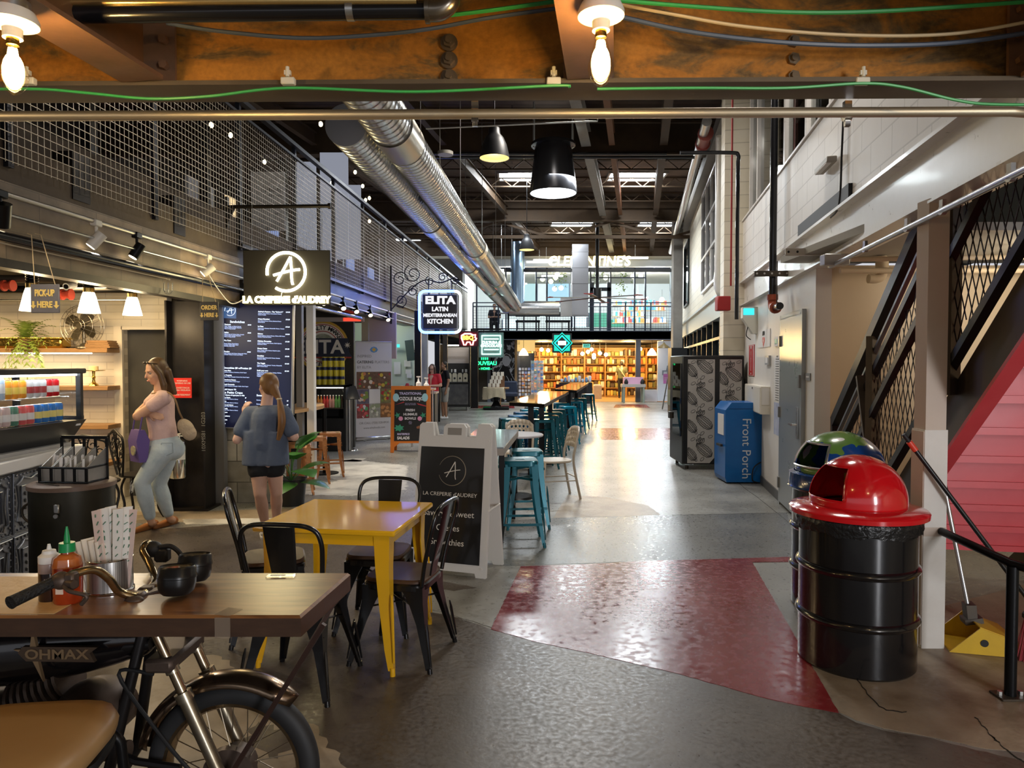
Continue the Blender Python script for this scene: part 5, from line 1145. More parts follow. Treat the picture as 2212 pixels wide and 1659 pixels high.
for k in range(6):
 x=-.05+.012*k;n_p=MB();n_p.prism([(-.028,0),(.028,0),(.036,.16-.006*abs(k-2)),(-.036,.165-.006*abs(k-2))],.004,Matrix.Translation((g0[0]+x,g0[1]-.02+.004*k,g0[2]+.012))@Matrix.Rotation(-.22+.03*k,4,'Y')@Matrix.Rotation(1.1+.06*k,4,'Z')@XZ)
 tag(n_p.build('paper_napkin',NAP,smooth=False),'folded cream paper napkin standing in the metal cup','napkin','napkins in the metal cup')
CHO=M('chopstick_wrap',(.74,.71,.66),.6);CG=M('wrap_print',(.08,.2,.12),.6)
for k in range(7):
 x,y=.0+.0095*k,-.028+.011*(k%4);rz_=.25*(k%3)-.2
 t2=thing('chopstick_packet','paper wrapped chopsticks with green print standing in the metal cup','chopsticks',(g0[0]+x,g0[1]+y,g0[2]+.012),group='wrapped chopsticks in the metal cup');t2.rotation_euler=(0,-.1+.035*k,rz_)
 MB().prism([(-.012,0),(.012,0),(.0165,.255+.004*(k%3)),(-.0165,.25+.004*(k%3))],.005,XZ).build('wrapper',CHO if k%3 else M('chop_pink',(.7,.55,.5),.6),t2,smooth=False)
 b=MB();rnd=random.Random(k)
 for z in range(9):b.bar((rnd.uniform(-.006,.002),-.0065,.03+z*.025),(rnd.uniform(-.002,.008),-.0065,.036+z*.025+rnd.uniform(0,.008)),.003,.002)
 b.build('print',CG,t2,smooth=False)
a=G(460,1352,TZ);t=thing('tape_strip','strip of clear tape wrapped over the front edge of the wooden table','tape',(a.x,fr.y,TZ));TP=M('clear_tape',(.35,.27,.2),.2,alpha=.35)
MB().box((0,.03,.0008),(.05,.06,.0012),rz=-.3).box((-.006,-.0012,-.035),(.045,.001,.06)).build('tape',TP,t)
c=G(607,1246,TZ);t=thing('table_tag','small clear acrylic tag lying at the back edge of the wooden table','tag',c,rz=.05);MB().bev((0,0,.003),(.095,.035,.005),.001).build('acrylic',glassmat('acrylic',(.85,.85,.85),.2),t);MB().box((-.01,.0,.0062),(.05,.012,.0006)).build('print',PAPER,t)
t=thing('padded_stool','tan padded stool with black tube frame in front of the motorcycle table','stool',(-1.28,1.76,0),rz=.12);LEA=M('tan_leather',(.34,.2,.08),.4,var=(6,(.38,.235,.10)))
b=MB();n=20;m=7;prof=[]
def rsq(a,h,k=4.0):c_,s_=math.cos(a),math.sin(a);r_=(abs(c_)**k+abs(s_)**k)**(-1/k);return h*r_*c_,h*r_*s_
rows=[(.0,.585),(.20,.585),(.222,.6),(.226,.625),(.215,.648),(.17,.66),(.08,.664),(0,.665)]
v=[];N=40
for h,z in rows:v+=[rsq(2*PI*i/N,max(h,.0005))+(z,) for i in range(N)]
b.add(v,[(j*N+i,j*N+(i+1)%N,(j+1)*N+(i+1)%N,(j+1)*N+i) for j in range(len(rows)-1) for i in range(N)]);b.build('cushion',LEA,t,ang=70)
b=MB();q=[rsq(2*PI*i/40,.205)+(.568,) for i in range(40)];b.tube(q,.016,closed=True).build('seat_ring',BLK,t)
for sx,sy in ((1,1),(1,-1),(-1,1),(-1,-1)):MB().tube(spline([(sx*.13,sy*.17,.565),(sx*.19,sy*.185,.55),(sx*.205,sy*.195,.45),(sx*.225,sy*.225,0)]),.0145,n=10).build('leg',BLK,t)
b=MB()
for e in ((1,1,1,-1),(1,-1,-1,-1),(-1,-1,-1,1),(-1,1,1,1)):b.cyl((e[0]*.215,e[1]*.21,.2),(e[2]*.215,e[3]*.21,.2),.009)
b.build('footrest',BLK,t)
def sheetleg(top,foot,wt,rows=None,inward=None):
 """folded tapering leg: ridge from corner `top` to `foot`, wings running along the two sides of the seat"""
 top,foot=Vector(top),Vector(foot);sx,sy=math.copysign(1,top.x),math.copysign(1,top.y);v=[]
 R_=rows or ((0,1),(.2,.62),(.45,.38),(.8,.26),(.96,.22));bow=[0,.012,.012,.004,0]
 for (u,w),bw in zip(R_,bow):
  p=top+(foot-top)*u-Vector((sx,sy,0))*bw;w*=wt
  for off in (0,.006):
   q=p-Vector((sx,sy,0))*off
   v+=[q-Vector((sx*(w-off),0,0))+Vector((0,-sy*0,0)),q,q-Vector((0,sy*(w-off),0))]
 f=[];K=len(R_)
 for j in range(K-1):
  a,e=j*6,(j+1)*6
  for s_,t_ in ((0,1),(1,2),(5,4),(4,3),(3,0),(2,5)):f.append((a+s_,a+t_,e+t_,e+s_))
 f+=[(0,1,4,3),(1,2,5,4),(6*K-6,6*K-5,6*K-2,6*K-3),(6*K-5,6*K-4,6*K-1,6*K-2)]
 b=MB();b.add(v,f)
 a=top+(foot-top)*.42;e=top+(foot-top)*.9;k=Vector((sx,sy,0))*.004
 b.tube([a+k,a+k+(e-a)*.2,e+k],[.004,.009,.005],n=6)
 b.cyl(foot+(top-foot)*.06-Vector((sx,sy,0))*.008,foot-Vector((sx,sy,0))*.008,.014,n=10);return b
def squareseat(b,h,z,th,k=7,dish=.006,hole=False):
 N=40;rows=[(h-.004,z-th),(h,z-th+.004),(h,z-.008),(h-.008,z),(h*.86,z-dish*.3),(h*.4,z-dish)]
 v=[]
 for hh,zz in rows:v+=[rsq(2*PI*i/N,hh,k)+(zz,) for i in range(N)]
 f=[(j*N+i,j*N+(i+1)%N,(j+1)*N+(i+1)%N,(j+1)*N+i) for j in range(len(rows)-1) for i in range(N)]
 n0=len(v);hr=[(.045*math.cos(2*PI*i/N),.016*math.sin(2*PI*i/N),z-dish) for i in range(N)] if hole else None
 if hole:
  v+=hr+[(x,y,zz-.01) for x,y,zz in hr];f+=[((len(rows)-1)*N+i,(len(rows)-1)*N+(i+1)%N,n0+(i+1)%N,n0+i) for i in range(N)]+[(n0+i,n0+(i+1)%N,n0+N+(i+1)%N,n0+N+i) for i in range(N)]
 else:f.append(tuple((len(rows)-1)*N+i for i in range(N)))
 return b.add(v,f)
CB=M('chair_black',(.010,.010,.011),.28,.3,coat=.5);SEATW=M('seat_wood',(.06,.03,.018),.4,var=(8,(.1,.055,.03)),stretch=(1,8,8))
def cafe_chair(loc,rz,label,first=[None]):
 if first[0] is None:
  t=thing('cafe_chair',label,'chair',loc,rz);first[0]=t
  b=MB();squareseat(b,.175,.462,.022,5);b.build('seat',SEATW,t);b=MB();squareseat(b,.18,.442,.04,5);b.build('seat_apron',CB,t)
  for sx in (-1,1):
   for sy in (-1,1):sheetleg((sx*.17,sy*.17,.425),(sx*.225,sy*.235,0),.125).build('leg',CB,t)
  lp=[(-.165,-.165,.435),(-.178,-.185,.55),(-.196,-.222,.7),(-.198,-.24,.77),(-.178,-.252,.825),(-.12,-.262,.852),(0,-.266,.858)];lp+=[(-x,y,z) for x,y,z in lp[-2::-1]]
  MB().tube(spline(lp,5),.0115,n=10).build('back_frame',CB,t)
  b=MB();v=[]
  for z,w,y in ((.445,.05,-.168),(.52,.056,-.182),(.65,.066,-.216),(.76,.074,-.243),(.845,.078,-.262)):
   v+=[(-w,y+.004,z),(-w*.85,y-.004,z),(w*.85,y-.004,z),(w,y+.004,z),(w*.85,y+.001,z),(-w*.85,y+.001,z)]
  b.add(v,[(j*6+i,j*6+(i+1)%6,(j+1)*6+(i+1)%6,(j+1)*6+i) for j in range(4) for i in range(6)]+[(0,1,2,3,4,5),(29,28,27,26,25,24)]);b.build('backrest',CB,t)
  b=MB();b.bar((-.17,-.17,.3),(.17,.17,.3),.02,.004).bar((.17,-.17,.3),(-.17,.17,.3),.02,.004);b.build('brace',CB,t)
  return t
 return dup(first[0],loc,rz,label)
T0=Vector((-.92,4.0,0));TR=-.145
def around(x,y):c,s=math.cos(TR),math.sin(TR);return T0+Vector((x*c-y*s,x*s+y*c,0))
cafe_chair(around(-.055,-.50),TR+.02,'black metal cafe chair tucked at the near side of the yellow table')
cafe_chair(around(-.52,.12),-PI/2+.30,'black metal cafe chair at the left side of the yellow table, turned towards it')
cafe_chair(around(.33,-.02)+Vector((.0,-.06,0)),PI/2-.22,'black metal cafe chair on the right side of the yellow table by the sandwich board')
cafe_chair(around(.06,.34),PI+TR+.06,'black metal cafe chair on the far side of the yellow table')
YT=M('table_yellow',(.80,.43,.012),.2,coat=.5,var=(2,(.84,.47,.015)))
t=thing('yellow_table','square yellow metal table with tapered legs ringed by black chairs','table',T0,TR)
b=MB();N=40;v=[]
rows=[(.365,.716),(.385,.722),(.388,.742),(.38,.75),(.2,.75)]
for hh,zz in rows:v+=[rsq(2*PI*i/N,hh,24)+(zz,) for i in range(N)]
b=MB();b.bev((0,0,.735),(.77,.77,.03),.008);b.build('tabletop',YT,t)
b=MB()
for k in range(4):m=Matrix.Rotation(k*PI/2,3,'Z');b.box(m@Vector((0,-.335,.69)),(.62,.004,.06),rz=k*PI/2)
b.build('apron',YT,t,smooth=False)
for sx in (-1,1):
 for sy in (-1,1):sheetleg((sx*.345,sy*.345,.72),(sx*.375,sy*.375,0),.085,rows=((0,1),(.25,.85),(.5,.7),(.82,.5),(.96,.34))).build('leg',YT,t)
STL={}
def stool(loc,rz,label,m,h=.75,grp=None,wide=.21):
 loc=(loc[0],loc[1],0)
 key=(m.name,h)
 if key not in STL:
  t=thing('bar_stool',label,'stool',loc,rz,grp);STL[key]=t;tw=.148
  b=MB();squareseat(b,.155,h,.05,7,.004,True);b.build('seat',m,t)
  for sx in (-1,1):
   for sy in (-1,1):sheetleg((sx*.15,sy*.15,h-.03),(sx*wide,sy*wide,0),.06,rows=((0,1),(.3,.82),(.6,.66),(.85,.52),(.97,.44))).build('leg',m,t)
  b=MB()
  for z,ax in ((.2,0),(.27,1)):
   q=.15+(wide-.15)*(1-z/h)-.008
   for sg in (-1,1):b.bar((-q,sg*q,z) if ax==0 else (sg*q,-q,z),(q,sg*q,z) if ax==0 else (sg*q,q,z),.006,.022)
  b.build('footrest',m,t,smooth=False)
  b=MB();q=.16;b.bar((-q,-q,h-.17),(q,q,h-.17),.004,.022).bar((q,-q,h-.17),(-q,q,h-.17),.004,.022);b.build('brace',m,t,smooth=False)
  return t
 return dup(STL[key],loc,rz,label,grp)
fl,fr_=G(893,1236),G(1040,1251);dv=fr_-fl;w=.62
t=thing('sandwich_board','white plastic sandwich board for the creperie offering sweet crepes and smoothies','sign',fl+(fr_-fl).normalized()*(-.03),rz=math.atan2(dv.y,dv.x))
AW=M('board_white',(.72,.70,.66),.42);AB=M('board_black',(.008,.008,.008),.3,coat=.2);lean=.15
def LM(tilt,y0):return Matrix.Translation((0,y0,0))@Matrix.Rotation(-tilt,4,'X')@XZ
out=[(0,.0),(.08,0),(.09,.035),(w-.09,.035),(w-.08,0),(w,0),(w-.01,1.13),(w-.03,1.15),(w-.12,1.15),(w-.135,1.05),(.40,1.05),(.40,1.12),(.38,1.145),(.24,1.145),(.215,1.12),(.215,1.05),(.135,1.05),(.12,1.15),(.03,1.15),(.01,1.13)]
b=MB();b.prism(out,.03,LM(lean,0)@Matrix.Translation((0,0,-.03)))
b.build('front_panel',AW,t,smooth=False)
MB().prism([(x,z) for x,z in out],.03,Matrix.Translation((0,.42,0))@Matrix.Rotation(lean,4,'X')@XZ).build('rear_panel',AW,t,smooth=False)
MB().prism([(.25,1.06),(.365,1.06),(.365,1.115),(.25,1.115)],.034,LM(lean,0)@Matrix.Translation((0,0,-.032))).build('handle_opening',M('opening_dim',(.3,.28,.25),.6),t,smooth=False)
MB().prism([(.03,.095),(w-.055,.095),(w-.06,.965),(.035,.965)],.004,LM(lean,0)).build('poster',AB,t,smooth=False)
b=MB()
for x,z in ((.03,1.02),(w-.03,1.02),(w-.04,.07)):b.cyl(LM(lean,0)@Vector((x,z,0)),LM(lean,0)@Vector((x,z,.005)),.01)
b.build('rivet',AW,t)
MB().tube([LM(lean,0)@Vector((w-.005,.5,-.02)),Vector((w-.005,.33,.5))],.008).build('brace',AW,t)
PI_CH=M('board_lettering',(.75,.70,.62),.5)
def scriptA(b,cx,cz,s,r,mtx=None,y=-.004):
 st=[[(.16,.52),(-.1,.05),(-.34,-.36)],[(.16,.52),(.19,.1),(.2,-.3),(.24,-.48)],[(-.46,-.14),(-.1,-.04),(.25,.04),(.5,.07)]]
 for q in st:
  pts=[Vector((cx+x*s,y,cz+z*s)) for x,z in q];pts=spline(pts,5)
  if mtx:pts=[mtx@p for p in pts]
  b.tube(pts,r,n=8)
ML=LM(lean,0)@Matrix(((1,0,0,0),(0,0,1,0),(0,-1,0,.005),(0,0,0,1)))
MLx=Matrix.Rotation(-lean,4,'X')
b=MB();scriptA(b,.305,.785,.135,.0035,MLx);b.build('logo_letter',PI_CH,t)
b=MB();b.tube([MLx@Vector((.305+.112*math.cos(a),-.004,.785+.112*math.sin(a))) for a in [math.radians(-170+320*k/44)*-1-.2 for k in range(45)]],[.0012+.0022*math.sin(PI*k/44) for k in range(45)],n=5);b.build('logo_ring',M('ring_bronze',(.3,.25,.18),.5),t)
def atext(s,size,x,z,**k):
 p=MLx@Vector((x,-.005,z));text(s,size,PI_CH,t,p,(PI/2-lean,0,0),.0006,**k)
atext("LA CREPERIE d'AUDREY",.040,.295,.605,sx=1.08);atext('Savory & Sweet',.066,.295,.46);atext('Crepes',.066,.295,.352);atext('Smoothies',.066,.295,.245)
bc=Vector((-2.60,4.18,0));BH=.905;BR=.222
t=thing('drum_table','dark round drum used as a side table with a wooden lid','drum',bc);DKG=M('drum_dark',(.018,.02,.015),.4,.3,var=(4,(.045,.04,.028)))
MB().lathe([(0,0),(BR-.01,0),(BR,.015),(BR,BH-.03),(0,BH-.03)],n=48).build('drum',DKG,t);MB().lathe([(0,BH-.03),(BR+.008,BH-.03),(BR+.008,BH-.006),(BR-.004,BH),(0,BH)],n=48).build('lid',M('lid_brown',(.13,.085,.065),.45,var=(5,(.2,.14,.11))),t)
b=MB();b.bar((-.17,-.06,BH+.002),(.03,-.18,BH+.002),.012,.003).bar((-.05,-.12,BH+.002),(.1,.1,BH+.002),.008,.003);b.build('lid_strap',STEEL,t)
MB().bev((.05,-BR-.006,BH-.12),(.03,.014,.05),.004).cyl((.05,-BR-.012,BH-.16),(.05,-BR-.02,BH-.16),.012).build('latch',GALV,t)
MB().tube(spline([(-BR,-.05,BH-.12),(-BR-.04,-.05,BH-.15),(-BR-.04,-.05,BH-.2),(-BR,-.05,BH-.24)]),.007).build('side_handle',STEEL,t)
t=thing('condiment_caddy','black framed caddy of four tin boxes standing on the dark drum','caddy',bc+Vector((.01,.0,BH)),rz=-.1);W,D,Hc=.29,.18,.09
b=MB()
for z in (.006,Hc):b.tube([(-W/2,-D/2,z),(W/2,-D/2,z),(W/2,D/2,z),(-W/2,D/2,z)],.007,n=6,closed=True)
for k in range(5):
 x=-W/2+W*k/4;b.bar((x,-D/2,0),(x,-D/2,Hc),.016,.008,up=(0,1,0)).bar((x,D/2,0),(x,D/2,Hc+.16),.016,.008,up=(0,1,0))
b.bar((-W/2,D/2,Hc+.16),(W/2,D/2,Hc+.16),.012,.02);b.build('frame',BLK,t,smooth=False)
TINB=M('tin_box',(.42,.4,.37),.35,.85,var=(10,(.55,.53,.5)))
for k in range(4):
 x=-W/2+W*(k+.5)/4;b=MB();b.box((x,0,.005),(.064,.16,.006));
 for sx in (-1,1):b.prism([(-.085,.0),(.085,.0),(.085,.19),(-.085,.09)],.003,Matrix.Translation((x+sx*.032,0,.004))@Matrix(((0,0,1,0),(1,0,0,0),(0,1,0,0),(0,0,0,1))))
 b.box((x,-.082,.05),(.064,.003,.09));b.build('tin',TINB,t,smooth=False)
for k,(n_p,lab) in enumerate(((6,'white paper straw packet in the caddy on the drum'),(9,'white paper straw packet in the caddy on the drum'),(5,'white paper straw packet in the caddy on the drum'),(4,'white paper straw packet in the caddy on the drum'))):
 rnd=random.Random(k)
 for j in range(n_p):
  x=-W/2+W*(k+.5)/4+rnd.uniform(-.018,.018);y=rnd.uniform(-.05,.05);q=bc+Vector((x,y+.0,BH+.012))
  tag(MB().bar(q,q+Vector((rnd.uniform(-.008,.008),rnd.uniform(-.02,.04),.12+rnd.uniform(0,.025))),.012,.006).build('straw_packet',PAPER,smooth=False),lab,'packet','packets in the caddy on the drum')
IR=M('cast_iron',(.014,.012,.011),.45,.4)
def iron_chair(loc,rz,label,first=[None]):
 if first[0]:return dup(first[0],loc,rz,label)
 t=thing('iron_chair',label,'chair',loc,rz);first[0]=t
 MB().lathe([(0,.44),(.2,.44),(.205,.45),(.2,.46),(0,.455)],n=30).build('seat',IR,t)
 for a in (.8,2.35,3.95,5.5):MB().tube(spline([(.15*math.cos(a),.15*math.sin(a),.44),(.2*math.cos(a),.2*math.sin(a),.3),(.17*math.cos(a),.17*math.sin(a),.12),(.23*math.cos(a),.23*math.sin(a),0)]),.013,n=8).build('leg',IR,t)
 half=[(.07,.46),(.1,.52),(.16,.66),(.2,.78),(.19,.86),(.12,.885),(.06,.91),(0,.925)]
 q=[(x,-.2-.1*(z-.46),z) for x,z in half]+[(-x,-.2-.1*(z-.46),z) for x,z in half[-2::-1]]
 MB().tube(spline(q,5),.012,n=8).build('back_frame',IR,t)
 b=MB();Y=lambda z:-.2-.1*(z-.46)
 def scr(cx,cz,r,turns,a0,sg,w=.006):b.tube([(cx+sg*r*(1-.75*k/22)*math.cos(a0+turns*2*PI*k/22),Y(cz),cz+r*(1-.75*k/22)*math.sin(a0+turns*2*PI*k/22)) for k in range(23)],w,n=6)
 for sg in (-1,1):
  scr(.07*sg,.83,.045,1.1,2.6,sg);scr(.13*sg,.77,.05,1.1,3.4,sg);scr(.1*sg,.68,.045,1.2,2.2,sg);scr(.06*sg,.58,.04,1.2,3.0,sg)
  for pts in ([(.0,.5),(.03,.62),(.1,.7),(.16,.72)],[(0,.55),(.02,.72),(.07,.78),(.13,.82)],[(0,.6),(.012,.75),(.03,.84),(.05,.9)],[(.0,.48),(.05,.55),(.1,.56)]):
   b.tube(spline([(x*sg,Y(z),z) for x,z in pts],4),.0065,n=6)
 for x,z in ((0,.845),(-.02,.87),(.02,.87),(0,.9)):b.tube(circ((x,Y(z),z),.014,12),.004,n=5,closed=True)
 b.tube([(0,Y(.46),.46),(0,Y(.9),.84)],.009,n=6);b.build('scrollwork',IR,t);return t
c=P(217,1090,6.95);iron_chair((c.x-.0,6.9,0),.1,'black cast iron chair with scrolled back behind the drum table')
iron_chair((P(300,1090,7.3).x,7.35,0),-.75,'black cast iron chair with scrolled back half hidden by the woman')
c=P(35,1050,5.6)
DUCT=M('duct_steel',(.48,.49,.5),.24,.95,var=(1.6,(.6,.6,.6)))
DD=Vector((.0613,1,0)).normalized()
MD=DD.to_track_quat('Z','Y').to_matrix()
def duct(name,label,a,L_,r,slots,capped):
 t=thing(name,label,'duct',a);pr=[];z=0.0
 while z<L_-.2:pr+=[(r,z),(r,z+.085),(r+.006,z+.094),(r+.006,z+.1)];z+=.106
 b=MB().lathe([(0,0)]+pr+[(r,L_)] if capped else pr+[(r,L_)],n=36,mtx=MD);b.build('spiral_duct',DUCT,t,ang=30)
 if capped:MB().lathe([(0,-.006),(r-.02,-.006),(r+.004,0),(r+.004,.03)],n=36,mtx=MD).build('end_cap',M('cap_grey',(.42,.44,.48),.5,.3),t)
 for s,w in slots[0]:MB().lathe([(r+.012,s-w),(r+.012,s+w)],n=36,mtx=MD).lathe([(r+.0,s-w),(r+.014,s-w)],n=36,mtx=MD).lathe([(r+.014,s+w),(r,s+w)],n=36,mtx=MD).build('coupling',M('duct_sleeve',(.4,.36,.29),.3,.9),t)
 for s in slots[1]:
  MB().lathe([(r+.008,s-.17),(r+.008,s+.17)],n=8,mtx=MD,a0=-.75,a1=.4).build('air_register',M('register_dark',(.04,.05,.055),.4,.5),t)
  MB().lathe([(r+.01,s-.16),(r+.01,s+.16)],n=3,mtx=MD,a0=.42,a1=.56).build('register_plate',M('register_plate',(.5,.44,.4),.5),t)
 k=2.0
 while k<L_:
  c=DD*k;MB().bar(c+Vector((0,0,r)),c+Vector((0,0,6.7-a.z)),.004,.012).build('hanger_strap',GALV,t,smooth=False);k+=3.4
 return t
a1=P(747,270,6.65);duct('ventilation_duct','capped spiral duct nearer the gallery railing',a1,21.6,.193,(((4.6,.22),(9.5,.2),(14.5,.2)),(1.15,6.4,12)),True)
a2=P(842,268,6.65)-DD*3.9;duct('ventilation_duct','open ended spiral duct beside the capped one, further from the railing',a2,25.2,.205,(((4.2,.3),(11,.2),(16,.2)),(6.6,10.6,15)),False)
e1=a1+DD*21.6;e2=a2+DD*25.2
t=thing('plenum_duct','tall square sheet metal shaft with a round branch before the upper shop windows','duct',(0,28.3,0))
sx0,sx1=P(1235,600,28.3).x,P(1270,600,28.3).x;zt,zb2=6.3,P(1250,683,28.3).z
b=MB();b.box(((sx0+sx1)/2,0,(zt+zb2)/2),(sx1-sx0,.36,zt-zb2))
for k in range(5):b.box(((sx0+sx1)/2,0,zb2+.05+k*.62),(sx1-sx0+.03,.39,.03))
b.build('shaft',M('shaft_steel',(.33,.33,.35),.35,.9),t,smooth=False)
zc=e1.z;hx=e1.x+.1
MB().cyl((hx,0,zc-.03),(sx0-.5,0,zc-.03),.30,n=32).box((sx0-.22,0,zc+.02),(.46,.34,.72)).build('branch_duct',DUCT,t);MB().tube(spline([e1-Vector((0,28.3,0))-DD*.1,(e1.x+.02,-.12,zc),(hx+.12,0,zc-.02)],5),.23,n=24).build('elbow',DUCT,t)
MB().cyl((e2.x+.05,0,e2.z),(e2.x+.05,0,6.4),.28,n=32).build('riser_duct',M('riser_steel_blue_lit',(.35,.5,.7),.25,.9),t)  # blue light on the riser duct is put into its steel colour
LAMPY=E('lamp_inside_yellow',(1,.72,.15),1.3)
def dome_lamp(px,py,Y,r,label):
 p=P(px,py,Y);t=thing('dome_pendant',label,'lamp',p)
 MB().lathe([(r,0),(r*.96,.06),(r*.82,r*.9),(r*.62,r*1.35),(r*.4,r*1.6),(r*.36,r*2.0),(r*.2,r*2.1),(0,r*2.1)],n=32,open=True).build('shade',M('shade_black',(.02,.02,.022),.45),t)
 MB().lathe([(r*.97,.005),(r*.9,.03),(0,.05)],n=32,open=True).build('inner_reflector',LAMPY,t)
 MB().cyl((0,0,r*2.1),(0,0,6.6-p.z),.008).build('cord',BLK,t)
 light('POINT','pendant_lamp_light',p-Vector((0,0,.08)),18,(1,.8,.5),.1)
dome_lamp(1068,342,10.6,.222,'large black dome pendant with yellow inside, nearest the beam')
dome_lamp(1138,540,19.7,.21,'smaller looking black dome pendant with yellow inside, deeper in the hall')
p=P(1195,418,14.0);t=thing('tubular_skylight','broad dark tapered skylight tube glowing white below','skylight',p);r=.455
MB().lathe([(r,0),(r*1.02,.03),(r*.8,.85),(r*.78,.9),(r*.95,.92),(r*.95,.97)],n=40,open=True).build('tube',M('tube_dark',(.03,.03,.034),.25,.5),t);MB().lathe([(r*.98,.004),(r*.9,.02),(0,.03)],n=40,open=True).build('diffuser',E('diffuser_white',(.85,.97,1),7),t)
b=MB()
for s in (-1,1):b.bar((s*.38,0,.9),(s*.38,0,6.7-p.z),.03,.03)
b.build('hanger',GB,t)
p=P(962,335,11);tag(MB().lathe([(0,0),(.12,0),(.12,.05),(.08,.06),(0,.07)],c=p,n=20).build('smoke_detector',M('detector',(.3,.29,.27),.5)),'round pale sensor beside the nearest black dome pendant','sensor')
for i,(pa,pb) in enumerate((((1440,332,14.6),(920,332,14.6)),((1500,340,14.0),(920,345,14.0)))):
 a,q=P(*pa),P(*pb);q.z=a.z;tag(MB().cyl(a,q,.03).build('sprinkler_line',M('pipe_black',(.012,.012,.014),.25,.3,coat=.5)),('upper' if i==0 else 'lower')+' of two black pipes crossing the hall near the roof girder','pipe')
a,q=P(920,278,7.2),P(1290,262,7.2);tag(MB().tube([a,q-Vector((.06,0,0)),q,q+Vector((.01,0,.05))],.008).build('thin_conduit',GALV),'thin steel conduit crossing above the nearest black dome pendant','conduit')
p=P(1290,646,24.5);t=thing('ceiling_fan','large ceiling fan with red tipped blades before the upper shop windows','fan',p)
MB().cyl((0,0,0),(0,0,.35),.14).cyl((0,0,.35),(0,0,6.4-p.z),.06).build('motor',M('fan_black',(.015,.015,.015),.4),t)
for k in range(6):
 a=k*PI/3+.25;d=Vector((math.cos(a),math.sin(a),0));bl=MB().bar(d*.1+Vector((0,0,.05)),d*1.65+Vector((0,0,.02)),.13,.02).build('blade',M('fan_blade_dark',(.05,.04,.045),.4) if k%3 else M('fan_blade_pale',(.4,.42,.4),.4),t,smooth=False)
 MB().prism([(0,-.06),(.18,-.16),(.14,0),(.18,.16),(0,.06)],.025,Matrix.Translation(d*1.6+Vector((0,0,.01)))@Matrix.Rotation(a,4,'Z')).build('blade_tip',M('tip_dark_red',(.3,.03,.03),.4),bl,smooth=False)
p=P(620,600,7.75);k=7.75/F;w,h=187*k,118*k
t=thing('neon_sign','black hanging sign with glowing letter A in a ring and the creperie name','sign',p)
NEON=E('neon_warm',(1,.88,.52),11);NEO2=E('neon_letters',(1,.85,.42),5)
MB().bev((0,0,0),(w,.02,h),.006).build('board',M('sign_black',(.012,.010,.008),.55),t)
cz=h/2-47*k;rr=41*k;cxo=0.0
b=MB();b.tube([(cxo+rr*math.cos(a),-.03,cz+rr*math.sin(a)) for a in [math.radians(190-313*i/60) for i in range(61)]],.016,n=8);b.build('ring_tube',NEON,t)
b=MB();scriptA(b,.0,cz+.005,.30,.014,None,-.03);b.build('letter_tube',NEON,t)
text("LA CREPERIE d'AUDREY",.098,NEO2,t,(0,-.03,-h/2+.055),ext=.008,bold=.006,sx=w*.98/.98/1.02)
MB().tube([(-.05,-.015,cz-rr),(-.06,-.015,-h/2+.1)],.003).build('neon_lead',NEO2,t)
light('POINT','sign_light',p+Vector((0,-.55,-.1)),22,(1,.8,.4),.3)
bx=P(490,447,7.95);ex=P(715,445,7.75)
t2=thing('sign_bracket','black wall bracket with long arm holding the creperie sign','bracket',bx)
MB().box((0,0,-.06),(.03,.06,.34)).prism([(0,0),(.1,0),(0,-.2)],.02,Matrix.Translation((.01,-.01,0))@XZ).build('plate',STEELB,t2,smooth=False);MB().cyl((0,0,0),ex-bx,.02).build('arm',STEELB,t2);MB().cyl(ex-bx-Vector((.03,0,0)),ex-bx,.032).build('end_cap',STEELB,t2)
b=MB()
for x in (-.38,.38):b.cyl(p+Vector((x,0,h/2))-bx,Vector((p.x+x-bx.x,p.y-bx.y+.02,-.01)),.003,n=5)
b.build('suspension_wire',GALV,t2)
pa,pb=P(480,650,8.0),P(630,930,8.0);w,h=.80,1.44;p=P(556,790,8.02)
t=thing('menu_screen','tall lit menu screen listing sandwiches and smoothies behind the girl','screen',p);t.rotation_euler.y=.028
MB().bev((0,.03,0),(w,.06,h),.006).build('frame',M('screen_frame',(.45,.45,.45),.35,.6),t);MB().box((0,-.004,0),(w-.03,.008,h-.03)).build('panel',M('screen_dark',(.004,.005,.014),.3,emit=((.05,.06,.3),.035),spec=.3),t)
SCW=E('screen_text',(.72,.82,1),1.5);SCT=E('screen_small',(.5,.62,1),.9)
MB().box((-w/2+.085,-.0085,h/2-.11),(.14,.002,.17)).build('logo_panel',M('logo_blue',(.01,.03,.08),.3,emit=((.03,.09,.22),.7)),t)
b=MB();b.tube([Vector((-w/2+.085+.06*math.cos(a),-.011,h/2-.105+.06*math.sin(a))) for a in [math.radians(190-313*i/30) for i in range(31)]],.003,n=5);scriptA(b,-w/2+.085,h/2-.105,.085,.0032,None,-.011);b.build('logo',SCW,t)
def stext(s,size,x,z,m=SCW,al='LEFT',bold=.0008):text(s,size,m,t,(x,-.009,z),ext=.0003,align=al,bold=bold,valign='TOP')
x0=-w/2+.025;xm=.0;xr=w/2-.04
stext('Sandwiches',.036,x0+.06,.505)
lc=[('Pastrami',['Ham, Turkey, or Salami. Served','toasted, Mixed Greens, Baguette','Fries or Soup $12.50'],.465),('Italian',['Salami, Ham & Turkey, Swiss, Arugula','House Dried Tomato, Baguette','Fries or Soup $12.50'],.375),('Fry Cone',['','Sweet Chives, Sweet Sauce,','Creamy Garlic Aioli, Curry','Ketchup, Spicy Aioli'],.285),('Poutine',['Fries Topped with Gravy, Mozzarella White','Cheddar Cheese Curds, and Chives'],.16)]
for nm,ls,z in lc:stext(nm,.02,x0,z);stext('\n'.join(ls),.0145,x0,z-.022,SCT);stext('$9.50',.017,x0+.3,z,SCW,'RIGHT')
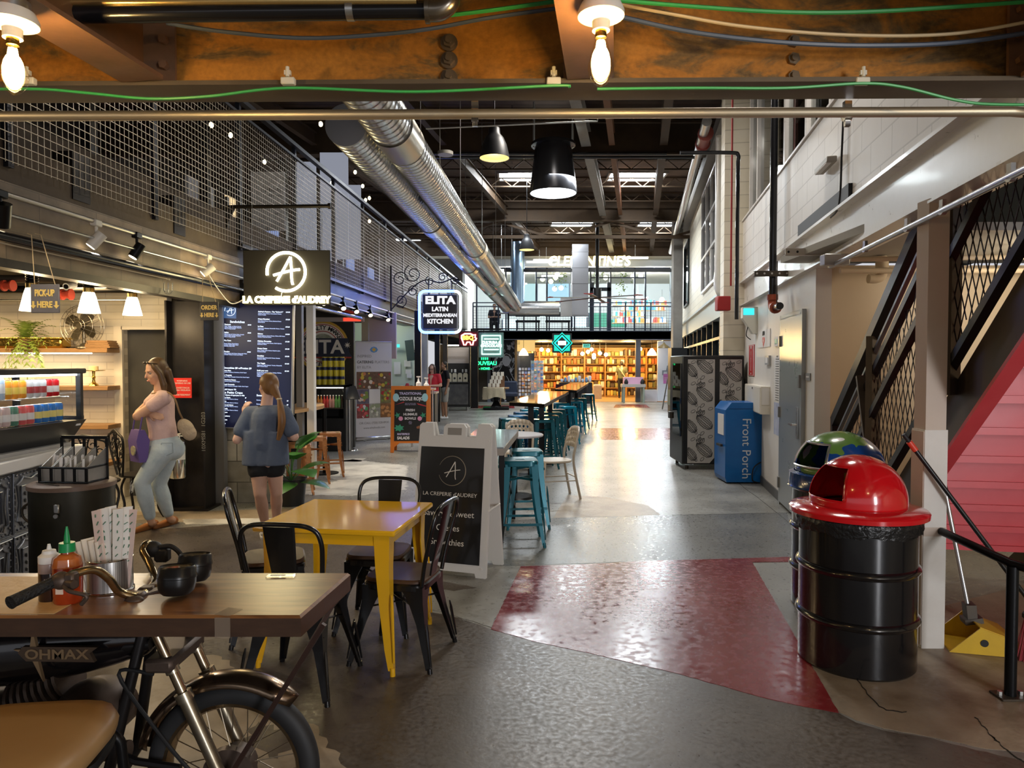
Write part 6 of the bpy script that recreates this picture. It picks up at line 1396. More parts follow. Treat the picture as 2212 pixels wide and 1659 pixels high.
stext('Smoothies $8 w/Protien $9',.028,x0,-.02)
sm_=[('Berry Blast','Blueberry, Raspberry, Strawberry, Greek Yogurt'),('La Tropicale','Banana, Mango, Pineapple, Passion Fruit, Greek Yogurt'),('Strawberry Banana','Strawberry, Banana, Greek Yogurt'),('Peach Pomenade','Peaches, Raspberry, Pineapple, Vanilla, Greek Yogurt')]
for i,(nm,l) in enumerate(sm_):z=-.055-i*.052;stext(nm,.018,x0,z);stext(l,.013,x0,z-.021,SCT)
stext('Add Liquor $6',.024,x0,-.265);stext('La Petite Crepe',.034,x0,-.295);stext('w/ Choice of Apple Juice or Milk',.018,x0,-.333)
for i,nm in enumerate(('The Classic','Pizza','Ham and cheese','Nutella','S\u2019more','Strawberry','Banana','Kids')):z=-.36-i*.042;stext(nm,.017,x0,z);stext('Butter, Fruit, Cheese or Savory' if i<4 else '',.013,x0,z-.019,SCT);stext('$7',.015,x0+.26,z,SCW,'RIGHT')
rc=[('Audrey\u2019s Feature - The "G.O.A.T."','Chicken, Goat Cheese, Caramelized Onions,\nLemon Arugula'),('Crepe-Monsieur','Ham, Swiss Cheese, Chives, Bechamel Sauce\nSunny Egg $2'),('La Pizza','Pepperoni or Sausage, Mozzarella Cheese, Tomato\nSauce, Basil'),('Salmon','Smoked Salmon, Cream Cheese, Chives, Dill Cream\nCheese, Preserved Lemon'),('Chicken Florentine','Grilled Chicken, Swiss Cheese, Garlic Spinach,\nBechamel, Chives'),('Monte Cristo','Ham, Turkey, Swiss Cheese, Raspberry Jam,\nPowdered Sugar'),('Breakfast','Scrambled Egg, Mozzarella Cheese, Sausage,\nPotatoes, Chives'),('The Veggie','Mushroom, Garlic Spinach, Tomato, Mozzarella\nBasil, Tomato Sauce'),('Build your own','Protein Pick 2: Sausage, Ham, Turkey, Chicken,\nPepperoni, Salmon, Fried Egg\nCheese: Cheddar, Swiss, Mozzarella\nVeggies: Spinach, Mushroom, Tomato')]
for i,(nm,l) in enumerate(rc):z=.62-i*.083;stext(nm,.02,xm,z);stext(l,.0145,xm,z-.024,SCT);stext('$13.50',.017,xr,z,SCW,'RIGHT')
stext('Sweet Crepes',.03,xm,-.32)
for i in range(6):stext('Banana, Nutella, Cream',.016,xm,-.38-i*.045,SCT);stext('$9',.016,xr,-.38-i*.045,SCW,'RIGHT')
light('AREA','screen_light',p+Vector((0,-.1,0)),3,(.6,.7,1),.7,rot=(PI/2,0,0),sizey=1.3)
PIER=brickmat('pier_slate',(.44,.42,.36),(.16,.155,.14),(.1,.095,.08),.3,.24,.006,.5,noise=.8,bump=.3)
x0,x1=P(490,1000,8.1).x,P(600,1000,8.1).x;struct(MB().box(((x0+x1)/2,8.25,.5),(x1-x0,.3,1.0)).build('column_pier',PIER,smooth=False))
x0=P(474,1000,8.0).x;struct(MB().box((x0,8.02,1.35),(.13,.1,2.7)).build('column_grey',M('post_grey',(.2,.2,.21),.5,.2)))
x0=P(455,1000,8.1).x;struct(MB().box((x0,8.2,1.35),(.05,.12,2.7)).build('column_black',BLK))
struct(MB().box((P(556,800,8.15).x,8.2,1.7),(.8,.06,1.4)).build('trim_90',BLKM))
LF=M('leaf_green',(.03,.12,.02),.35,var=(5,(.06,.19,.035)),coat=.2)
g=G(628,1058);t=thing('leafy_plant','big glossy leafed plant in a pot beside the girl','plant',(-2.5,8.0,0))
MB().lathe([(0,0),(.14,0),(.17,.3),(.155,.3),(.14,.26),(0,.26)],n=24).build('pot',M('pot_black',(.02,.02,.02),.5),t)
for k,(az,el_,ln,z) in enumerate(((-.3,.5,.34,.62),(-1.2,.25,.36,.5),(2.6,.3,.3,.42),(-.7,-.1,.34,.40),(.4,.2,.34,.36),(-2.2,.0,.32,.36),(-1.6,-.3,.32,.3),(.9,.5,.3,.58),(-.1,-.2,.36,.28),(-2.7,.4,.3,.52))):
 b=MB();d=Vector((math.cos(az)*math.cos(el_),math.sin(az)*math.cos(el_),math.sin(el_)));base_=Vector((0,0,z));leafstrip(b,base_+d*.1,base_+d*(.1+ln),.3,.04,8);b.tube([(0,0,.25),base_*.8+d*.03,base_+d*.12],.006,n=5);b.build('leaf',LF,t,recalc=False)
WPX=P(664,870,9.4);struct(MB().box((WPX.x,9.6,1.3),(.095,.12,2.6)).build('column_white_shop',WHITE))
struct(MB().box((P(649,870,9.75).x,9.75,1.3),(.08,.1,2.6)).build('column_grey',M('post_grey',(.2,.2,.21),.5,.2)))
struct(MB().box((-3.83,13.56,1.3),(1.64,.1,2.6)).build('wall_logo',M('logo_wall',(.02,.016,.013),.55)))
struct(MB().box((P(735,800,13.3).x,13.3,2.42),(.9,.04,.08)).mat(1).box((P(762,800,13.3).x,13.27,2.42),(.32,.03,.06)).build('trim_91',[M('header_pale',(.4,.36,.34),.5),E('red_strip',(1,.06,.03),1.2)],smooth=False))
c=P(698,749,13.48);RL=.49;t=thing('shop_logo','round painted shop logo reading ELITA on the dark wall','sign',c)
GLD=M('logo_gold',(.6,.36,.05),.5);LWH=M('logo_white',(.75,.72,.66),.5);NAVY=M('logo_navy',(.02,.025,.05),.5);LRD=M('logo_red',(.4,.04,.03),.5)
MB().cyl((0,0,0),(0,-.012,0),RL,n=56).build('disc_gold',GLD,t);MB().cyl((0,0,0),(0,-.016,0),RL*.9,n=56).build('disc_white',LWH,t)
b=MB();b.tube(circ((0,-.017,0),RL*.86,56),.008,n=5,closed=True).tube(circ((0,-.017,0),RL*.60,56),.008,n=5,closed=True);b.build('ring_line',LRD,t)
MB().cyl((0,0,0),(0,-.02,0),RL*.5,n=48).build('disc_scene',M('logo_scene',(.5,.5,.44),.5,var=(6,(.1,.14,.05))),t)
MB().prism([(-RL*1.05,-.19),(RL*1.12,-.19),(RL*1.0,-.1),(RL*1.0,.16),(-RL*1.05,.16)],.03,XZ).build('banner',NAVY,t,smooth=False);MB().box((0,-.024,-.205),(RL*2.2,.02,.025)).build('banner_edge',LRD,t)
text('ELITA',.36,LWH,t,(-.06,-.033,-.015),ext=.006,bold=.008,sx=1.02)
MB().prism([(.02*(3 if i%2==0 else 1)*math.cos(PI*i/8),.02*(3 if i%2==0 else 1)*math.sin(PI*i/8)) for i in range(16)],.036,Matrix.Translation((RL*.95,0,.03))@XZ).build('star',LWH,t,smooth=False)
def arctext(s,size,r,a0,a1,m,parent,y,flip=1,name='lettering'):
 b=MB()
 for i,ch in enumerate(s):
  if ch==' ':continue
  a=a0+(a1-a0)*i/(len(s)-1)
  cu=bpy.data.curves.new('t','FONT');cu.body=ch;cu.size=size;cu.extrude=.002;cu.align_x='CENTER';cu.align_y='CENTER';cu.offset=.002;cu.resolution_u=2
  o=bpy.data.objects.new('t',cu);me=bpy.data.meshes.new_from_object(o);mt_=Matrix.Translation((r*math.cos(a),y,r*math.sin(a)))@Matrix.Rotation(-(a-PI/2*flip),4,'Y')@Matrix.Rotation(PI/2,4,'X')
  b.add([mt_@v.co for v in me.vertices],[tuple(p_.vertices) for p_ in me.polygons]);bpy.data.objects.remove(o);bpy.data.curves.remove(cu);bpy.data.meshes.remove(me)
 return b.build(name,m,parent,smooth=False)
arctext('SPECIALTY MARKET',.115,RL*.73,math.radians(160),math.radians(20),BLKM,t,-.02);arctext('& KITCHEN',.12,RL*.73,math.radians(222),math.radians(318),BLKM,t,-.02,-1)
x0,x1=P(672,900,12.9).x,P(748,900,12.9).x;zt=P(700,832,12.9).z;t=thing('drinks_cooler','black open front drinks cooler under the round logo','cooler',((x0+x1)/2,13.15,0));w=x1-x0
b=MB();b.box((0,.28,zt/2),(w,.06,zt)).box((-w/2+.02,0,zt/2),(.04,.56,zt)).box((w/2-.02,0,zt/2),(.04,.56,zt)).box((0,0,zt-.02),(w,.56,.04)).box((0,0,.3),(w-.08,.54,.6));b.build('cabinet',BLKM,t,smooth=False)
MB().box((0,.0,.78),(w-.08,.5,.02)).build('shelf',STEEL,t);MB().box((0,-.2,zt-.05),(w-.1,.04,.015)).build('light_strip',E('strip_white',(1,.9,.7),8),t)
COLS=[((.5,.2,.05),'amber'),((.55,.06,.05),'red'),((.6,.3,.25),'pink'),((.15,.35,.1),'green'),((.05,.03,.02),'dark brown')]
for k in range(9):
 col,cn=COLS[k//2 if k<9 else 4];x=x0+.1+k*(w-.2)/8
 t2=thing('juice_bottle',cn+' bottle in the black drinks cooler under the logo','bottle',(x,13.02,.79),group=cn+' bottles in the drinks cooler')
 MB().lathe([(0,0),(.03,0),(.03,.13),(.012,.18),(.012,.215),(0,.215)],n=12).build('body',M('juice_'+cn.replace(' ','_'),col,.2),t2);MB().cyl((0,0,.215),(0,0,.23),.014,n=8).build('cap',PAPER,t2)
YC=M('can_yellow',(.75,.62,.05),.35);first=None
for r_,n_c in ((0,6),(1,6),(2,4)):
 for k in range(n_c):
  x=P(745,800,13.1).x-.06-k*.105;q=(x-.0,13.12,zt+.002+r_*.172)
  if first is None:
   first=thing('yellow_tin','yellow tin with dark band stacked on top of the drinks cooler','tin',q,group='yellow tins on the cooler');MB().lathe([(0,0),(.05,0),(.05,.168),(0,.168)],n=14).build('body',YC,first);MB().lathe([(.051,.1),(.051,.155)],n=14).build('band',M('band_navy',(.03,.04,.1),.4),first)
  else:dup(first,q)
t=thing('wood_counter','narrow live edge wooden counter behind the girl','counter',(0,0,0));pl=[G(636,886,1.0),G(697,876,1.0),G(690,870,1.0),G(640,871,1.0)];c=sum(pl,Vector())/4;t.location=(c.x,c.y,0)
MB().prism([(p_.x-c.x,p_.y-c.y) for p_ in spline(pl+[pl[0]],5)[:-1]],1.0,None,.955).build('slab',M('live_edge',(.45,.25,.1),.35,var=(5,(.6,.36,.16))),t);MB().cyl((.2,.1,0),(.2,.1,.955),.03).cyl((.2,.1,0),(.2,.1,.015),.2).build('leg',BLK,t)
COP=M('copper_paint',(.48,.2,.075),.25,.6,var=(6,(.58,.26,.1)),coat=.3)
for (px,py,lab) in ((644,957,'copper stool nearest the leafy plant'),(681,943,'middle copper stool of three by the wooden counter'),(713,934,'copper stool furthest from the leafy plant, by the menu stand')):
 stool(G(px,py,.62),.25,lab,COP,.62,None,.19)
g=G(755,972);t=thing('menu_stand','slim chrome stand holding a tilted menu before the banner','menu stand',g);MB().lathe([(0,0),(.17,0),(.16,.015),(.02,.03),(0,.03)],n=28).build('base',CHROME,t);MB().cyl((0,0,.02),(0,0,1.02),.016).build('pole',GALV,t)
MB().box((.03,-.02,1.06),(.27,.02,.36),rx=-.9,rz=.5).build('menu_board',M('menu_dark',(.06,.06,.06),.2,coat=.5),t)
pa,pb=G(769,953),G(847,948);w=(pb-pa).length;t=thing('rollup_banner','white roll-up banner advertising catering platters','banner',pa,rz=math.atan2(pb.y-pa.y,pb.x-pa.x));HB=P(800,738,pa.y).z
MB().bev((w/2,.03,.04),(w+.04,.12,.08),.02).build('base_case',GALV,t);MB().box((w/2,.0,HB/2+.04),(w,.006,HB-.08)).build('sheet',M('banner_white',(.62,.61,.63),.5),t);MB().cyl((0,0,HB),(w,0,HB),.015).build('top_bar',GALV,t)
for x in (.2*w,.8*w):MB().box((x,-.03,.008),(.05,.22,.012)).build('foot',GALV,t)
TG=M('banner_grey',(.12,.12,.12),.6);TGL=M('banner_light',(.22,.22,.22),.6)
def bt(s,size,z,al='LEFT',x=.03,m=TG,bold=0):text(s,size,m,t,(x,-.005,z),ext=.0004,align=al,bold=bold)
bt('INSPIRED',.078,HB-.30,m=TGL);bt('CATERING',.074,HB-.42,bold=.0025);bt('PLATTERS',.074,HB-.42,x=w*.52,m=TGL);bt('BY ELITA',.078,HB-.53,m=TGL);bt('OR CALL (720) 328-8930',.062,.36,'CENTER',w/2,TGL);bt('www.elitafoods.com',.058,.26,'CENTER',w/2,TGL)
b=MB().prism([(-.09,0),(-.06,.045),(0,.065),(.06,.045),(.09,0),(.06,-.045),(0,-.065),(-.06,-.045)],.006,Matrix.Translation((w/2,0,HB-.16))@XZ);b.build('logo_badge',M('badge_blue',(.12,.3,.55),.5),t,smooth=False);MB().prism([(-.05,.0),(0,.045),(.05,0),(0,-.045)],.008,Matrix.Translation((w/2,0,HB-.16))@XZ).build('logo_diamond',GLD,t,smooth=False)
PH={}
def photo_panel(x0,x1,z0,z1,bgc,items,seed):
 MB().box(((x0+x1)/2,-.005,(z0+z1)/2),(x1-x0,.003,z1-z0)).build('photo_panel',M('photo_%d'%seed,bgc,.5,var=(14,tuple(c_*.35 for c_ in bgc))),t)
 rnd=random.Random(seed)
 for col in items:
  b=MB()
  for k in range(5):
   r_=rnd.uniform(.018,.045);x,z=rnd.uniform(x0+r_,x1-r_),rnd.uniform(z0+r_,z1-r_);b.cyl((x,-.0065,z),(x,-.0075-rnd.uniform(0,.002),z),r_,n=12)
  b.build('photo_food',M('food_%02d%02d%02d'%tuple(int(c_*99) for c_ in col),col,.5),t,smooth=False)
zA,zB_,zC,zD=HB-.62,HB-.98,HB-1.28,HB-1.58;F_=((.55,.2,.08),(.7,.6,.5),(.2,.3,.06),(.6,.42,.05),(.4,.03,.04))
photo_panel(.02,w-.02,zB_,zA,(.22,.12,.07),F_,101);photo_panel(.02,w*.36,zC,zB_-.004,(.2,.18,.24),F_[:3],102);photo_panel(w*.67,w-.02,zC,zB_-.004,(.3,.25,.1),F_[2:],103)
photo_panel(.02,w*.36,zD,zC-.004,(.35,.08,.08),((.1,.35,.15),(.6,.1,.1),(.7,.7,.68)),104);photo_panel(w*.36,w*.67,zD,zC-.004,(.5,.5,.42),((.65,.66,.55),(.3,.34,.2)),105);photo_panel(w*.67,w-.02,zD,zC-.004,(.35,.16,.06),((.55,.25,.08),(.6,.3,.12)),106)
MB().box((w*.515,-.006,(zB_+zC)/2),(w*.3,.004,.29)).build('white_patch',PAPER,t)
pa,pb=G(846,978),G(930,976);w=.70;t=thing('chalk_board','orange framed sandwich board for pozole and hummus bowls','sign',pa+Vector((-.02,0,0)),rz=.03);OR=M('board_orange',(.62,.17,.02),.4);HO=1.2
lm=lambda th:Matrix.Rotation(-.13,4,'X')
MO=Matrix.Rotation(-.13,4,'X')
b=MB();b.prism([(0,0),(.06,0),(.07,.1),(.16,.17),(w-.16,.17),(w-.07,.1),(w-.06,0),(w,0),(w,HO),(0,HO)],.03,MO@XZ);b.build('front_frame',OR,t,smooth=False)
MB().prism([(0,0),(.06,0),(.07,.1),(.16,.17),(w-.16,.17),(w-.07,.1),(w-.06,0),(w,0),(w,HO),(0,HO)],.03,Matrix.Translation((0,.4,0))@Matrix.Rotation(.13,4,'X')@XZ).build('rear_frame',OR,t,smooth=False)
MB().box((w/2,-.032,.67),(w-.13,.006,.92)).build('tmp',BLKM);o=bpy.data.objects['tmp'];o.name='black_panel';o.parent=t;o.rotation_euler.x=-.13
def ot(s,size,z,m,**k):text(s,size,m,t,MO@Vector((w/2+k.pop('dx',0),-.037,z)),(PI/2-.13,0,0),.001,**k)
CHW=M('chalk_white',(.72,.7,.75),.6);CHP=M('chalk_lilac',(.5,.45,.7),.6);CPK=M('chalk_pink',(.75,.3,.5),.6);CGR=M('chalk_green',(.04,.3,.18),.6);CRD=M('chalk_red',(.5,.04,.05),.6);CBL=M('chalk_aqua',(.35,.6,.68),.6)
ot('TRADITIONAL',.062,1.06,CHP,bold=.002);ot('POZOLE ROJO',.085,.965,CHW,bold=.003,sx=.85);ot('BROTH WITH LIME\nPORK OR CHICKEN',.022,.87,CHP);ot('FRESH',.06,.76,CHW,bold=.002);ot('HUMMUS',.06,.685,CHW,bold=.002);ot('BOWLS',.06,.61,CHW,bold=.002);ot('SPICY\nVEGGIE\nLAMB',.02,.535,CHP);ot('MASTERPIECE',.048,.33,CHP,dx=-.12,sx=.75,bold=.002);ot('SALADS',.07,.26,CHW,dx=-.12,sx=.9,bold=.003)
def deco(x,z,pts,m,nm):MB().prism([(a_,c_) for a_,c_ in pts],.004,MO@Matrix.Translation((x,-.036,z))@XZ).build(nm,m,t,smooth=False)
for sx in (-1,1):
 deco(w/2+sx*.26,.99,[(.055*math.cos(a),.075*math.sin(a)) for a in [2*PI*i/16 for i in range(16)]],CBL,'lime_drawing');deco(w/2+sx*.2,.87,[(-.09,.02*sx),(.09,-.03*sx),(.08,-.045*sx),(-.06,-.01)],CRD,'chili_drawing');deco(w/2+sx*.17,.61,[(.04*math.cos(a),.04*math.sin(a)) for a in [2*PI*i/12 for i in range(12)]],CPK,'radish_drawing');deco(w/2+sx*.23,.67,[(.06*(1 if i%2 else.4)*math.cos(PI*i/5),.06*(1 if i%2 else.4)*math.sin(PI*i/5)) for i in range(10)],CGR,'leaf_drawing')
deco(w/2-.2,.44,[(.1*(1 if i%2 else.6)*math.cos(PI*i/7),.07*(1 if i%2 else.6)*math.sin(PI*i/7)) for i in range(14)],CGR,'lettuce_drawing');deco(w/2+.2,.45,[(-.08,-.02),(.08,-.02),(.09,.01),(.05,.03),(-.05,.03),(-.09,.01)],M('chalk_brown',(.25,.1,.05),.6),'bread_drawing')
struct(MB().box((-3.27,17.6,1.3),(1.7,.08,2.6)).build('wall_kitchen',M('kitchen_pale',(.55,.62,.5),.5)));light('POINT','kitchen_fill',(-3.1,16.4,2.5),22,(.9,1,.88),.2)  # point light added to brighten the pale kitchen wall, no fixture
struct(MB().box((P(825,700,15.4).x,15.4,2.2),(.62,.1,1.0)).build('wall_pink',M('pink_plaster',(.55,.42,.4),.6)))
for px,Y,m in ((903,16.2,BLK),(918,17.5,M('concrete_post',(.3,.29,.27),.7)),(945,19.5,BLK),(962,22,STEEL),(790,15.2,M('post_tan',(.6,.5,.35),.5))):  # last post has a pale tan base colour
 struct(MB().box((P(px,800,Y).x,Y,1.4),(.14,.14,2.8)).build('column_shop',m))
t=thing('kitchen_counter','steel topped counter of the pale green kitchen past the banner','counter',(P(875,850,16.4).x,16.6,0));MB().box((0,0,.45),(1.4,.6,.9)).build('cabinet',BLKM,t);MB().box((0,0,.92),(1.46,.66,.04)).build('worktop',GALV,t)
for i,(px,py,w,h) in enumerate(((858,795,.16,.3),(880,785,.16,.16),(882,803,.14,.1),(884,812,.12,.1))):
 p=P(px,py,17.5);tag(MB().box(p,(w,.01,h)).build('clipboard',PAPER),('clipboard','upper paper','middle paper','lower paper')[i]+' pinned on the pale green kitchen wall','paper')
p=P(886,757,17.2);tag(MB().box(p,(.2,.05,.5),ry=-.12).build('wall_screen',M('tv_dark',(.05,.08,.07),.2)),'tilted dark screen on the pale green kitchen wall','screen');p=P(856,747,17.3);tag(MB().box(p,(.16,.05,.08)).build('small_exit_sign',E('exit_small',(.05,.7,.65),1.2)),'small lit turquoise sign on the kitchen wall','sign')
b=0
for px,h,m,nm,lab in ((857,.12,BLKM,'pan','black pan on the kitchen counter'),(868,.14,PAPER,'paper_cup_stack','stack of white paper cups on the kitchen counter'),(880,.2,M('flower_red',(.5,.05,.08),.6),'red_bottle','red bottle on the kitchen counter'),(889,.15,STEEL,'tin_cup','steel cup on the kitchen counter')):
 p=P(px,830,16.5);tag(MB().lathe([(0,0),(.05,0),(.055,h*.7),(.03,h),(0,h)],c=(p.x,16.5,.94),n=14).build(nm,m),lab,nm.split('_')[-1])
for px,py in ((904,815),(921,818)):
 p=P(px,py+10,13.6);tag(MB().lathe([(0,0),(.05,0),(.05,.1),(.02,.13),(.012,.2),(.04,.21),(.04,.23),(0,.23)],c=p+Vector((0,0,-.12)),n=14).build('pump_bottle',PAPER),('left' if px<910 else 'right')+' white pump bottle behind the orange sandwich board','bottle')
t=thing('counter_stand','steel service stand behind the orange sandwich board','stand',(P(912,850,13.6).x,13.6,0));MB().box((0,0,P(912,838,13.6).z-.02),(.5,.3,.04)).build('top',GALV,t)
for sx in (-.2,.2):MB().cyl((sx,0,0),(sx,0,P(912,838,13.6).z-.03),.02).build('leg',GALV,t)
p=P(951,674,15.2);k=15.2/F;w=94*k;t=thing('neon_square_sign','square hanging sign with blue and white neon border reading Elita','sign',p)
MB().bev((0,0,0),(w*.8,.08,w*.8),.01).build('board',M('elita_board',(.035,.03,.035),.4),t)
def rsquare(s,r,n=6):
 q=[]
 for cx_,cz_,a0 in ((s-r,s-r,0),(-s+r,s-r,PI/2),(-s+r,-s+r,PI),(s-r,-s+r,1.5*PI)):q+=[(cx_+r*math.cos(a0+PI/2*i/n),cz_+r*math.sin(a0+PI/2*i/n)) for i in range(n+1)]
 return q
q=[(x,-.05,z) for x,z in rsquare(w*.47,w*.13)];L2_=len(q)
b=MB().tube(q[21:]+q[:7],.028,n=8);b.build('neon_white',E('neon_white_tube',(.75,.85,1),9),t);MB().tube(q[6:22],.028,n=8).build('neon_blue',E('neon_blue_tube',(.06,.22,1),11),t)
ELW=E('elita_letters',(.9,.9,.95),.9)
text('ELITA',w*.235,ELW,t,(0,-.045,w*.26),bold=.012,sx=1.15);text('LATIN',w*.135,ELW,t,(0,-.045,w*.06),bold=.006);text('MEDITERRANEAN',w*.105,ELW,t,(0,-.045,-w*.08),bold=.005,sx=.92);text('KITCHEN',w*.14,ELW,t,(0,-.045,-w*.22),bold=.006)
light('POINT','neon_blue_light',p+Vector((.0,.25,.7)),24,(.12,.2,1),.4);light('POINT','neon_blue_light',p+Vector((-.9,-.2,.3)),9,(.15,.2,1),.4)
t2=thing('scroll_bracket','wrought iron scroll bracket carrying the neon square sign','bracket',p+Vector((0,.02,w*.5)));b=MB()
ax=P(845,600,15.25)-t2.location;ay=P(845,700,15.25)-t2.location
b.tube([(ax.x,0,ax.z+.25),(ax.x,0,ay.z)],.02);b.tube(spline([(ax.x,0,ay.z+.3),(ax.x*.6,0,.02),(ax.x*.3,0,.22),(0,0,.16),(w*.3,0,.25),(w*.45,0,.2)],6),.014)
for cx_,cz_,r_,tr_,a0 in ((ax.x*.82,ax.z*.5+.1,.17,1.4,0),(ax.x*.55,.35,.2,1.5,2),(ax.x*.8,-.22,.15,1.3,4),(ax.x*.55,-.02,.12,1.4,1),(-.22,.2,.1,1.4,2),(.05,.28,.1,1.4,0),(.32,.22,.1,1.4,3)):b.tube([(cx_+r_*(1-.75*i/26)*math.cos(a0+tr_*2*PI*i/26),0,cz_+r_*(1-.75*i/26)*math.sin(a0+tr_*2*PI*i/26)) for i in range(27)],.011,n=6)
b.build('scrollwork',IR,t2);MB().cyl((-.25,0,-w*.12),(-.25,0,.2),.012).cyl((.25,0,-w*.12),(.25,0,.2),.012).build('hanger',IR,t2)
p=P(1012,732,20.0);k=20.0/F;t=thing('pig_sign','red neon pig shaped sign reading BBQ','sign',p);MB().bev((0,.03,0),(42*k,.03,32*k),.01).build('backing',M('pig_back',(.08,.005,.008),.5),t)
pig=[(-15,7),(-8,11),(4,11),(10,8),(15,9),(14,3),(17,1),(15,-3),(11,-4),(9,-13),(5,-13),(3,-7),(-3,-7),(-6,-13),(-10,-13),(-12,-6),(-15,1)]
MB().tube([(x*k,0,z*k) for x,z in pig],.022,n=6,closed=True).build('pig_outline',E('neon_pink',(1,.28,.25),6),t);text('BBQ',12*k,E('neon_yellow',(1,.72,.05),5),t,(-1*k,-.01,2*k),bold=.006)
p=P(1061,745,21.5);k=21.5/F;w=54*k;t=thing('glass_neon_sign','square glass sign with white neon frame naming a chocolate shop','sign',p);MB().box((0,.03,0),(w,.02,w)).build('glass_plate',M('glass_plate',(.10,.19,.17),.15,coat=.6),t)
b=MB();s=w*.37;b.tube([(-s,0,-s),(s,0,-s),(s,0,s),(-s,0,s)],.018,closed=True);b.cyl((-s*.75,0,.18),(s*.8,0,.18),.014).cyl((-s*.75,0,-.14),(s*.8,0,-.14),.014);b.build('neon_frame',E('neon_mint',(.7,1,.92),5),t);text('CULTURA &\nCHOCOLATE',.105,E('neon_mint',(.7,1,.92),5),t,(0,-.005,.02),bold=.004,line=.95)
t2=thing('hanging_bracket','black arm above the square glass neon sign','bracket',p+Vector((0,.02,w*.62)));MB().cyl((-w*.6,0,0),(w*.4,0,0),.025).cyl((-w*.3,0,0),(-w*.3,0,-w*.14),.01).cyl((w*.3,0,0),(w*.3,0,-w*.14),.01).build('arm',BLK,t2)
p=P(1214,741,22.0);k=22.0/F;w=42*k;t=thing('diamond_sign','black square sign with glowing turquoise diamonds','sign',p);MB().box((0,.03,0),(w,.06,w)).build('case',BLKM,t);TQ=E('turquoise_glow',(.0,.85,.62),1.8)
MB().box((0,-.002,0),(w*.82,.004,w*.82)).build('glow_square',E('turquoise_dim',(.0,.7,.5),1.0),t)
for i,s in enumerate((.5,.42,.33)):MB().box((0,-.006-.003*i,0),(w*s*1.41,.004,w*s*1.41),ry=PI/4).build('diamond',BLKM if i%2==0 else TQ,t,smooth=False)
b=MB();b.tube([(0,-.02,w*.52),(w*.52,-.02,0),(0,-.02,-w*.52),(-w*.52,-.02,0)],.012,closed=True);b.build('diamond_line',TQ,t);MB().box((0,-.018,0),(w*.42,.004,w*.22)).build('white_mark',E('mark_white',(.8,1,.95),2),t)
MB().cyl((0,.03,w/2),(0,.03,2.56+.35-p.z),.012).build('hanger',BLK,t)
tz=.91;c0,c1,c2,c3=G(980,966,tz),G(1088,966,tz),G(1120,928,tz),G(1030,926,tz);c=(c0+c1+c2+c3)/4
t=thing('high_table','blue grey high table just behind the white sandwich board','table',(c.x,c.y,0));pl=[(q.x-c.x,q.y-c.y) for q in (c0,c1,c2,c3)]
MB().prism(pl,tz,None,tz-.012).build('tabletop',M('top_bluegrey',(.2,.23,.26),.22,coat=.4),t,smooth=False);MB().prism([(x*.995,y*.995) for x,y in pl],tz-.012,None,tz-.07).build('edge_band',M('edge_oak',(.3,.26,.22),.5),t,smooth=False)
for x,y in pl:MB().bar((x*.8,y*.85,0),(x*.88,y*.85,tz-.07),.045,.045,up=(0,1,0)).build('leg',BLK,t,smooth=False)
b=MB();b.bar((pl[1][0]*.86,pl[1][1]*.85,.1),(pl[2][0]*.86,pl[2][1]*.85,tz-.1),.03,.02).bar((pl[2][0]*.86,pl[2][1]*.85,.1),(pl[1][0]*.86,pl[1][1]*.85,tz-.1),.03,.02).bar((pl[0][0]*.8,pl[0][1]*.85,.3),(pl[1][0]*.8,pl[1][1]*.85,.3),.03,.03);b.build('brace',BLK,t,smooth=False)
q=G(1012,948,tz);t=thing('tabletop_card','pale pink menu card lying on the blue grey high table','card',q,rz=.2);MB().box((0,0,.002),(.2,.28,.003)).build('card',M('card_pink',(.6,.45,.62),.5),t)
stool((.07,6.3,0),.06,'teal metal bar stool nearest the white sandwich board',TEAL)
stool((.14,6.98,0),.1,'teal metal bar stool right behind the nearest one',TEAL)
WCH=M('chair_cream',(.62,.55,.46),.4)
def holed(b,nx,ny,fn,holes,hr=.3):
 for i in range(nx):
  for j in range(ny):
   u0,u1,v0,v1=i/nx,(i+1)/nx,j/ny,(j+1)/ny
   if (i,j) not in holes:b.add([fn(u0,v0),fn(u1,v0),fn(u1,v1),fn(u0,v1)],[(0,1,2,3)]);continue
   uc,vc=(u0+u1)/2,(v0+v1)/2;ou,ov=[],[]
   ring=[(u0,v0),(uc,v0),(u1,v0),(u1,vc),(u1,v1),(uc,v1),(u0,v1),(u0,vc)]
   inn=[(uc+(u1-u0)*hr*math.cos(a),vc+(v1-v0)*hr*math.sin(a)) for a in [math.radians(225+45*k) for k in range(8)]]
   b.add([fn(*p_) for p_ in ring+inn],[(k,(k+1)%8,8+(k+1)%8,8+k) for k in range(8)])
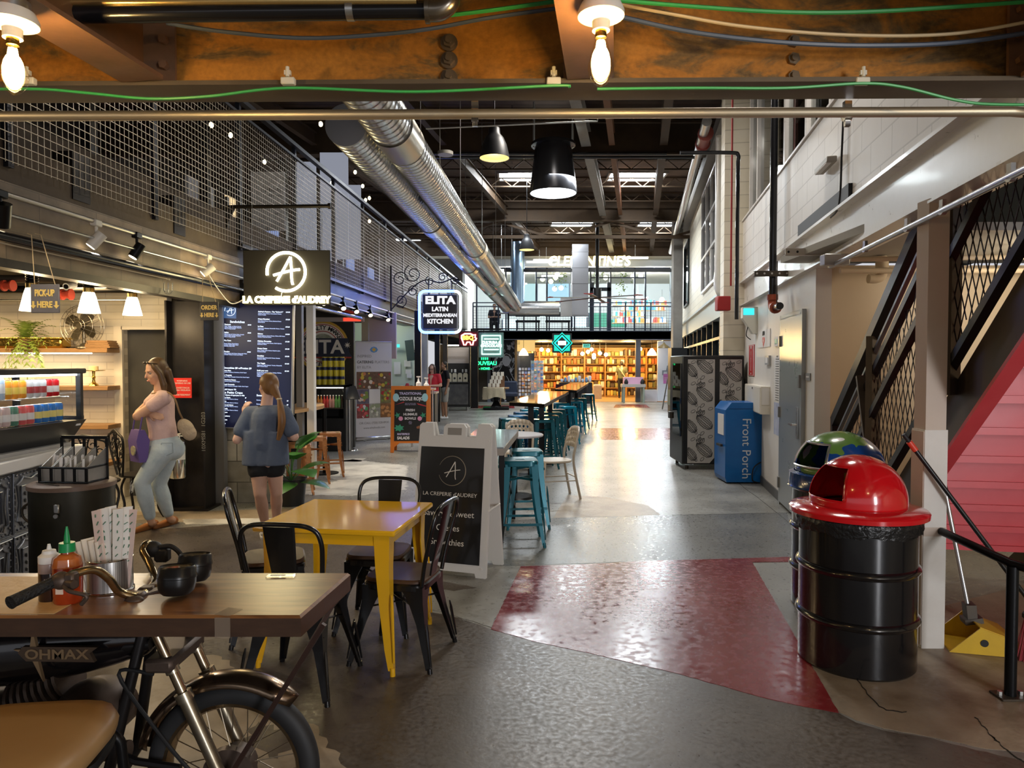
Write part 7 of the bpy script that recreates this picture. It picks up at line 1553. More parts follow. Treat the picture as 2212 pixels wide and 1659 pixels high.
def cream_chair(loc,rz,label,first=[None]):
 if first[0]:return dup(first[0],loc,rz,label)
 t=thing('cream_chair',label,'chair',loc,rz);first[0]=t
 b=MB();N=36;rows=[(.19,.43),(.2,.44),(.195,.455),(.1,.448),(.001,.446)];v=[]
 for h_,z in rows:v+=[rsq(2*PI*i/N,h_,3)+(z,) for i in range(N)]
 b.add(v,[(j*N+i,j*N+(i+1)%N,(j+1)*N+(i+1)%N,(j+1)*N+i) for j in range(4) for i in range(N)]);b.build('seat',WCH,t)
 for sx in (-1,1):
  MB().tube([(sx*.17,.16,.44),(sx*.2,.2,0)],.014).build('leg',WCH,t);MB().tube(spline([(sx*.19,-.27,0),(sx*.175,-.19,.42),(sx*.18,-.21,.62),(sx*.17,-.25,.78)]),.0155).build('leg',WCH,t)
 b=MB()
 def fn(u,v):
  a=(u-.5)*2;zt_=.25*(1-.28*abs(a)**4);z=.60+v*zt_;return Vector((a*.185,-.205-.055*(z-.6)/.25-.035*(1-a*a),z))
 holed(b,7,4,fn,{(2,1),(3,1),(4,1),(2,2),(3,2),(4,2),(1,2),(5,2)});o=b.build('backrest',WCH,t,recalc=False);sm=o.modifiers.new('t','SOLIDIFY');sm.thickness=.018;sm.offset=0
 b=MB();b.bar((-.18,.18,.26),(.18,.18,.26),.012,.012).bar((-.18,-.22,.26),(.18,-.22,.26),.012,.012)
 for sx in (-1,1):b.bar((sx*.185,.18,.22),(sx*.185,-.23,.22),.012,.012)
 b.build('stretcher',WCH,t);return t
cream_chair((.50,8.45,0),PI/2+.25,'cream chair with holed back on the right of the small round table')
cream_chair((.09,9.25,0),PI-.05,'cream chair with holed back on the far side of the small round table')
t=thing('round_table','small round pale topped table between the cream chairs','table',(.03,8.45,0));MB().lathe([(0,.735),(.34,.735),(.345,.75),(.335,.76),(0,.76)],n=44).build('tabletop',M('round_top',(.5,.49,.52),.3),t);MB().cyl((0,0,.03),(0,0,.735),.035).build('column',BLK,t);MB().lathe([(0,0),(.24,0),(.22,.025),(.05,.05),(0,.05)],n=28).build('base',BLK,t)
BTOP=bpy.data.materials.new('bar_top');BTOP.use_nodes=True;nt=BTOP.node_tree;n_=nt.nodes;bs=n_['Principled BSDF'];bs.inputs['Roughness'].default_value=.1;bs.inputs['Coat Weight'].default_value=.8;bs.inputs['Coat Roughness'].default_value=.04
tc=n_.new('ShaderNodeTexCoord');vo=n_.new('ShaderNodeTexVoronoi');vo.inputs['Scale'].default_value=5;vo.distance='MANHATTAN';rp=n_.new('ShaderNodeValToRGB');el=rp.color_ramp.elements;el[0].color=(.1,.07,.03,1);el[1].color=(.4,.36,.25,1);e=el.new(.5);e.color=(.36,.24,.07,1)
nt.links.new(tc.outputs['Object'],vo.inputs['Vector']);nt.links.new(vo.outputs['Color'],rp.inputs[0]);nt.links.new(rp.outputs[0],bs.inputs['Base Color'])
def bartable(pxs,label,nlegs):
 tz=1.07;pts=[G(x,y,tz) for x,y in pxs];c=sum(pts,Vector())/4
 t=thing('bar_table',label,'table',(c.x,c.y,0));pl=[(q.x-c.x,q.y-c.y) for q in pts]
 MB().prism(pl,tz,None,tz-.008).build('tabletop',BTOP,t,smooth=False);MB().prism([(x*.998,y*.998) for x,y in pl],tz-.008,None,tz-.055).build('edge_frame',BLK,t,smooth=False)
 a=(pts[0]+pts[1])/2-c;e=(pts[2]+pts[3])/2-c
 for k in range(nlegs):
  q=a.lerp(e,(k+.35)/nlegs);q.z=0;MB().box(q+Vector((0,0,tz/2-.03)),(.08,.08,tz-.06)).box(q+Vector((0,0,.01)),(.34,.34,.02)).build('pedestal',BLK,t,smooth=False)
bartable(((1100,868),(1176,872),(1229,845),(1168,845)),'nearer long bar table with glossy patterned top',3)
bartable(((1199,840),(1246,843),(1271,827),(1234,826)),'farther long bar table with glossy patterned top',2)
TL2=M('teal_blue_paint',(.0,.1,.24),.3,.35,coat=.35);TL3=M('sky_teal_paint',(.0,.26,.4),.3,.3,coat=.35)
ordn=['first','second','third','fourth','fifth','sixth']
for i,(px,py,m) in enumerate(((1101,903,TEAL),(1119,897,TL2),(1130,890,TL2),(1143,884,TL3),(1152,879,TEAL),(1160,874,TL3))):stool(G(px,py,.75),.17,ordn[i]+' bar stool from the near end on the left of the nearer long table',m)
for i,(px,py,m) in enumerate(((1173,905,TEAL),(1184,897,TEAL),(1193,890,TEAL),(1201,884,TEAL),(1226,877,TL3),(1213,870,TL3))):stool(G(px,py,.75),.17,ordn[i]+' bar stool from the near end on the right of the nearer long table',m)
for i,(px,py,m) in enumerate(((1242,866,TL3),(1251,860,TEAL),(1270,851,TEAL))):stool(G(px,py,.75),.17,ordn[i]+' bar stool from the near end beside the farther long table',m)
FY=29.5
def X(px,Y=FY):return P(px,800,Y).x
def Z(py,Y=FY):return P(1106,py,Y).z
WARM=brickmat('shop_back',(.5,.3,.1),(.42,.24,.08),(.2,.1,.03),1.1,.5,.03,.6,noise=.5)
struct(MB().box((3.0,37.2,1.3),(14,.1,2.6)).build('wall_far_shop',M('shop_back_wall',(.45,.3,.14),.6)))
struct(MB().box((X(1117)-.05,33.2,1.3),(.1,8,2.6)).build('wall_far_left',M('shop_side',(.3,.2,.1),.6)))
struct(MB().box((X(1455)+.3,33.2,1.3),(.1,8,2.6)).build('wall_far_right',M('shop_side',(.3,.2,.1),.6)))
struct(MB().box(((X(1117)+X(1455))/2,33.0,.004),(X(1455)-X(1117),7.2,.008)).build('floor_far_shop',M('shop_floor',(.45,.27,.11),.35)))
struct(MB().box((2.5,33.0,2.73),(12,9,.33)).build('ceiling_far_slab',M('slab_dark',(.04,.04,.045),.7)))
struct(MB().box(((X(1420)+X(1453))/2,FY,1.28),(X(1453)-X(1420),.12,2.5)).build('wall_far_partition',M('partition_white',(.72,.74,.8),.5)))
for px in (1058,1118,1378):struct(MB().box((X(px),FY,1.28),(.2,.16,2.56)).build('column_far_shop',M('post_bluegrey',(.12,.13,.16),.5)))
b=MB();b.box((2.6,28.55,2.73),(X(1462)-X(1022),.1,.36)).box((2.6,28.5,2.9),(X(1462)-X(1022),.14,.03)).box((2.6,28.5,2.56),(X(1462)-X(1022),.14,.03));struct(b.build('trim_95',M('catwalk_blue',(.07,.08,.11),.45,.4),smooth=False))
x0,x1=X(1060),X(1117);MUR=bpy.data.materials.new('mural');MUR.use_nodes=True;nt=MUR.node_tree;n_=nt.nodes;bs=n_['Principled BSDF'];tc=n_.new('ShaderNodeTexCoord');vo=n_.new('ShaderNodeTexNoise');vo.inputs['Scale'].default_value=5.5;vo.inputs['Detail'].default_value=3;rp=n_.new('ShaderNodeValToRGB');rp.color_ramp.elements[0].position=.54;rp.color_ramp.elements[1].position=.58;rp.color_ramp.elements[0].color=(.006,.006,.01,1);rp.color_ramp.elements[1].color=(.62,.66,.75,1);nt.links.new(tc.outputs['Object'],vo.inputs['Vector']);nt.links.new(vo.outputs['Fac'],rp.inputs[0]);nt.links.new(rp.outputs[0],bs.inputs['Base Color'])
t=thing('wall_mural','black and white painted mural of a figure with flowing lines','mural',((x0+x1)/2,FY-.05,1.28));w=x1-x0
MB().box((0,0,0),(w,.06,2.5)).build('painted_panel',MUR,t);MW=M('mural_white',(.6,.64,.74),.6);MBK=M('mural_black',(.006,.006,.01),.6)
MB().prism([(-.55,-1.2),(-.5,-.3),(-.2,.0),(-.05,.3),(.1,.35),(.25,.0),(.55,-.5),(.55,-1.2)],.036,XZ).build('figure_body',MBK,t,smooth=False);MB().prism([(.1+.17*math.cos(a),.42+.22*math.sin(a)) for a in [2*PI*i/20 for i in range(20)]],.04,XZ).build('figure_face',MW,t)
b=MB()
for q in ([(-.5,-.3),(-.2,.02),(-.05,.3)],[(.25,.0),(.4,-.3),(.58,-.55)],[(.2,.3),(.3,.1),(.42,.3),(.5,.55)],[(-.1,.6),(.1,.72),(.3,.6),(.28,.4)],[(.1,-.2),(.2,-.4),(.15,-.7)],[(.3,-.3),(.36,-.6),(.3,-.8)]):b.tube(spline([(x,-.04,z) for x,z in q],4),.014,n=5)
b.build('flowing_line',MW,t)
x0,x1=X(1080,27.6),X(1118,27.6);t=thing('navy_couch','navy two seat couch before the black and white mural','couch',((x0+x1)/2,27.6,0));w=x1-x0;NV=M('couch_navy',(.02,.03,.06),.7)
MB().bev((0,0,.4),(w,.7,.16),.04).build('seat',NV,t);MB().bev((0,.3,.66),(w,.16,.5),.05).build('backrest',NV,t)
for sx in (-1,1):
 for sy in (-1,1):MB().cyl((sx*w*.45,sy*.28,.33),(sx*w*.48,sy*.3,0),.025,.018).build('leg',WOOD,t)
struct(MB().box((X(1040),FY,1.28),(X(1058)-X(1020),.1,2.56)).build('wall_far_dark',DKW));p=Vector((X(1046),FY-.08,Z(785)))
t=thing('green_neon_sign','green neon shop sign on the dark wall past the black column','sign',p);NG=E('neon_green',(.02,1,.25),3);text('NOUVEAU',.22,NG,t,(0,0,0),bold=.006);text('- HOME -',.13,NG,t,(.05,0,-.22),bold=.004);b=MB()
for k in range(4):b.box((-.1+k*.08,0,.28),(.04,.02,.26))
b.build('bar_symbol',NG,t)
struct(MB().box((X(1025,25.5),25.5,1.42),(.26,.26,2.85)).build('column_hall',M('col_black',(.02,.02,.02),.5)))
x0,x1,Y=X(961,24),X(1014,24),24.0;w=x1-x0;t=thing('display_cabinet','tall lit retail cabinet of jars and kraft bags by the black column','cabinet',((x0+x1)/2,Y+.3,0));HC=Z(748,Y)
b=MB();b.box((0,.25,HC/2+.06),(w,.05,HC-.12)).box((-w/2,0,HC/2+.06),(.04,.5,HC-.12)).box((w/2,0,HC/2+.06),(.04,.5,HC-.12)).box((0,0,.95),(w,.5,.05)).box((0,0,.15),(w,.5,.06));b.build('carcass',M('cabinet_dark',(.03,.028,.025),.5),t,smooth=False)
MB().box((0,.22,HC-.3),(w-.06,.02,.55)).build('back_panel',M('ash_grey',(.42,.37,.35),.5,var=(3,(.5,.45,.43)),stretch=(1,1,9)),t);MB().box((0,-.2,HC+.03),(w,.05,.04)).build('light_strip',E('strip_white',(1,.9,.7),8),t);sh=1.28
MB().box((0,-.02,sh),(w-.05,.4,.03)).build('shelf',BLKM,t);MB().box((0,-.25,.55),(w*.9,.02,.7)).build('info_panel',M('info_dark',(.05,.05,.055),.5,var=(5,(.16,.15,.14))),t)
for sx in (-1,1):
 MB().cyl((sx*w*.4,-.1,.0),(sx*w*.4,-.1,.13),.05).build('caster',GALV,t)
for i in range(4):
 q=(x0+w*(.17+.22*i),Y+.15,.976);t2=thing('kraft_bag','cream kraft bag with printed label in the lit cabinet','bag',q,group='kraft bags in the lit cabinet');MB().prism([(-.08,0),(.08,0),(.08,.24),(.05,.3),(-.05,.3),(-.08,.24)],.08,XZ).build('bag',M('kraft_pale',(.6,.54,.4),.6),t2,smooth=False);MB().cyl((0,-.082,.12),(0,-.085,.12),.035).build('label',BLKM,t2)
for i in range(6):q=(x0+w*(.1+.15*i),Y+.2,sh+.016);tag(MB().lathe([(0,0),(.04,0),(.04,.09),(.03,.11),(0,.11)],c=q,n=12).build('shop_jar',[BLKM,GALV,PAPER][i%3]),('black','steel','white')[i%3]+' jar on the upper shelf of the lit cabinet','jar',('black','steel','white')[i%3]+' jars in the lit cabinet')
g=G(1072,884);t=thing('pedestal_table','pedestal table draped with a cream cloth in the hall','table',g);MB().box((0,0,.05),(.9,.9,.06)).cyl((0,0,.05),(0,0,.3),.3,.1,n=4).cyl((0,0,.3),(0,0,.72),.1).build('pedestal',BLK,t,smooth=False);MB().box((0,0,.74),(.9,.7,.04)).build('tabletop',WOOD,t);b=MB();rnd=random.Random(4);N=44
v=[]
for h_,z,j in ((.30,.768,0),(.37,.766,0),(.385,.74,.006),(.38,.55,.02),(.385,.40,.03)):v+=[tuple(Vector(rsq(2*PI*i/N,h_+j*math.sin(i*1.7),6)+(z-(.05*math.sin(i*.5) if j==.03 else 0),))+Vector((-.08,-.05,0))) for i in range(N)]
b.add(v,[(j*N+i,j*N+(i+1)%N,(j+1)*N+(i+1)%N,(j+1)*N+i) for j in range(4) for i in range(N)]+[tuple(range(N))]);tag(b.build('table_cloth',M('cloth_cream',(.55,.47,.33),.9,bump=(14,.4))),'cream lace cloth hanging over the pedestal table','tablecloth');bpy.data.objects['table_cloth'].location=g
for r_ in range(4):
 for k in range(3):q=g+Vector((-.22+.14*k+r_*.05,-.2+r_*.12,.78+r_*.13));tag(MB().box((0,0,.06),(.11,.02,.15),rx=-.4).build('brochure',M('brochure_cream',(.68,.62,.52),.6)),'cream brochure in the tiered rack on the pedestal table','brochure','brochures on the pedestal table');bpy.data.objects[-1 if False else max((o.name for o in bpy.data.objects if o.name.startswith('brochure')),key=lambda s:s)].location=q
t=thing('brochure_rack','tiered rack holding cream brochures on the pedestal table','rack',g+Vector((0,0,.77)));b=MB()
for r_ in range(4):b.box((-.08+r_*.05,-.18+r_*.12,r_*.13/2),(.44,.12,max(.02,r_*.13)))
b.build('steps',M('rack_wood',(.2,.1,.05),.5),t,smooth=False)
def spinner(px,py,Y,rw,z0,z1,nx,nz,m_fr,cols,name,lab,grp):
 g=G(px,py);g=Vector((X(px,Y),Y,0));t=thing(name,lab,'card rack',g);b=MB();b.box((0,0,.04),(.5,.4,.08)).cyl((0,0,0),(0,0,z1),.03)
 for k in range(nx+1):b.bar((-rw+2*rw*k/nx,-.12,z0),(-rw+2*rw*k/nx,-.12,z1),.012,.012)
 for k in range(nz):b.box((0,-.12,z0+(z1-z0)*k/nz),(2*rw,.03,.012))
 b.build('wire_frame',m_fr,t,smooth=False);first={};rnd=random.Random(px);w_,h_=2*rw/nx,(z1-z0)/nz
 for i in range(nx):
  for j in range(nz):
   c=rnd.randrange(len(cols));q=g+Vector((-rw+w_*(i+.5),-.145,z0+h_*(j+.5)))
   if c not in first:first[c]=tag(MB().box((0,0,0),(w_*.78,.012,h_*.72)).build('greeting_card',M('card_%s%d'%(name,c),cols[c],.5)),'%s greeting card on the %s'%(('pale','blue','grey','pinkish','green')[c],grp),'card','cards on the '+grp);first[c].location=q;first[c]['group']='%s cards on the %s'%(('pale','blue','grey','pinkish','green')[c],grp)
   else:o=first[c].copy();COL.objects.link(o);o.location=q
CC=((.62,.68,.78),(.14,.3,.6),(.42,.5,.58),(.58,.4,.36),(.3,.45,.42))
spinner(1160,866,27.0,.23,.35,1.72,4,11,M('rack_white',(.6,.65,.7),.4),CC,'white_spinner','tall white card spinner with blue toned cards','white card spinner')
spinner(1136,862,28.3,.3,.3,1.45,5,8,BLK,((.7,.72,.8),(.3,.35,.6),(.5,.45,.42),(.7,.5,.35),(.2,.25,.3)),'black_card_rack','black wire card rack left of the white spinner','black card rack')
t=thing('chalkboard','dark chalkboard panel above the black card rack','board',(X(1136),FY-.04,Z(785)));MB().box((0,0,0),(.7,.04,.85)).build('board',M('chalkboard',(.05,.055,.065),.6,var=(6,(.09,.095,.11))),t);MB().box((0,-.01,.75),(.75,.06,.5)).build('lit_opening',E('opening_warm',(1,.65,.22),.8),t)
SW_=M('shelf_honey',(.45,.22,.06),.45);GC=[('amber',(.75,.42,.08)),('cream',(.75,.62,.4)),('rust',(.5,.14,.04)),('dark',(.08,.05,.03)),('ochre',(.6,.38,.1)),('white',(.8,.75,.65)),('olive',(.25,.22,.06))]
gf={};rnd=random.Random(11);ng=0
def goods(x,y,z,w_,h_,d_):
 global ng
 c=rnd.randrange(7);key=(c,)
 if c not in gf:
  t_=MB().bev((0,0,.5),(1,1,1),.12).build('shop_good',M('good_'+GC[c][0],GC[c][1],.5));tag(t_,'small %s coloured goods packed on the bright shop shelves'%GC[c][0],'goods',GC[c][0]+' goods on the shop shelves');gf[c]=t_
 else:t_=gf[c].copy();COL.objects.link(t_)
 t_.location=(x,y,z);t_.scale=(w_,d_,h_);ng+=1
def shelf_unit(x0,x1,Y,h,rows,label,per):
 w=x1-x0;t=thing('shop_shelves',label,'shelves',((x0+x1)/2,Y,0));b=MB();b.box((-w/2,0,h/2),(.04,.35,h)).box((w/2,0,h/2),(.04,.35,h)).box((0,.17,h/2),(w,.02,h));b.build('frame',SW_,t,smooth=False)
 for k in range(rows+1):MB().box((0,0,.04+k*(h-.06)/rows),(w-.05,.34,.03)).build('shelf',SW_,t)
 for k in range(rows):
  z=.056+k*(h-.06)/rows;x=x0+.08
  while x<x1-.1:
   w_=rnd.uniform(.08,.24)*per;h_=rnd.uniform(.45,.85)*(h-.06)/rows;goods(x+w_/2,Y-.03,z,w_*.9,h_,.2);x+=w_
xs=(1122,1165,1212,1262,1306,1352,1395,1420)
for i,lab in enumerate(('first honey coloured shelf unit from the left in the bright shop','second honey coloured shelf unit from the left in the bright shop','third honey coloured shelf unit from the left in the bright shop','fourth honey coloured shelf unit, behind the globe lamps','fifth honey coloured shelf unit, left of the customer','sixth honey coloured shelf unit, behind the customer','seventh honey coloured shelf unit, next to the white partition')):
 Y=34.2+.25*(i%2);shelf_unit(X(xs[i],Y)+.02,X(xs[i+1],Y)-.02,Y,2.35,6,lab,1.0)
for i,(px,py,Y) in enumerate(((1258,764,31),(1270,760,31),(1283,767,31.4),(1296,763,31),(1309,766,31.2),(1278,755,32),(1283,772,30.8),(1184,757,31),(1170,755,30.6),(1383,754,32))):
 p=P(px,py,Y)
 if i==0:gl=thing('globe_lamp','small glowing globe lamp in the bright far shop','lamp',p,group='globe lamps in the far shop');MB().sph((0,0,0),(.085,.085,.085),12,8).build('globe',E('globe_white',(1,.85,.6),9),gl);MB().cyl((0,0,.08),(0,0,2.56-p.z),.008).build('rod',BLK,gl)
 else:dup(gl,p)
for px,lab in ((1131,'white bell lamp in the lit opening over the chalkboard'),(1408,'broad white bell lamp near the white partition')):p=P(px,768,29.2);t=thing('bell_lamp',lab,'lamp',p);MB().lathe([(.2,0),(.17,.12),(.07,.26),(.03,.3)],n=20,open=True).build('shade',E('bell_white',(1,.82,.55),4),t);MB().cyl((0,0,.28),(0,0,2.56-p.z),.008).build('rod',BLK,t)
p=P(1434,752,27.5);t=thing('barn_lamp','dark barn lamp before the white partition','lamp',p);MB().lathe([(.24,0),(.2,.06),(.06,.16),(.03,.22)],n=20,open=True).build('shade',M('barn_brown',(.15,.1,.03),.4),t);MB().tube([(0,0,.2),(0,.1,.3),(0,1.0,.3)],.012).build('arm',BLK,t);light('POINT','barn_light',p+Vector((0,.4,-.1)),25,(.85,.92,1),.1)
for i,(x,y,e) in enumerate(((X(1180),32,280),(X(1290),31.5,340),(X(1380),32,280))):light('POINT','shop_light',(x,y,2.3),e,(1,.66,.26),.25)
p=P(1267,747,29.2);t=thing('lit_exit_sign','small green lit exit sign over the bright shop entrance','exit sign',p);MB().box((0,0,0),(.3,.05,.15)).build('case',M('exit_case',(.3,.5,.45),.4,emit=((.1,.7,.55),.8)),t);text('EXIT',.11,M('exit_letter',(.1,.4,.35),.4),t,(0,-.03,0),bold=.004)
t=thing('display_counter','low counter covered with blue and white goods at the shop mouth','counter',(X(1245,28),28.4,0));MB().box((0,0,.42),(1.3,.5,.84)).build('cabinet',BLKM,t)
for i in range(9):q=(X(1245,28)-.55+.14*i,28.3,.85);tag(MB().bev((0,0,.07+.03*(i%3)),(.11,.11,.13+.06*(i%3)),.02).build('gift_box',M('gift_%d'%(i%3),((.5,.6,.72),(.15,.3,.5),(.7,.7,.72))[i%3],.5)),('pale blue','blue','white')[i%3]+' gift on the low counter at the shop mouth','gift',('pale blue','blue','white')[i%3]+' gifts on the low counter');[o for o in bpy.data.objects if o.name.startswith('gift_box')][-1].location=q
for px,c,lab in ((1217,(.05,.01,.015),'dark red round backed chair before the low counter'),(1254,(.012,.012,.014),'black round backed chair before the low counter')):
 t=thing('tub_chair',lab,'chair',(X(px,26),26.2,0));m=M('tub_%d'%px,c,.6);MB().lathe([(.24,.42),(.27,.5),(.27,.84),(.25,.84),(.24,.5)],n=20,a0=PI,a1=2*PI).build('backrest',m,t);MB().lathe([(0,.4),(.25,.4),(.25,.46),(0,.47)],n=20).build('seat',m,t)
 for a in (.8,2.3,3.9,5.5):MB().cyl((.17*math.cos(a),.17*math.sin(a),.4),(.22*math.cos(a),.22*math.sin(a),0),.015).build('leg',BLK,t)
g=G(1290,862);t=thing('barrel_crate','pale slatted crate with papers at the shop mouth','crate',g);MB().box((0,0,.3),(.36,.36,.6)).build('crate',M('crate_pale',(.45,.38,.32),.6,var=(8,(.55,.48,.4))),t);MB().box((0,0,.63),(.3,.3,.06)).build('papers',PAPER,t)
g=Vector((X(1368,28.9),28.95,0));t=thing('school_desk','grey green desk with pink display case near the customer','desk',g);DG=M('desk_green',(.25,.3,.26),.5);MB().box((0,0,.7),(.95,.5,.12)).build('top',M('desk_top',(.45,.42,.38),.5),t)
for sx in (-1,1):
 for sy in (-1,1):MB().box((sx*.4,sy*.2,.32),(.07,.07,.64)).build('leg',DG,t)
tag(MB().box(g+Vector((.02,.1,.9)),(.8,.2,.28)).build('pink_case',M('pink_case',(.7,.4,.55),.4)),'pink display case on the grey green desk','display case')
for x,lab in ((-.3,'left black necklace bust on the grey green desk'),(.36,'right black necklace bust on the grey green desk')):tag(MB().lathe([(0,0),(.07,0),(.09,.08),(.05,.17),(.03,.2),(0,.22)],c=g+Vector((x,-.12,.761)),n=14).build('necklace_bust',BLKM),lab,'bust')
t=thing('glass_counter','pale glass counter between the desk and the white partition','counter',(X(1406,29),29.8,0));MB().box((0,0,.25),(.75,.5,.5)).build('base',M('counter_pale',(.6,.58,.62),.5),t);MB().box((0,0,.75),(.75,.5,.5)).build('glass_box',glassmat('counter_glass',(.85,.9,.92),.2),t)
t=thing('step_ladder','small metal step ladder leaning by the white partition','ladder',G(1438,884));b=MB();b.bar((-.12,0,0),(.08,.1,1.05),.03,.03).bar((.14,0,0),(.1,.1,1.05),.03,.03).bar((-.02,.5,0),(.08,.12,1.0),.025,.025)
for k in range(3):b.bar((-.1+.05*k,.02+.025*k,.22+.25*k),(.14,.02+.025*k,.22+.25*k),.06,.015)
b.build('frame',GALV,t,smooth=False)
t=thing('wall_poster','small pink poster on the white partition','poster',(X(1438),FY-.07,Z(818)));MB().box((0,0,0),(.22,.01,.4)).build('sheet',M('poster_pink',(.6,.2,.5),.5),t);text('open\ndaily',.08,PAPER,t,(0,-.008,0),ext=.0004)
t=thing('chair_drawing','grey chair drawing on the white partition','drawing',(X(1438),FY-.065,Z(800)));MB().prism([(-.16,-.2),(-.12,-.2),(-.1,-.05),(.04,-.05),(.06,-.2),(.1,-.2),(.1,.2),(.04,.2),(.0,.0),(-.16,.0)],.006,XZ).build('drawing',M('draw_grey',(.25,.28,.33),.6),t,smooth=False)
z0,z1=2.9,Z(578);UW=M('upper_wall',(.6,.62,.6),.6)
struct(MB().box((2.5,38.5,4.4),(12,.1,3.0)).build('wall_upper_far',UW));struct(MB().box((-2.0,34,4.4),(.1,9,3.0)).build('wall_upper_left',UW));struct(MB().box((8.6,34,4.4),(.1,9,3.0)).build('wall_upper_right',UW));struct(MB().box((2.5,34,5.95),(12,9.5,.1)).build('ceiling_upper',M('ceil_tan',(.42,.38,.3),.7)));struct(MB().box((2.6,FY,(z1+6.1)/2+.1),(X(1462)-X(1022),.14,6.2-z1)).build('wall_upper_lintel',M('lintel_white',(.62,.66,.7),.5)))
UF=M('mullion_navy',(.035,.045,.07),.45,.4);UG=glassmat('upper_pane',(.9,.95,.97),.05)
vx=(1030,1093,1158,1181,1234,1275,1318,1370,1393,1446)
for i in range(len(vx)-1):
 a,e=X(vx[i]),X(vx[i+1]);struct(MB().box(((a+e)/2,FY,(z0+z1)/2),(e-a,.012,z1-z0)).build('window_%d'%(70+i),UG));b=MB().box((a,FY,(z0+z1)/2),(.06,.08,z1-z0)).box(((a+e)/2,FY,z1-.03),(e-a,.08,.06)).box(((a+e)/2,FY,z0+.03),(e-a,.08,.06))
 if i in (2,5,6,7):b.box(((a+e)/2,FY,Z(600)),(e-a,.07,.05))
 if i==5:b.box(((a+e)/2,FY-.02,Z(625)),(e-a,.1,.14)).box((a+.07,FY-.02,z0+1.0),(.14,.1,2.1)).box((e-.07,FY-.02,z0+1.0),(.14,.1,2.1))
 struct(b.build('trim_%d'%(70+i),UF,smooth=False))
struct(MB().box(((X(1446)+X(1458))/2,FY-.02,(z0+z1)/2),(X(1458)-X(1446),.1,z1-z0)).build('trim_88',M('jamb_white',(.62,.72,.8),.5)))
rl=thing('catwalk_railing','navy blue mesh railing along the far upper catwalk','railing',(0,28.72,0));a,e=X(1022,28.7),X(1460,28.7)
for z in (4.05,3.9,3.0):MB().box(((a+e)/2,0,z),(e-a,.04,.04)).build('rail',UF,rl)
for k in range(9):MB().box((a+(e-a)*k/8,0,3.3),(.05,.05,1.5)).build('post',UF,rl)
b=MB();x=a
while x<e:b.box((x,0,3.25),(.008,.008,1.25));x+=.11
z=2.65
while z<3.9:b.box(((a+e)/2,0,z),(e-a,.008,.008));z+=.11
b.build('mesh_panel',UF,rl,smooth=False)
TREE=E('outside_green',(.1,.62,.38),.8);DAY=E('outside_sky',(.78,.95,1),1.6)  # TREE: daylight on the greenery outside is put in as glowing green panes
for i,(p0_,p1_,y0,y1,m) in enumerate(((1272,1312,676,706,TREE),(1318,1352,690,706,TREE),(1236,1268,685,706,DAY),(1360,1392,678,690,DAY),(1085,1118,690,712,DAY),(1100,1160,610,650,E('outside_dim',(.6,.85,.85),.9)),(1182,1230,612,652,E('outside_blue',(.5,.8,.95),.9)))):
 a,e,q,r_=X(p0_,38.3),X(p1_,38.3),Z(y1,38.3),Z(y0,38.3);q=max(q,2.95);struct(MB().box(((a+e)/2,38.42,(q+r_)/2),(e-a,.02,r_-q)).build('window_%d'%(90+i),m));struct(MB().box((a,38.4,(q+r_)/2),(.06,.06,r_-q)).box((e,38.4,(q+r_)/2),(.06,.06,r_-q)).build('trim_%d'%(90+i),UF))
BKC=[('red',(.5,.08,.06)),('cream',(.7,.66,.58)),('blue',(.08,.2,.42)),('orange',(.6,.25,.06)),('white',(.75,.76,.75)),('teal',(.06,.3,.3))];bf={}
for (p0_,p1_,py,Y) in ((1322,1440,660,35.5),(1340,1436,671,35.5),(1322,1390,684,35),(1322,1440,698,34.5)):
 a,e,z=X(p0_,Y),X(p1_,Y),Z(py,Y);tag(MB().box(((a+e)/2,Y,z),(e-a,.3,.04)).build('book_shelf',M('shelf_pine',(.5,.32,.17),.5)),'pine book shelf in the upper shop, '+{660:'topmost of four',671:'second from the top',684:'third from the top',698:'lowest of four'}[py],'shelf');x=a+.05
 while x<e-.1:
  c=rnd.randrange(6);w_=rnd.uniform(.05,.12)
  if c not in bf:o=tag(MB().box((0,0,.5),(1,1,1)).build('book',M('book_'+BKC[c][0],BKC[c][1],.5)),BKC[c][0]+' book standing on the upper shop shelves','book',BKC[c][0]+' books in the upper shop');bf[c]=o
  else:o=bf[c].copy();COL.objects.link(o)
  o.location=(x+w_/2,Y-.02,z+.02);o.scale=(w_*.92,.2,rnd.uniform(.16,.27));x+=w_
for i,(px,py,Y,w_) in enumerate(((1115,613,33,1.0),(1193,596,33,.9),(1285,646,34,.9),(1300,661,33,.7),(1378,643,35,1.2),(1165,566,27.8,.5),(1180,562,27.8,.5),(1372,557,27.5,1.2))):
 p=P(px,py,Y)
 if i==0:tl=thing('linear_lamp','white linear lamp glowing in the far upper storey','lamp',p,group='linear lamps in the far upper storey');MB().box((0,0,0),(1,.1,.06)).build('diffuser',E('linear_white',(1,.98,.92),5),tl);MB().cyl((0,0,.03),(0,0,.5),.006).build('rod',GALV,tl)
 else:dup(tl,p)
for i,(px,py) in enumerate(((1172,603),(1190,608),(1204,592),(1200,600),(1308,600),(1345,585),(1367,597),(1384,596),(1430,647),(1212,622),(1198,624))):
 p=P(px,py,32.5)
 if i==0:gl2=thing('upper_globe','warm globe lamp hanging in the far upper shop','lamp',p,group='globe lamps in the upper shop');MB().sph((0,0,0),(.11,.11,.11),10,7).build('globe',E('globe_warm',(1,.86,.5),6),gl2);MB().cyl((0,0,.1),(0,0,5.9-p.z),.006).build('cord',BLK,gl2)
 else:dup(gl2,p)
for x,y,e in ((0,33,620),(3.6,33,700),(6.6,33,620)):light('POINT','upper_light',(x,y,5.6),e,(.95,.97,1),.3)
VINE=M('vine_green',(.2,.3,.03),.6)
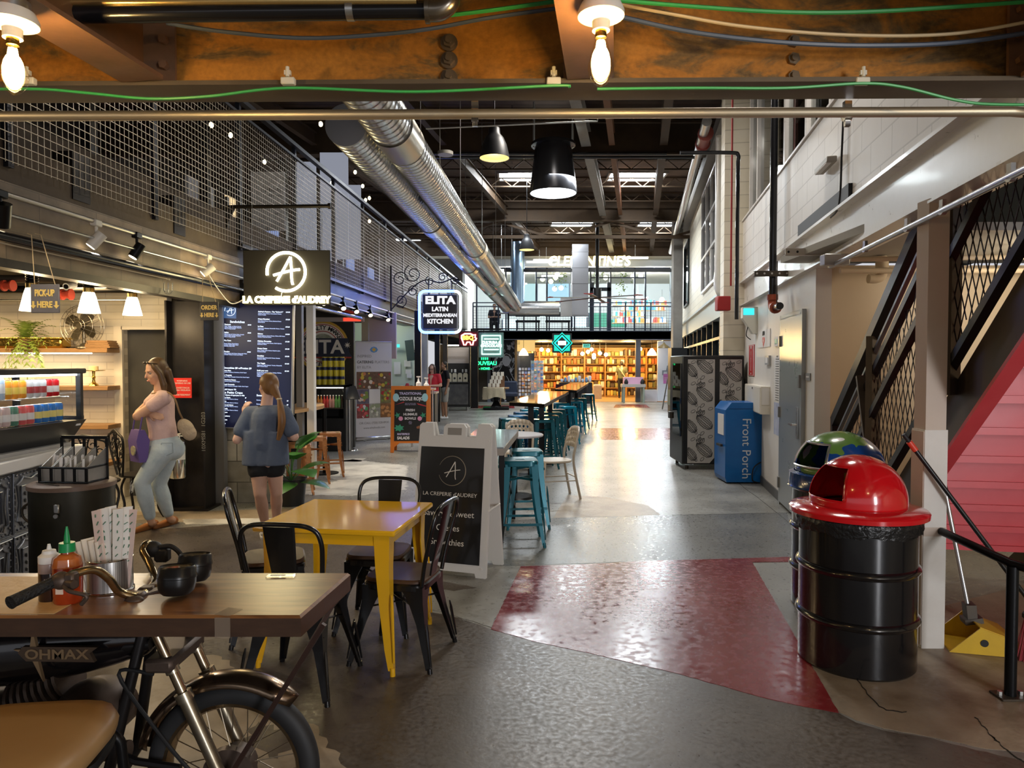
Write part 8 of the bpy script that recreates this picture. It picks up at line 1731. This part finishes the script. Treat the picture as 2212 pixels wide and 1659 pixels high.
for i,(px,py,l) in enumerate(((1215,585,.7),(1344,590,.9),(1290,592,.5))):
 t=thing('hanging_vine',('left','right','middle')[i]+' hanging green vine inside the upper shop','plant',P(px,py,31.5));b=MB()
 for k in range(70):q=Vector((rnd.gauss(0,.16),rnd.gauss(0,.1),rnd.uniform(-l,.3)));d=Vector((rnd.uniform(-1,1),rnd.uniform(-1,1),rnd.uniform(-1,.2))).normalized()*.14;s_=d.cross(Vector((0,0,1)))*.35;b.add([q,q+d*.5+s_,q+d,q+d*.5-s_],[(0,1,2,3)])
 b.build('foliage',VINE,t,recalc=False)
g=(X(1112,28.9),28.95,2.9);t=thing('balcony_table','dark cafe table on the catwalk beside the seated person','table',(X(1098,28.9),29.0,2.9));MB().box((0,0,.74),(.9,.36,.04)).build('tabletop',PAPER,t);MB().cyl((0,0,0),(0,0,.72),.04).build('leg',BLK,t)
for px,lab in ((1140,'left dark bench on the catwalk'),(1205,'right dark bench on the catwalk')):t=thing('catwalk_bench',lab,'bench',(X(px,29),29.1,2.9));MB().box((0,0,.42),(1.0,.35,.08)).build('seat',BLKM,t);MB().box((0,.17,.72),(1.0,.06,.2)).build('backrest',BLKM,t);MB().box((-.45,0,.2),(.05,.3,.4)).build('leg',BLKM,t);MB().box((.45,0,.2),(.05,.3,.4)).build('leg',BLKM,t)
t=thing('marquee_sign',"glowing channel letters reading CLEMENTINE'S over the upper shop",'sign',P(1272,565,28.2));tx=text("CLEMENTINE'S",.52,E('marquee_glow',(1,.78,.32),6),t,(0,0,0),ext=.06,bold=.012,sx=1.0,shear=.12);d=177/F*28.2/max(.1,tx.dimensions.x if tx.dimensions.x else 1);wd=max(v.co.x for v in tx.data.vertices)-min(v.co.x for v in tx.data.vertices);tx.scale.x=177/F*28.2/wd
MB().box((0,.1,-.34),(X(1440,28.2)-X(1075,28.2),.1,.12)).build('support_beam',M('beam_dark',(.02,.02,.022),.5),t,smooth=False)
def cap(b,a,q,ra,rb=None,n=14,sq=None):
 rb=ra if rb is None else rb;a,q=Vector(a),Vector(q);b.cyl(a,q,ra,rb,n=n);b.sph(a,ra*1.0,n,8);b.sph(q,rb*1.0,n,8)
def skin_mesh(b,name,m,parent,vox=.009,it=6):
 o=b.build('tmp_body',m,None);md=o.modifiers.new('r','REMESH');md.mode='VOXEL';md.voxel_size=vox;md.use_smooth_shade=True
 if it:s=o.modifiers.new('s','SMOOTH');s.iterations=it;s.factor=.5
 bpy.context.view_layer.update();me=bpy.data.meshes.new_from_object(o.evaluated_get(bpy.context.evaluated_depsgraph_get()));bpy.data.objects.remove(o)
 me.materials.clear();me.materials.append(m);me.polygons.foreach_set('use_smooth',[True]*len(me.polygons));r=bpy.data.objects.new(name,me);COL.objects.link(r);r.parent=parent;return r
def frame_of(fwd):
 f=Vector(fwd).normalized();x=f.cross(Vector((0,0,1))).normalized();z=x.cross(f);return Matrix((x,f,z)).transposed()
def head_parts(b,c,fr,s=1.0):
 T=lambda x,y,z:Vector(c)+fr@(Vector((x,y,z))*s);el=lambda p,r:b.sph(T(*p),tuple(q*s for q in r),18,12,fr)
 el((0,-.012,.03),(.074,.094,.088));el((0,.03,-.04),(.058,.06,.072));el((0,.058,-.094),(.024,.022,.02));el((0,.07,.022),(.045,.02,.016));cap(b,T(0,.088,.008),T(0,.108,-.03),.008*s,.0125*s,8)
 for sx in (-1,1):el((.034*sx,.064,-.035),(.022,.022,.022));el((.076*sx,-.005,-.012),(.01,.02,.03))
 cap(b,T(-.014,.085,-.066),T(.014,.085,-.066),.0105*s,None,8)
EYW=M('eye_white',(.32,.28,.26),.5);EYD=M('eye_dark',(.03,.02,.015),.2);LIP=M('lips',(.45,.16,.13),.5)
def face_bits(c,fr,parent,brow,s=1.0):
 T=lambda x,y,z:Vector(c)+fr@(Vector((x,y,z))*s)
 for sx in (-1,1):
  e=MB().sph(T(.031*sx,.0695,-.0),.0112*s,10,8).build('eye',EYW,parent);MB().sph(T(.031*sx,.0765,-.001),.0055*s,8,6).build('pupil',EYD,e)
  MB().tube([T((.031+d)*sx,.092-abs(d)*.35,.019-d*d*8) for d in (-.018,-.006,.006,.018)],.0032*s,n=5).build('eyebrow',brow,parent)
 MB().sph(T(0,.0955,-.0635),tuple(q*s for q in (.021,.007,.0045)),10,6,fr).sph(T(0,.0945,-.071),tuple(q*s for q in (.018,.007,.005)),10,6,fr).build('mouth',LIP,parent)
def hand_parts(b,w,d,up,s=1.0,curl=.5,thumb=1):
 """palm and five fingers from wrist w along d; `up` is the back of the hand"""
 d=Vector(d).normalized();up=Vector(up);up=(up-d*up.dot(d)).normalized();x=d.cross(up)*thumb;w=Vector(w)
 cap(b,w,w+d*.03*s,.021*s,.026*s,10)
 for k in (-1,0,1):cap(b,w+d*.02*s+x*k*.017*s,w+d*.078*s+x*k*.021*s,.0135*s,.0125*s,8)
 for k,(o,l) in enumerate(((.03,.036),(.01,.042),(-.01,.039),(-.029,.031))):
  p=w+d*.08*s+x*o*s;dd=d;r=.0088*s
  for j in range(3):
   ang=curl*(.55+.25*j+.06*k);dd=(dd*math.cos(ang)-up*math.sin(ang)).normalized() if j else (dd*math.cos(ang*.7)-up*math.sin(ang*.7)).normalized();q=p+dd*l*s*(.95,.7,.55)[j];cap(b,p,q,r,r*.9,7);p=q;r*=.9
 p=w+d*.03*s+x*.028*s;q=p+(d*.7+x*.6-up*.35).normalized()*.036*s;r_=q+(d*.95+x*.05-up*.35*curl).normalized()*.028*s;cap(b,p,q,.0115*s,.0098*s,8);cap(b,q,r_,.0098*s,.0085*s,8)
SKIN=M('skin_tan',(.56,.31,.2),.5,var=(8,(.62,.36,.24)));SKINP=M('skin_fair',(.60,.36,.27),.5,var=(8,(.66,.42,.33)))
g=G(330,1148);t=thing('person','woman in pink tee and ripped pale jeans, arms folded, holding a purple tote','person',(g.x,g.y,0));B0=t.location.copy()
J=lambda px,py,Y:P(px,py,Y)-B0
fb=Vector((-.9,-.35,0)).normalized();fr=frame_of((-.62,-.74,-.26));hc=J(337,802,6.72)
sl,sr=J(354,860,6.60),J(342,855,6.90);el_,er_=J(297,899,6.55),J(300,893,6.93)
ch0,ch1,wa,pe=J(346,872,6.75),J(347,905,6.75),J(352,935,6.75),J(357,965,6.76)
hl,hr,kl,kr=J(350,978,6.67),J(362,975,6.85),J(306,1042,6.60),J(343,1045,6.80)
al,ar=J(327,1128,6.66),J(367,1120,6.86)
b=MB();head_parts(b,hc,fr,1.0);cap(b,hc+Vector((.03,.02,-.06)),J(346,848,6.74),.05,.058)
cap(b,sl,sr,.06);cap(b,ch0,ch1,.115,.11);cap(b,ch1,wa,.108,.105);b.sph(pe,(.14,.15,.12));b.sph(pe+Vector((.06,0,-.02)),.10)
wl=J(325,880,6.78);cap(b,sl,el_,.052,.043);cap(b,el_,wl,.044,.029);hand_parts(b,wl,J(342,868,6.93)-wl,(-.8,-.2,.5),1,.7,-1)
wr=J(322,893,6.62);cap(b,sr,er_,.05,.043);cap(b,er_,wr,.042,.028);hand_parts(b,wr,J(345,900,6.58)-wr,(-.5,-.7,.3),.95,.6,1)
for h_,k_,a_ in ((hl,kl,al),(hr,kr,ar)):cap(b,h_,k_,.09,.058);cap(b,k_,k_.lerp(a_,.35),.056,.056);cap(b,k_.lerp(a_,.35),a_,.056,.034)
fl_,ft_=G(328,1141)-B0,G(287,1153)-B0;fl2,ft2=G(370,1133)-B0,G(335,1143)-B0
for a_,h_,o_ in ((al,fl_,ft_),(ar,fl2,ft2)):cap(b,a_,h_+Vector((.01,0,.045)),.034,.036);cap(b,h_+Vector((0,0,.045)),h_.lerp(o_,.75)+Vector((0,0,.022)),.033,.015)
skin_mesh(b,'body',SKIN,t,.0075,5);HB_=M('hair_brown',(.05,.027,.012),.45,var=(30,(.15,.085,.038)),stretch=(1,1,.15));face_bits(hc,fr,t,M('brow_brown',(.1,.055,.025),.6))
T=lambda x,y,z:hc+fr@Vector((x,y,z))
b=MB();b.sph(T(0,-.025,.04),(.086,.092,.09),18,12,fr);b.sph(T(0,-.05,.0),(.082,.072,.1),16,10,fr)
for sx in (-1,1):cap(b,T(.062*sx,.028,.055),T(.078*sx,-.0,-.03),.026,.028);cap(b,T(.078*sx,-.0,-.03),T(.082*sx,.0,-.13),.028,.03);cap(b,T(.082*sx,0,-.13),T(.075*sx,.02,-.24),.032,.016)
for k in range(5):cap(b,T(-.06+.03*k,-.08,-.02),T(-.07+.035*k,-.085,-.24),.036,.02)
skin_mesh(b,'hair',HB_,t,.008,4)
b=MB()
for sx in (-1,1):b.sph(T(.036*sx,.062,.095),(.032,.008,.022),14,8,fr@Matrix.Rotation(-.9,3,'X'))
b.tube([T(-.075,-.02,.06),T(-.07,.045,.09),T(-.01,.065,.1),T(.01,.065,.1),T(.07,.045,.09),T(.075,-.02,.06)],.004,n=6);b.build('sunglasses',M('shades',(.012,.01,.01),.12),t)
PNK=M('tee_pink',(.60,.40,.37),.8,var=(14,(.66,.46,.43)),bump=(30,.25))
b=MB();cap(b,sl,sr,.071);cap(b,ch0,ch1,.128,.125);cap(b,ch1,wa+Vector((0,0,.02)),.124,.124);cap(b,wa+Vector((0,0,.02)),J(353,948,6.755),.124,.128);cap(b,sl,sl.lerp(el_,.42),.068,.064);cap(b,sr,sr.lerp(er_,.42),.066,.062);skin_mesh(b,'tee_shirt',PNK,t,.009,5)
JN=M('jeans_pale',(.36,.45,.52),.75,var=(7,(.56,.64,.68)),bump=(60,.15))
b=MB();b.sph(pe,(.152,.162,.13));b.sph(pe+Vector((.07,0,-.02)),.112);cap(b,wa+Vector((.0,0,-.03)),pe,.122,.14)
for h_,k_,a_ in ((hl,kl,al),(hr,kr,ar)):cap(b,h_,k_,.105,.072);cap(b,k_,k_.lerp(a_,.4),.071,.072);cap(b,k_.lerp(a_,.4),k_.lerp(a_,.83),.071,.052)
j=skin_mesh(b,'jeans',JN,t,.009,4)
q=pe+Vector((.085,-.135,-.0));b=MB();b.tube([q+Vector((-.05,-.012,.05)),q+Vector((.05,.0,.05)),q+Vector((.055,.0,-.04)),q+Vector((.0,-.02,-.065)),q+Vector((-.045,-.028,-.04))],.0035,n=5,closed=True);b.build('back_pocket',M('jean_seam',(.27,.33,.38),.8),j)
MB().sph(kr+Vector((-.066,-.02,.0)),(.016,.026,.03),10,7).build('knee_tear',SKIN,j)
b=MB();rnd=random.Random(8)
for k in range(14):q=kl+Vector((-.07+rnd.uniform(-.004,.004),rnd.uniform(-.05,.02),rnd.uniform(-.03,.02)));b.tube([q,q+Vector((-.012,0,-.02)),q+Vector((-.02,0,-.05-rnd.uniform(0,.03)))],.0016,n=4)
b.build('frayed_thread',M('thread',(.7,.7,.68),.9),j)
SH=M('shoe_tan',(.3,.115,.03),.5)
for h_,o_ in ((fl_,ft_),(fl2,ft2)):
 d=(o_-h_).normalized();b=MB();cap(b,h_+Vector((0,0,.034))-d*.035,h_+Vector((0,0,.022))+d*.03,.043,.04);cap(b,h_+Vector((0,0,.024))+d*.08,o_+Vector((0,0,.018)),.043,.024);s=skin_mesh(b,'shoe',SH,t,.007,3);MB().prism([(-.075,-.03),(.05,-.04),(.15,-.034),(.205,0),(.15,.034),(.05,.04),(-.075,.03)],.008,Matrix.Translation(h_)@Matrix.Rotation(math.atan2(d.y,d.x),4,'Z')).build('sole',M('sole_dark',(.12,.06,.03),.6),s,smooth=False)
PUR=M('tote_purple',(.12,.075,.26),.75);c=J(299,935,6.6)+B0;t2=thing('tote_bag','purple tote bag with a round yellow green badge, hanging from the woman','bag',c+Vector((-.015,0,-.27)),rz=-.7)
b=MB();v=[(-.1,-.02,0),(.1,-.02,0),(.1,.05,0),(-.1,.05,0),(-.09,-.045,.2),(.1,-.045,.2),(.1,.075,.2),(-.09,.075,.2),(-.075,-.02,.3),(.1,-.02,.3),(.1,.03,.3),(-.075,.03,.3)];b.add(v,[(3,2,1,0),(8,9,10,11)]+[(j*4+i,j*4+(i+1)%4,(j+1)*4+(i+1)%4,(j+1)*4+i) for j in range(2) for i in range(4)]);b.build('bag',PUR,t2)
MB().tube(spline([(-.05,-.015,.29),(-.02,.0,.42),(.06,.03,.46),(.11,.0,.4),(.09,-.01,.29)],5),.007,n=6).build('handle',PUR,t2);MB().cyl((.03,-.04,.11),(.03,-.052,.11),.045,n=20).build('badge',M('badge_lime',(.5,.5,.12),.6,var=(40,(.2,.12,.3))),t2)
BEI=M('bag_beige',(.45,.35,.24),.85,bump=(25,.8));c=J(402,925,6.72)+B0;t2=thing('crossbody_bag',"beige woven crossbody bag at the woman's back",'bag',c,rz=.2);b=MB();b.sph((0,0,0),(.07,.06,.10),18,12,Matrix.Rotation(-.55,3,'Y'));b.sph((.03,0,-.05),(.065,.06,.07),16,10);skin_mesh(b,'pouch',BEI,t2,.01,4);MB().tube(spline([Vector((-.03,0,.09)),J(383,890,6.62)+B0-c,J(372,862,6.58)+B0-c,J(358,847,6.62)+B0-c,J(335,850,6.75)+B0-c]),.009,n=6).build('strap',M('strap_tan',(.28,.17,.08),.7),t2)
g=G(578,1160);t=thing('person','girl seen from behind in slate blue tee and black shorts with a long ponytail','person',(g.x,g.y,0));B0=t.location.copy()
fr=frame_of((-.72,.66,.06));hc=J(579,834,6.48);T=lambda x,y,z:hc+fr@Vector((x,y,z))
sl,sr=J(540,893,6.50),J(612,890,6.42);el_,er_=J(512,950,6.42),J(636,944,6.40);c0,c1,pe=J(576,905,6.46),J(574,950,6.46),J(574,992,6.46)
hl,hr,kl,kr=J(558,1000,6.44),J(592,998,6.50),J(562,1068,6.40),J(597,1064,6.52);fl_,fl2=G(572,1160)-B0,G(596,1150)-B0;al,ar=fl_+Vector((.0,.02,.1)),fl2+Vector((0,.02,.1))
b=MB();head_parts(b,hc,fr,.96);cap(b,hc+Vector((.0,0,-.06)),J(575,882,6.47),.048,.055);cap(b,sl,sr,.055);cap(b,c0,c1,.112,.105);cap(b,c1,pe,.105,.098);wl=J(528,893,6.62);cap(b,sl,el_,.047,.041);cap(b,el_,wl,.04,.027);hand_parts(b,wl,J(533,872,6.66)-wl,(-.3,-.9,.1),.95,.75,-1);wr=J(606,944,6.68);cap(b,sr,er_,.047,.04);cap(b,er_,wr,.039,.026);hand_parts(b,wr,Vector((-1,.3,.15)),(.2,-.2,.9),.9,.5,1)
for h_,k_,a_ in ((hl,kl,al),(hr,kr,ar)):cap(b,h_,k_,.083,.056);cap(b,k_,k_.lerp(a_,.32),.052,.056);cap(b,k_.lerp(a_,.32),a_,.056,.033)
for a_,f_ in ((al,fl_),(ar,fl2)):cap(b,a_,f_+Vector((0,0,.05)),.033,.035);cap(b,f_+Vector((0,0,.04)),f_+Vector((-.05,.13,.03)),.033,.026)
skin_mesh(b,'body',SKINP,t,.0075,5);HR=M('hair_auburn',(.15,.07,.024),.45,var=(30,(.26,.13,.05)),stretch=(1,1,.12));face_bits(hc,fr,t,M('brow_auburn',(.2,.1,.04),.6),.96)
b=MB();b.sph(T(0,-.018,.036),(.082,.096,.09),20,14,fr);b.sph(T(0,-.045,.005),(.078,.07,.085),18,12,fr);tie=J(603,862,6.37);cap(b,T(0,-.07,.0),tie,.055,.022);skin_mesh(b,'hair',HR,t,.008,4)
pt=spline([tie,J(607,885,6.34),J(609,910,6.33),J(606,932,6.34),J(601,950,6.35)],6);n=len(pt);MB().tube(pt,[.018+.016*math.sin(PI*min(1,(i/n)*1.1)) for i in range(n)],n=14).build('ponytail',HR,t);MB().lathe([(.02,-.01),(.026,0),(.02,.01)],c=tie,n=14).build('hair_tie',M('tie_pale',(.6,.5,.35),.6),t)
BT=M('tee_slate',(.075,.10,.155),.85,var=(10,(.105,.13,.19)),bump=(24,.3));b=MB();cap(b,sl,sr,.068);cap(b,c0,c1,.135,.138);cap(b,c1,J(574,955,6.46),.138,.142)
[b.cyl(J(574+q,930,6.46),J(574+q,1003,6.46),.118,.132,n=20) for q in (-19,0,19)];cap(b,sl,sl.lerp(el_,.66),.068,.074);cap(b,sr,sr.lerp(er_,.7),.068,.074);skin_mesh(b,'tee_shirt',BT,t,.01,5)
b=MB();cap(b,hl+Vector((.01,.02,.02)),hr+Vector((0,.02,.02)),.102)
for h_,k_ in ((hl,kl),(hr,kr)):cap(b,h_+Vector((0,.01,0)),h_.lerp(k_,.22),.1,.098)
skin_mesh(b,'shorts',M('shorts_black',(.012,.012,.015),.8),t,.01,3)
b=MB();b.tube(circ(J(575,879,6.47),.062,20,plane='xy'),.012,closed=True);b.build('collar',M('collar_black',(.015,.015,.018),.8),t)
SNK=M('sneaker_white',(.72,.70,.67),.55)
for a_,f_ in ((al,fl_),(ar,fl2)):
 d=Vector((-.35,.94,0));b=MB();cap(b,f_+Vector((0,0,.045))-d*.05,f_+Vector((0,0,.04))+d*.12,.042,.032);cap(b,f_+Vector((0,0,.05))-d*.04,f_+Vector((0,0,.075))-d*.03,.042,.04);s=skin_mesh(b,'sneaker',SNK,t,.007,3);MB().prism([(-.095,-.035),(.05,-.045),(.14,-.035),(.165,0),(.14,.035),(.05,.045),(-.095,.035)],.022,Matrix.Translation(f_)@Matrix.Rotation(math.atan2(d.y,d.x),4,'Z')).build('sole',M('sole_white',(.68,.66,.62),.5),s,smooth=False);b=MB();cap(b,f_+Vector((0,0,.08))-d*.02,a_+Vector((0,0,.04)),.041,.039);skin_mesh(b,'sock',PAPER,t,.008,2)
def far_person(label,loc,h,yaw,shirt,legs,hair,hands=None,short=False,longhair=False,skin=SKIN,glasses=False,strap=None,seated=False):
 t=thing('person',label,'person',loc);k=h/1.7;f=Vector((-math.sin(yaw),math.cos(yaw),0));x=Vector((math.cos(yaw),math.sin(yaw),0));V=lambda a,d,z:x*a*k+f*d*k+Vector((0,0,z*k))
 fr=frame_of(f+Vector((0,0,-.25 if hands else -.02)));hc=V(0,.02,1.58);b=MB();head_parts(b,hc,fr,k);cap(b,V(0,0,1.5),V(0,-.01,1.38),.05*k,.055*k);cap(b,V(-.16,0,1.38),V(.16,0,1.38),.055*k);cap(b,V(0,0,1.3),V(0,0,1.0),.125*k,.12*k);sh=MB();cap(sh,V(-.17,0,1.38),V(.17,0,1.38),.066*k);cap(sh,V(-.05,0,1.28),V(-.05,0,.92),.125*k,.13*k);cap(sh,V(.05,0,1.28),V(.05,0,.92),.125*k,.13*k)
 for s in (-1,1):
  e=V(s*.25,.02 if hands else -.02,1.12);w_=V(s*.05,.3,1.12) if hands else V(s*.26,.06,.86);cap(b,V(s*.18,0,1.38),e,.047*k,.04*k);cap(b,e,w_,.04*k,.028*k);hand_parts(b,w_,f*.4+x*-s*.6 if hands else Vector((0,0,-1))+f*.2,Vector((0,0,1)) if hands else x*s,k,.6,s);cap(sh,V(s*.18,0,1.38),V(s*.18,0,1.38).lerp(e,.6),.066*k,.064*k)
 pn=MB();cap(pn,V(-.06,0,.9),V(.06,0,.9),.13*k)
 for s in (-1,1):
  kn,an=(V(s*.1,.02,.48),V(s*.11,0,.08)) if not seated else (V(s*.1,.4,.84),V(s*.1,.42,.46));hp=V(s*.09,0,.88);cap(b,hp,kn,.085*k,.056*k);cap(b,kn,an,.054*k,.036*k);cap(pn,hp,hp.lerp(kn,.8) if short else kn,.1*k,.085*k if short else.07*k)
  if not short:cap(pn,kn,kn.lerp(an,.95),.068*k,.055*k)
  q=MB();cap(q,an+Vector((0,0,-.035*k))-f*.03,an+Vector((0,0,-.045*k))+f*.14,.042*k,.034*k);skin_mesh(q,'shoe',BLKM if not short else SNK,t,.012,2)
 skin_mesh(b,'body',skin,t,.011,3);skin_mesh(sh,'shirt',shirt,t,.014,3);skin_mesh(pn,'trousers',legs,t,.014,3);q=MB();T=lambda a,d,z:hc+fr@(Vector((a,d,z))*k);q.sph(T(0,-.025,.04),tuple(v*k for v in (.083,.093,.088)),14,10,fr);q.sph(T(0,-.05,.0),tuple(v*k for v in (.078,.065,.08)),14,10,fr)
 if longhair:
  for s in (-1,1):cap(q,T(.07*s,.01,.03),T(.09*s,.03,-.28),.034*k,.03*k)
  cap(q,T(0,-.08,0),T(0,-.06,-.26),.07*k,.05*k)
 skin_mesh(q,'hair',hair,t,.012,3);face_bits(hc,fr,t,hair,k)
 if glasses:
  q=MB()
  for s in (-1,1):q.tube([T(.031*s+.022*math.cos(a),.1,.0+.018*math.sin(a)) for a in [2*PI*i/10 for i in range(10)]],.004*k,n=5,closed=True)
  q.build('glasses',BLKM,t)
 if strap:MB().tube(spline([V(-.14,-.135,1.38),V(.0,-.15,1.2),V(.14,-.14,.98)]),.018*k,n=6).build('bag_strap',strap,t)
 return t
HD=M('hair_dark',(.02,.014,.01),.5);p=P(934,800,18.0)
far_person('woman in a red top with long dark hair and glasses, hands raised before her',(p.x,18.0,0),1.58,PI-.25,M('top_red',(.55,.02,.03),.7),M('trouser_dark',(.03,.03,.04),.8),M('hair_long_brown',(.06,.03,.018),.5),True,False,True,SKIN,True)
p=P(960,800,20.4);far_person('man in black tee and grey shorts standing behind the woman in red',(p.x,20.4,0),1.66,PI/2+.5,M('tee_black',(.012,.012,.014),.8),M('shorts_grey',(.35,.33,.28),.8),HD,None,True,False,M('skin_brown',(.4,.21,.12),.5))
p=P(1343,800,32.6);far_person('customer seen from behind in olive top and black trousers in the bright shop',(p.x,32.6,0),1.7,-.08,M('top_olive',(.10,.10,.05),.8),M('trouser_black',(.012,.012,.014),.8),HD,None,False,False,SKIN,False,M('strap_pale',(.6,.5,.35),.6))
p=P(1068,690,29.15);far_person('person in dark clothes seated at a table on the upper catwalk',(p.x,29.22,2.9-.47),1.62,PI,M('sweater_dark',(.02,.02,.025),.8),M('trouser_black',(.012,.012,.014),.8),HD,True,False,False,SKIN,False,None,True)
t=thing('balcony_chair','chair under the person seated on the upper catwalk','chair',(p.x,29.25,2.9));MB().box((0,0,.34),(.42,.42,.05)).build('seat',BLKM,t);MB().box((0,.22,.6),(.42,.04,.5)).build('backrest',BLKM,t)
for sx in (-1,1):
 for sy in (-1,1):MB().box((sx*.18,sy*.18,.16),(.03,.03,.32)).build('leg',BLKM,t)
w=bpy.data.worlds.new('world');SC.world=w;w.use_nodes=True
w.node_tree.nodes['Background'].inputs[0].default_value=(.92,.93,1,1);w.node_tree.nodes['Background'].inputs[1].default_value=.6
for x,y,e in ((1.2,14.0,150),(.4,19.6,260),(3.4,19.6,260),(2.2,26.2,240),(-2.6,26.2,150),(5.4,26.2,180)):
 z=5.2 if y==14.0 else 6.7;light('AREA','skylight',(x,y,z),e,(.9,.96,1),1.0,rot=(0,0,0))
for x,y,e in ((.9,10.6,110),(2.2,6.4,70)):light('AREA','hall_fill',(x,y,5.9),e,(1,.93,.84),.7,rot=(0,0,0))  # area lights added under the roof as general fill, without fixtures
for x,y in ((-5.2,6.6),(-4.6,7.4),(-6.2,7.2)):light('AREA','shop_downlight',(x,y,2.44),34,(1,.70,.34),.5,rot=(0,0,0))
light('AREA','shelf_wash',(-5.9,8.15,ZS1-.07),8,(1,.82,.5),1.9,rot=(0,0,0),sizey=.05)
for px,aim,e in ((213,(-2.4,4.4,.9),60),(300,(-2.2,5.6,0),60),(452,(-1.6,7.2,0),60),(700,(-1.6,10.0,0),130),(742,(-1.8,11.5,0),130),(800,(-1.6,13.5,0),110)):
 q=L(onL(px,.06),.1,ZT-.22);light('SPOT','track_beam',q,e,(1,.86,.66),.04,spot=1.1,aim=aim)
q=L(onL(8,.3),.5,ZT-.25);light('SPOT','track_beam',q,14,(1,.82,.55),.05,spot=.9,aim=PL(101,645,.16))
light('AREA','rear_daylight_fill',(3.9,-4.2,1.7),230,(.95,.96,1),.7,sizey=2.6,aim=(2.7,5,1.2))  # added area light, unseen behind the camera, concentrating daylight on stairs and drum
light('POINT','stair_wall_fill',(4.4,5.6,2.3),22,(1,.84,.62),.15)  # point light added under the stair soffit as warm fill, no fixture
light('POINT','bulb_and_fill_light',(-2.75,1.75,2.4),14,(1,.66,.28),.04)  # this and the next two: unseen lamps without fixtures, added for warm light
light('POINT','bulb_and_fill_light',(-4.1,1.9,2.4),14,(1,.66,.28),.04)
light('POINT','bulb_and_fill_light',(1.75,.3,2.4),12,(1,.7,.34),.04)
SC.view_settings.exposure=.2
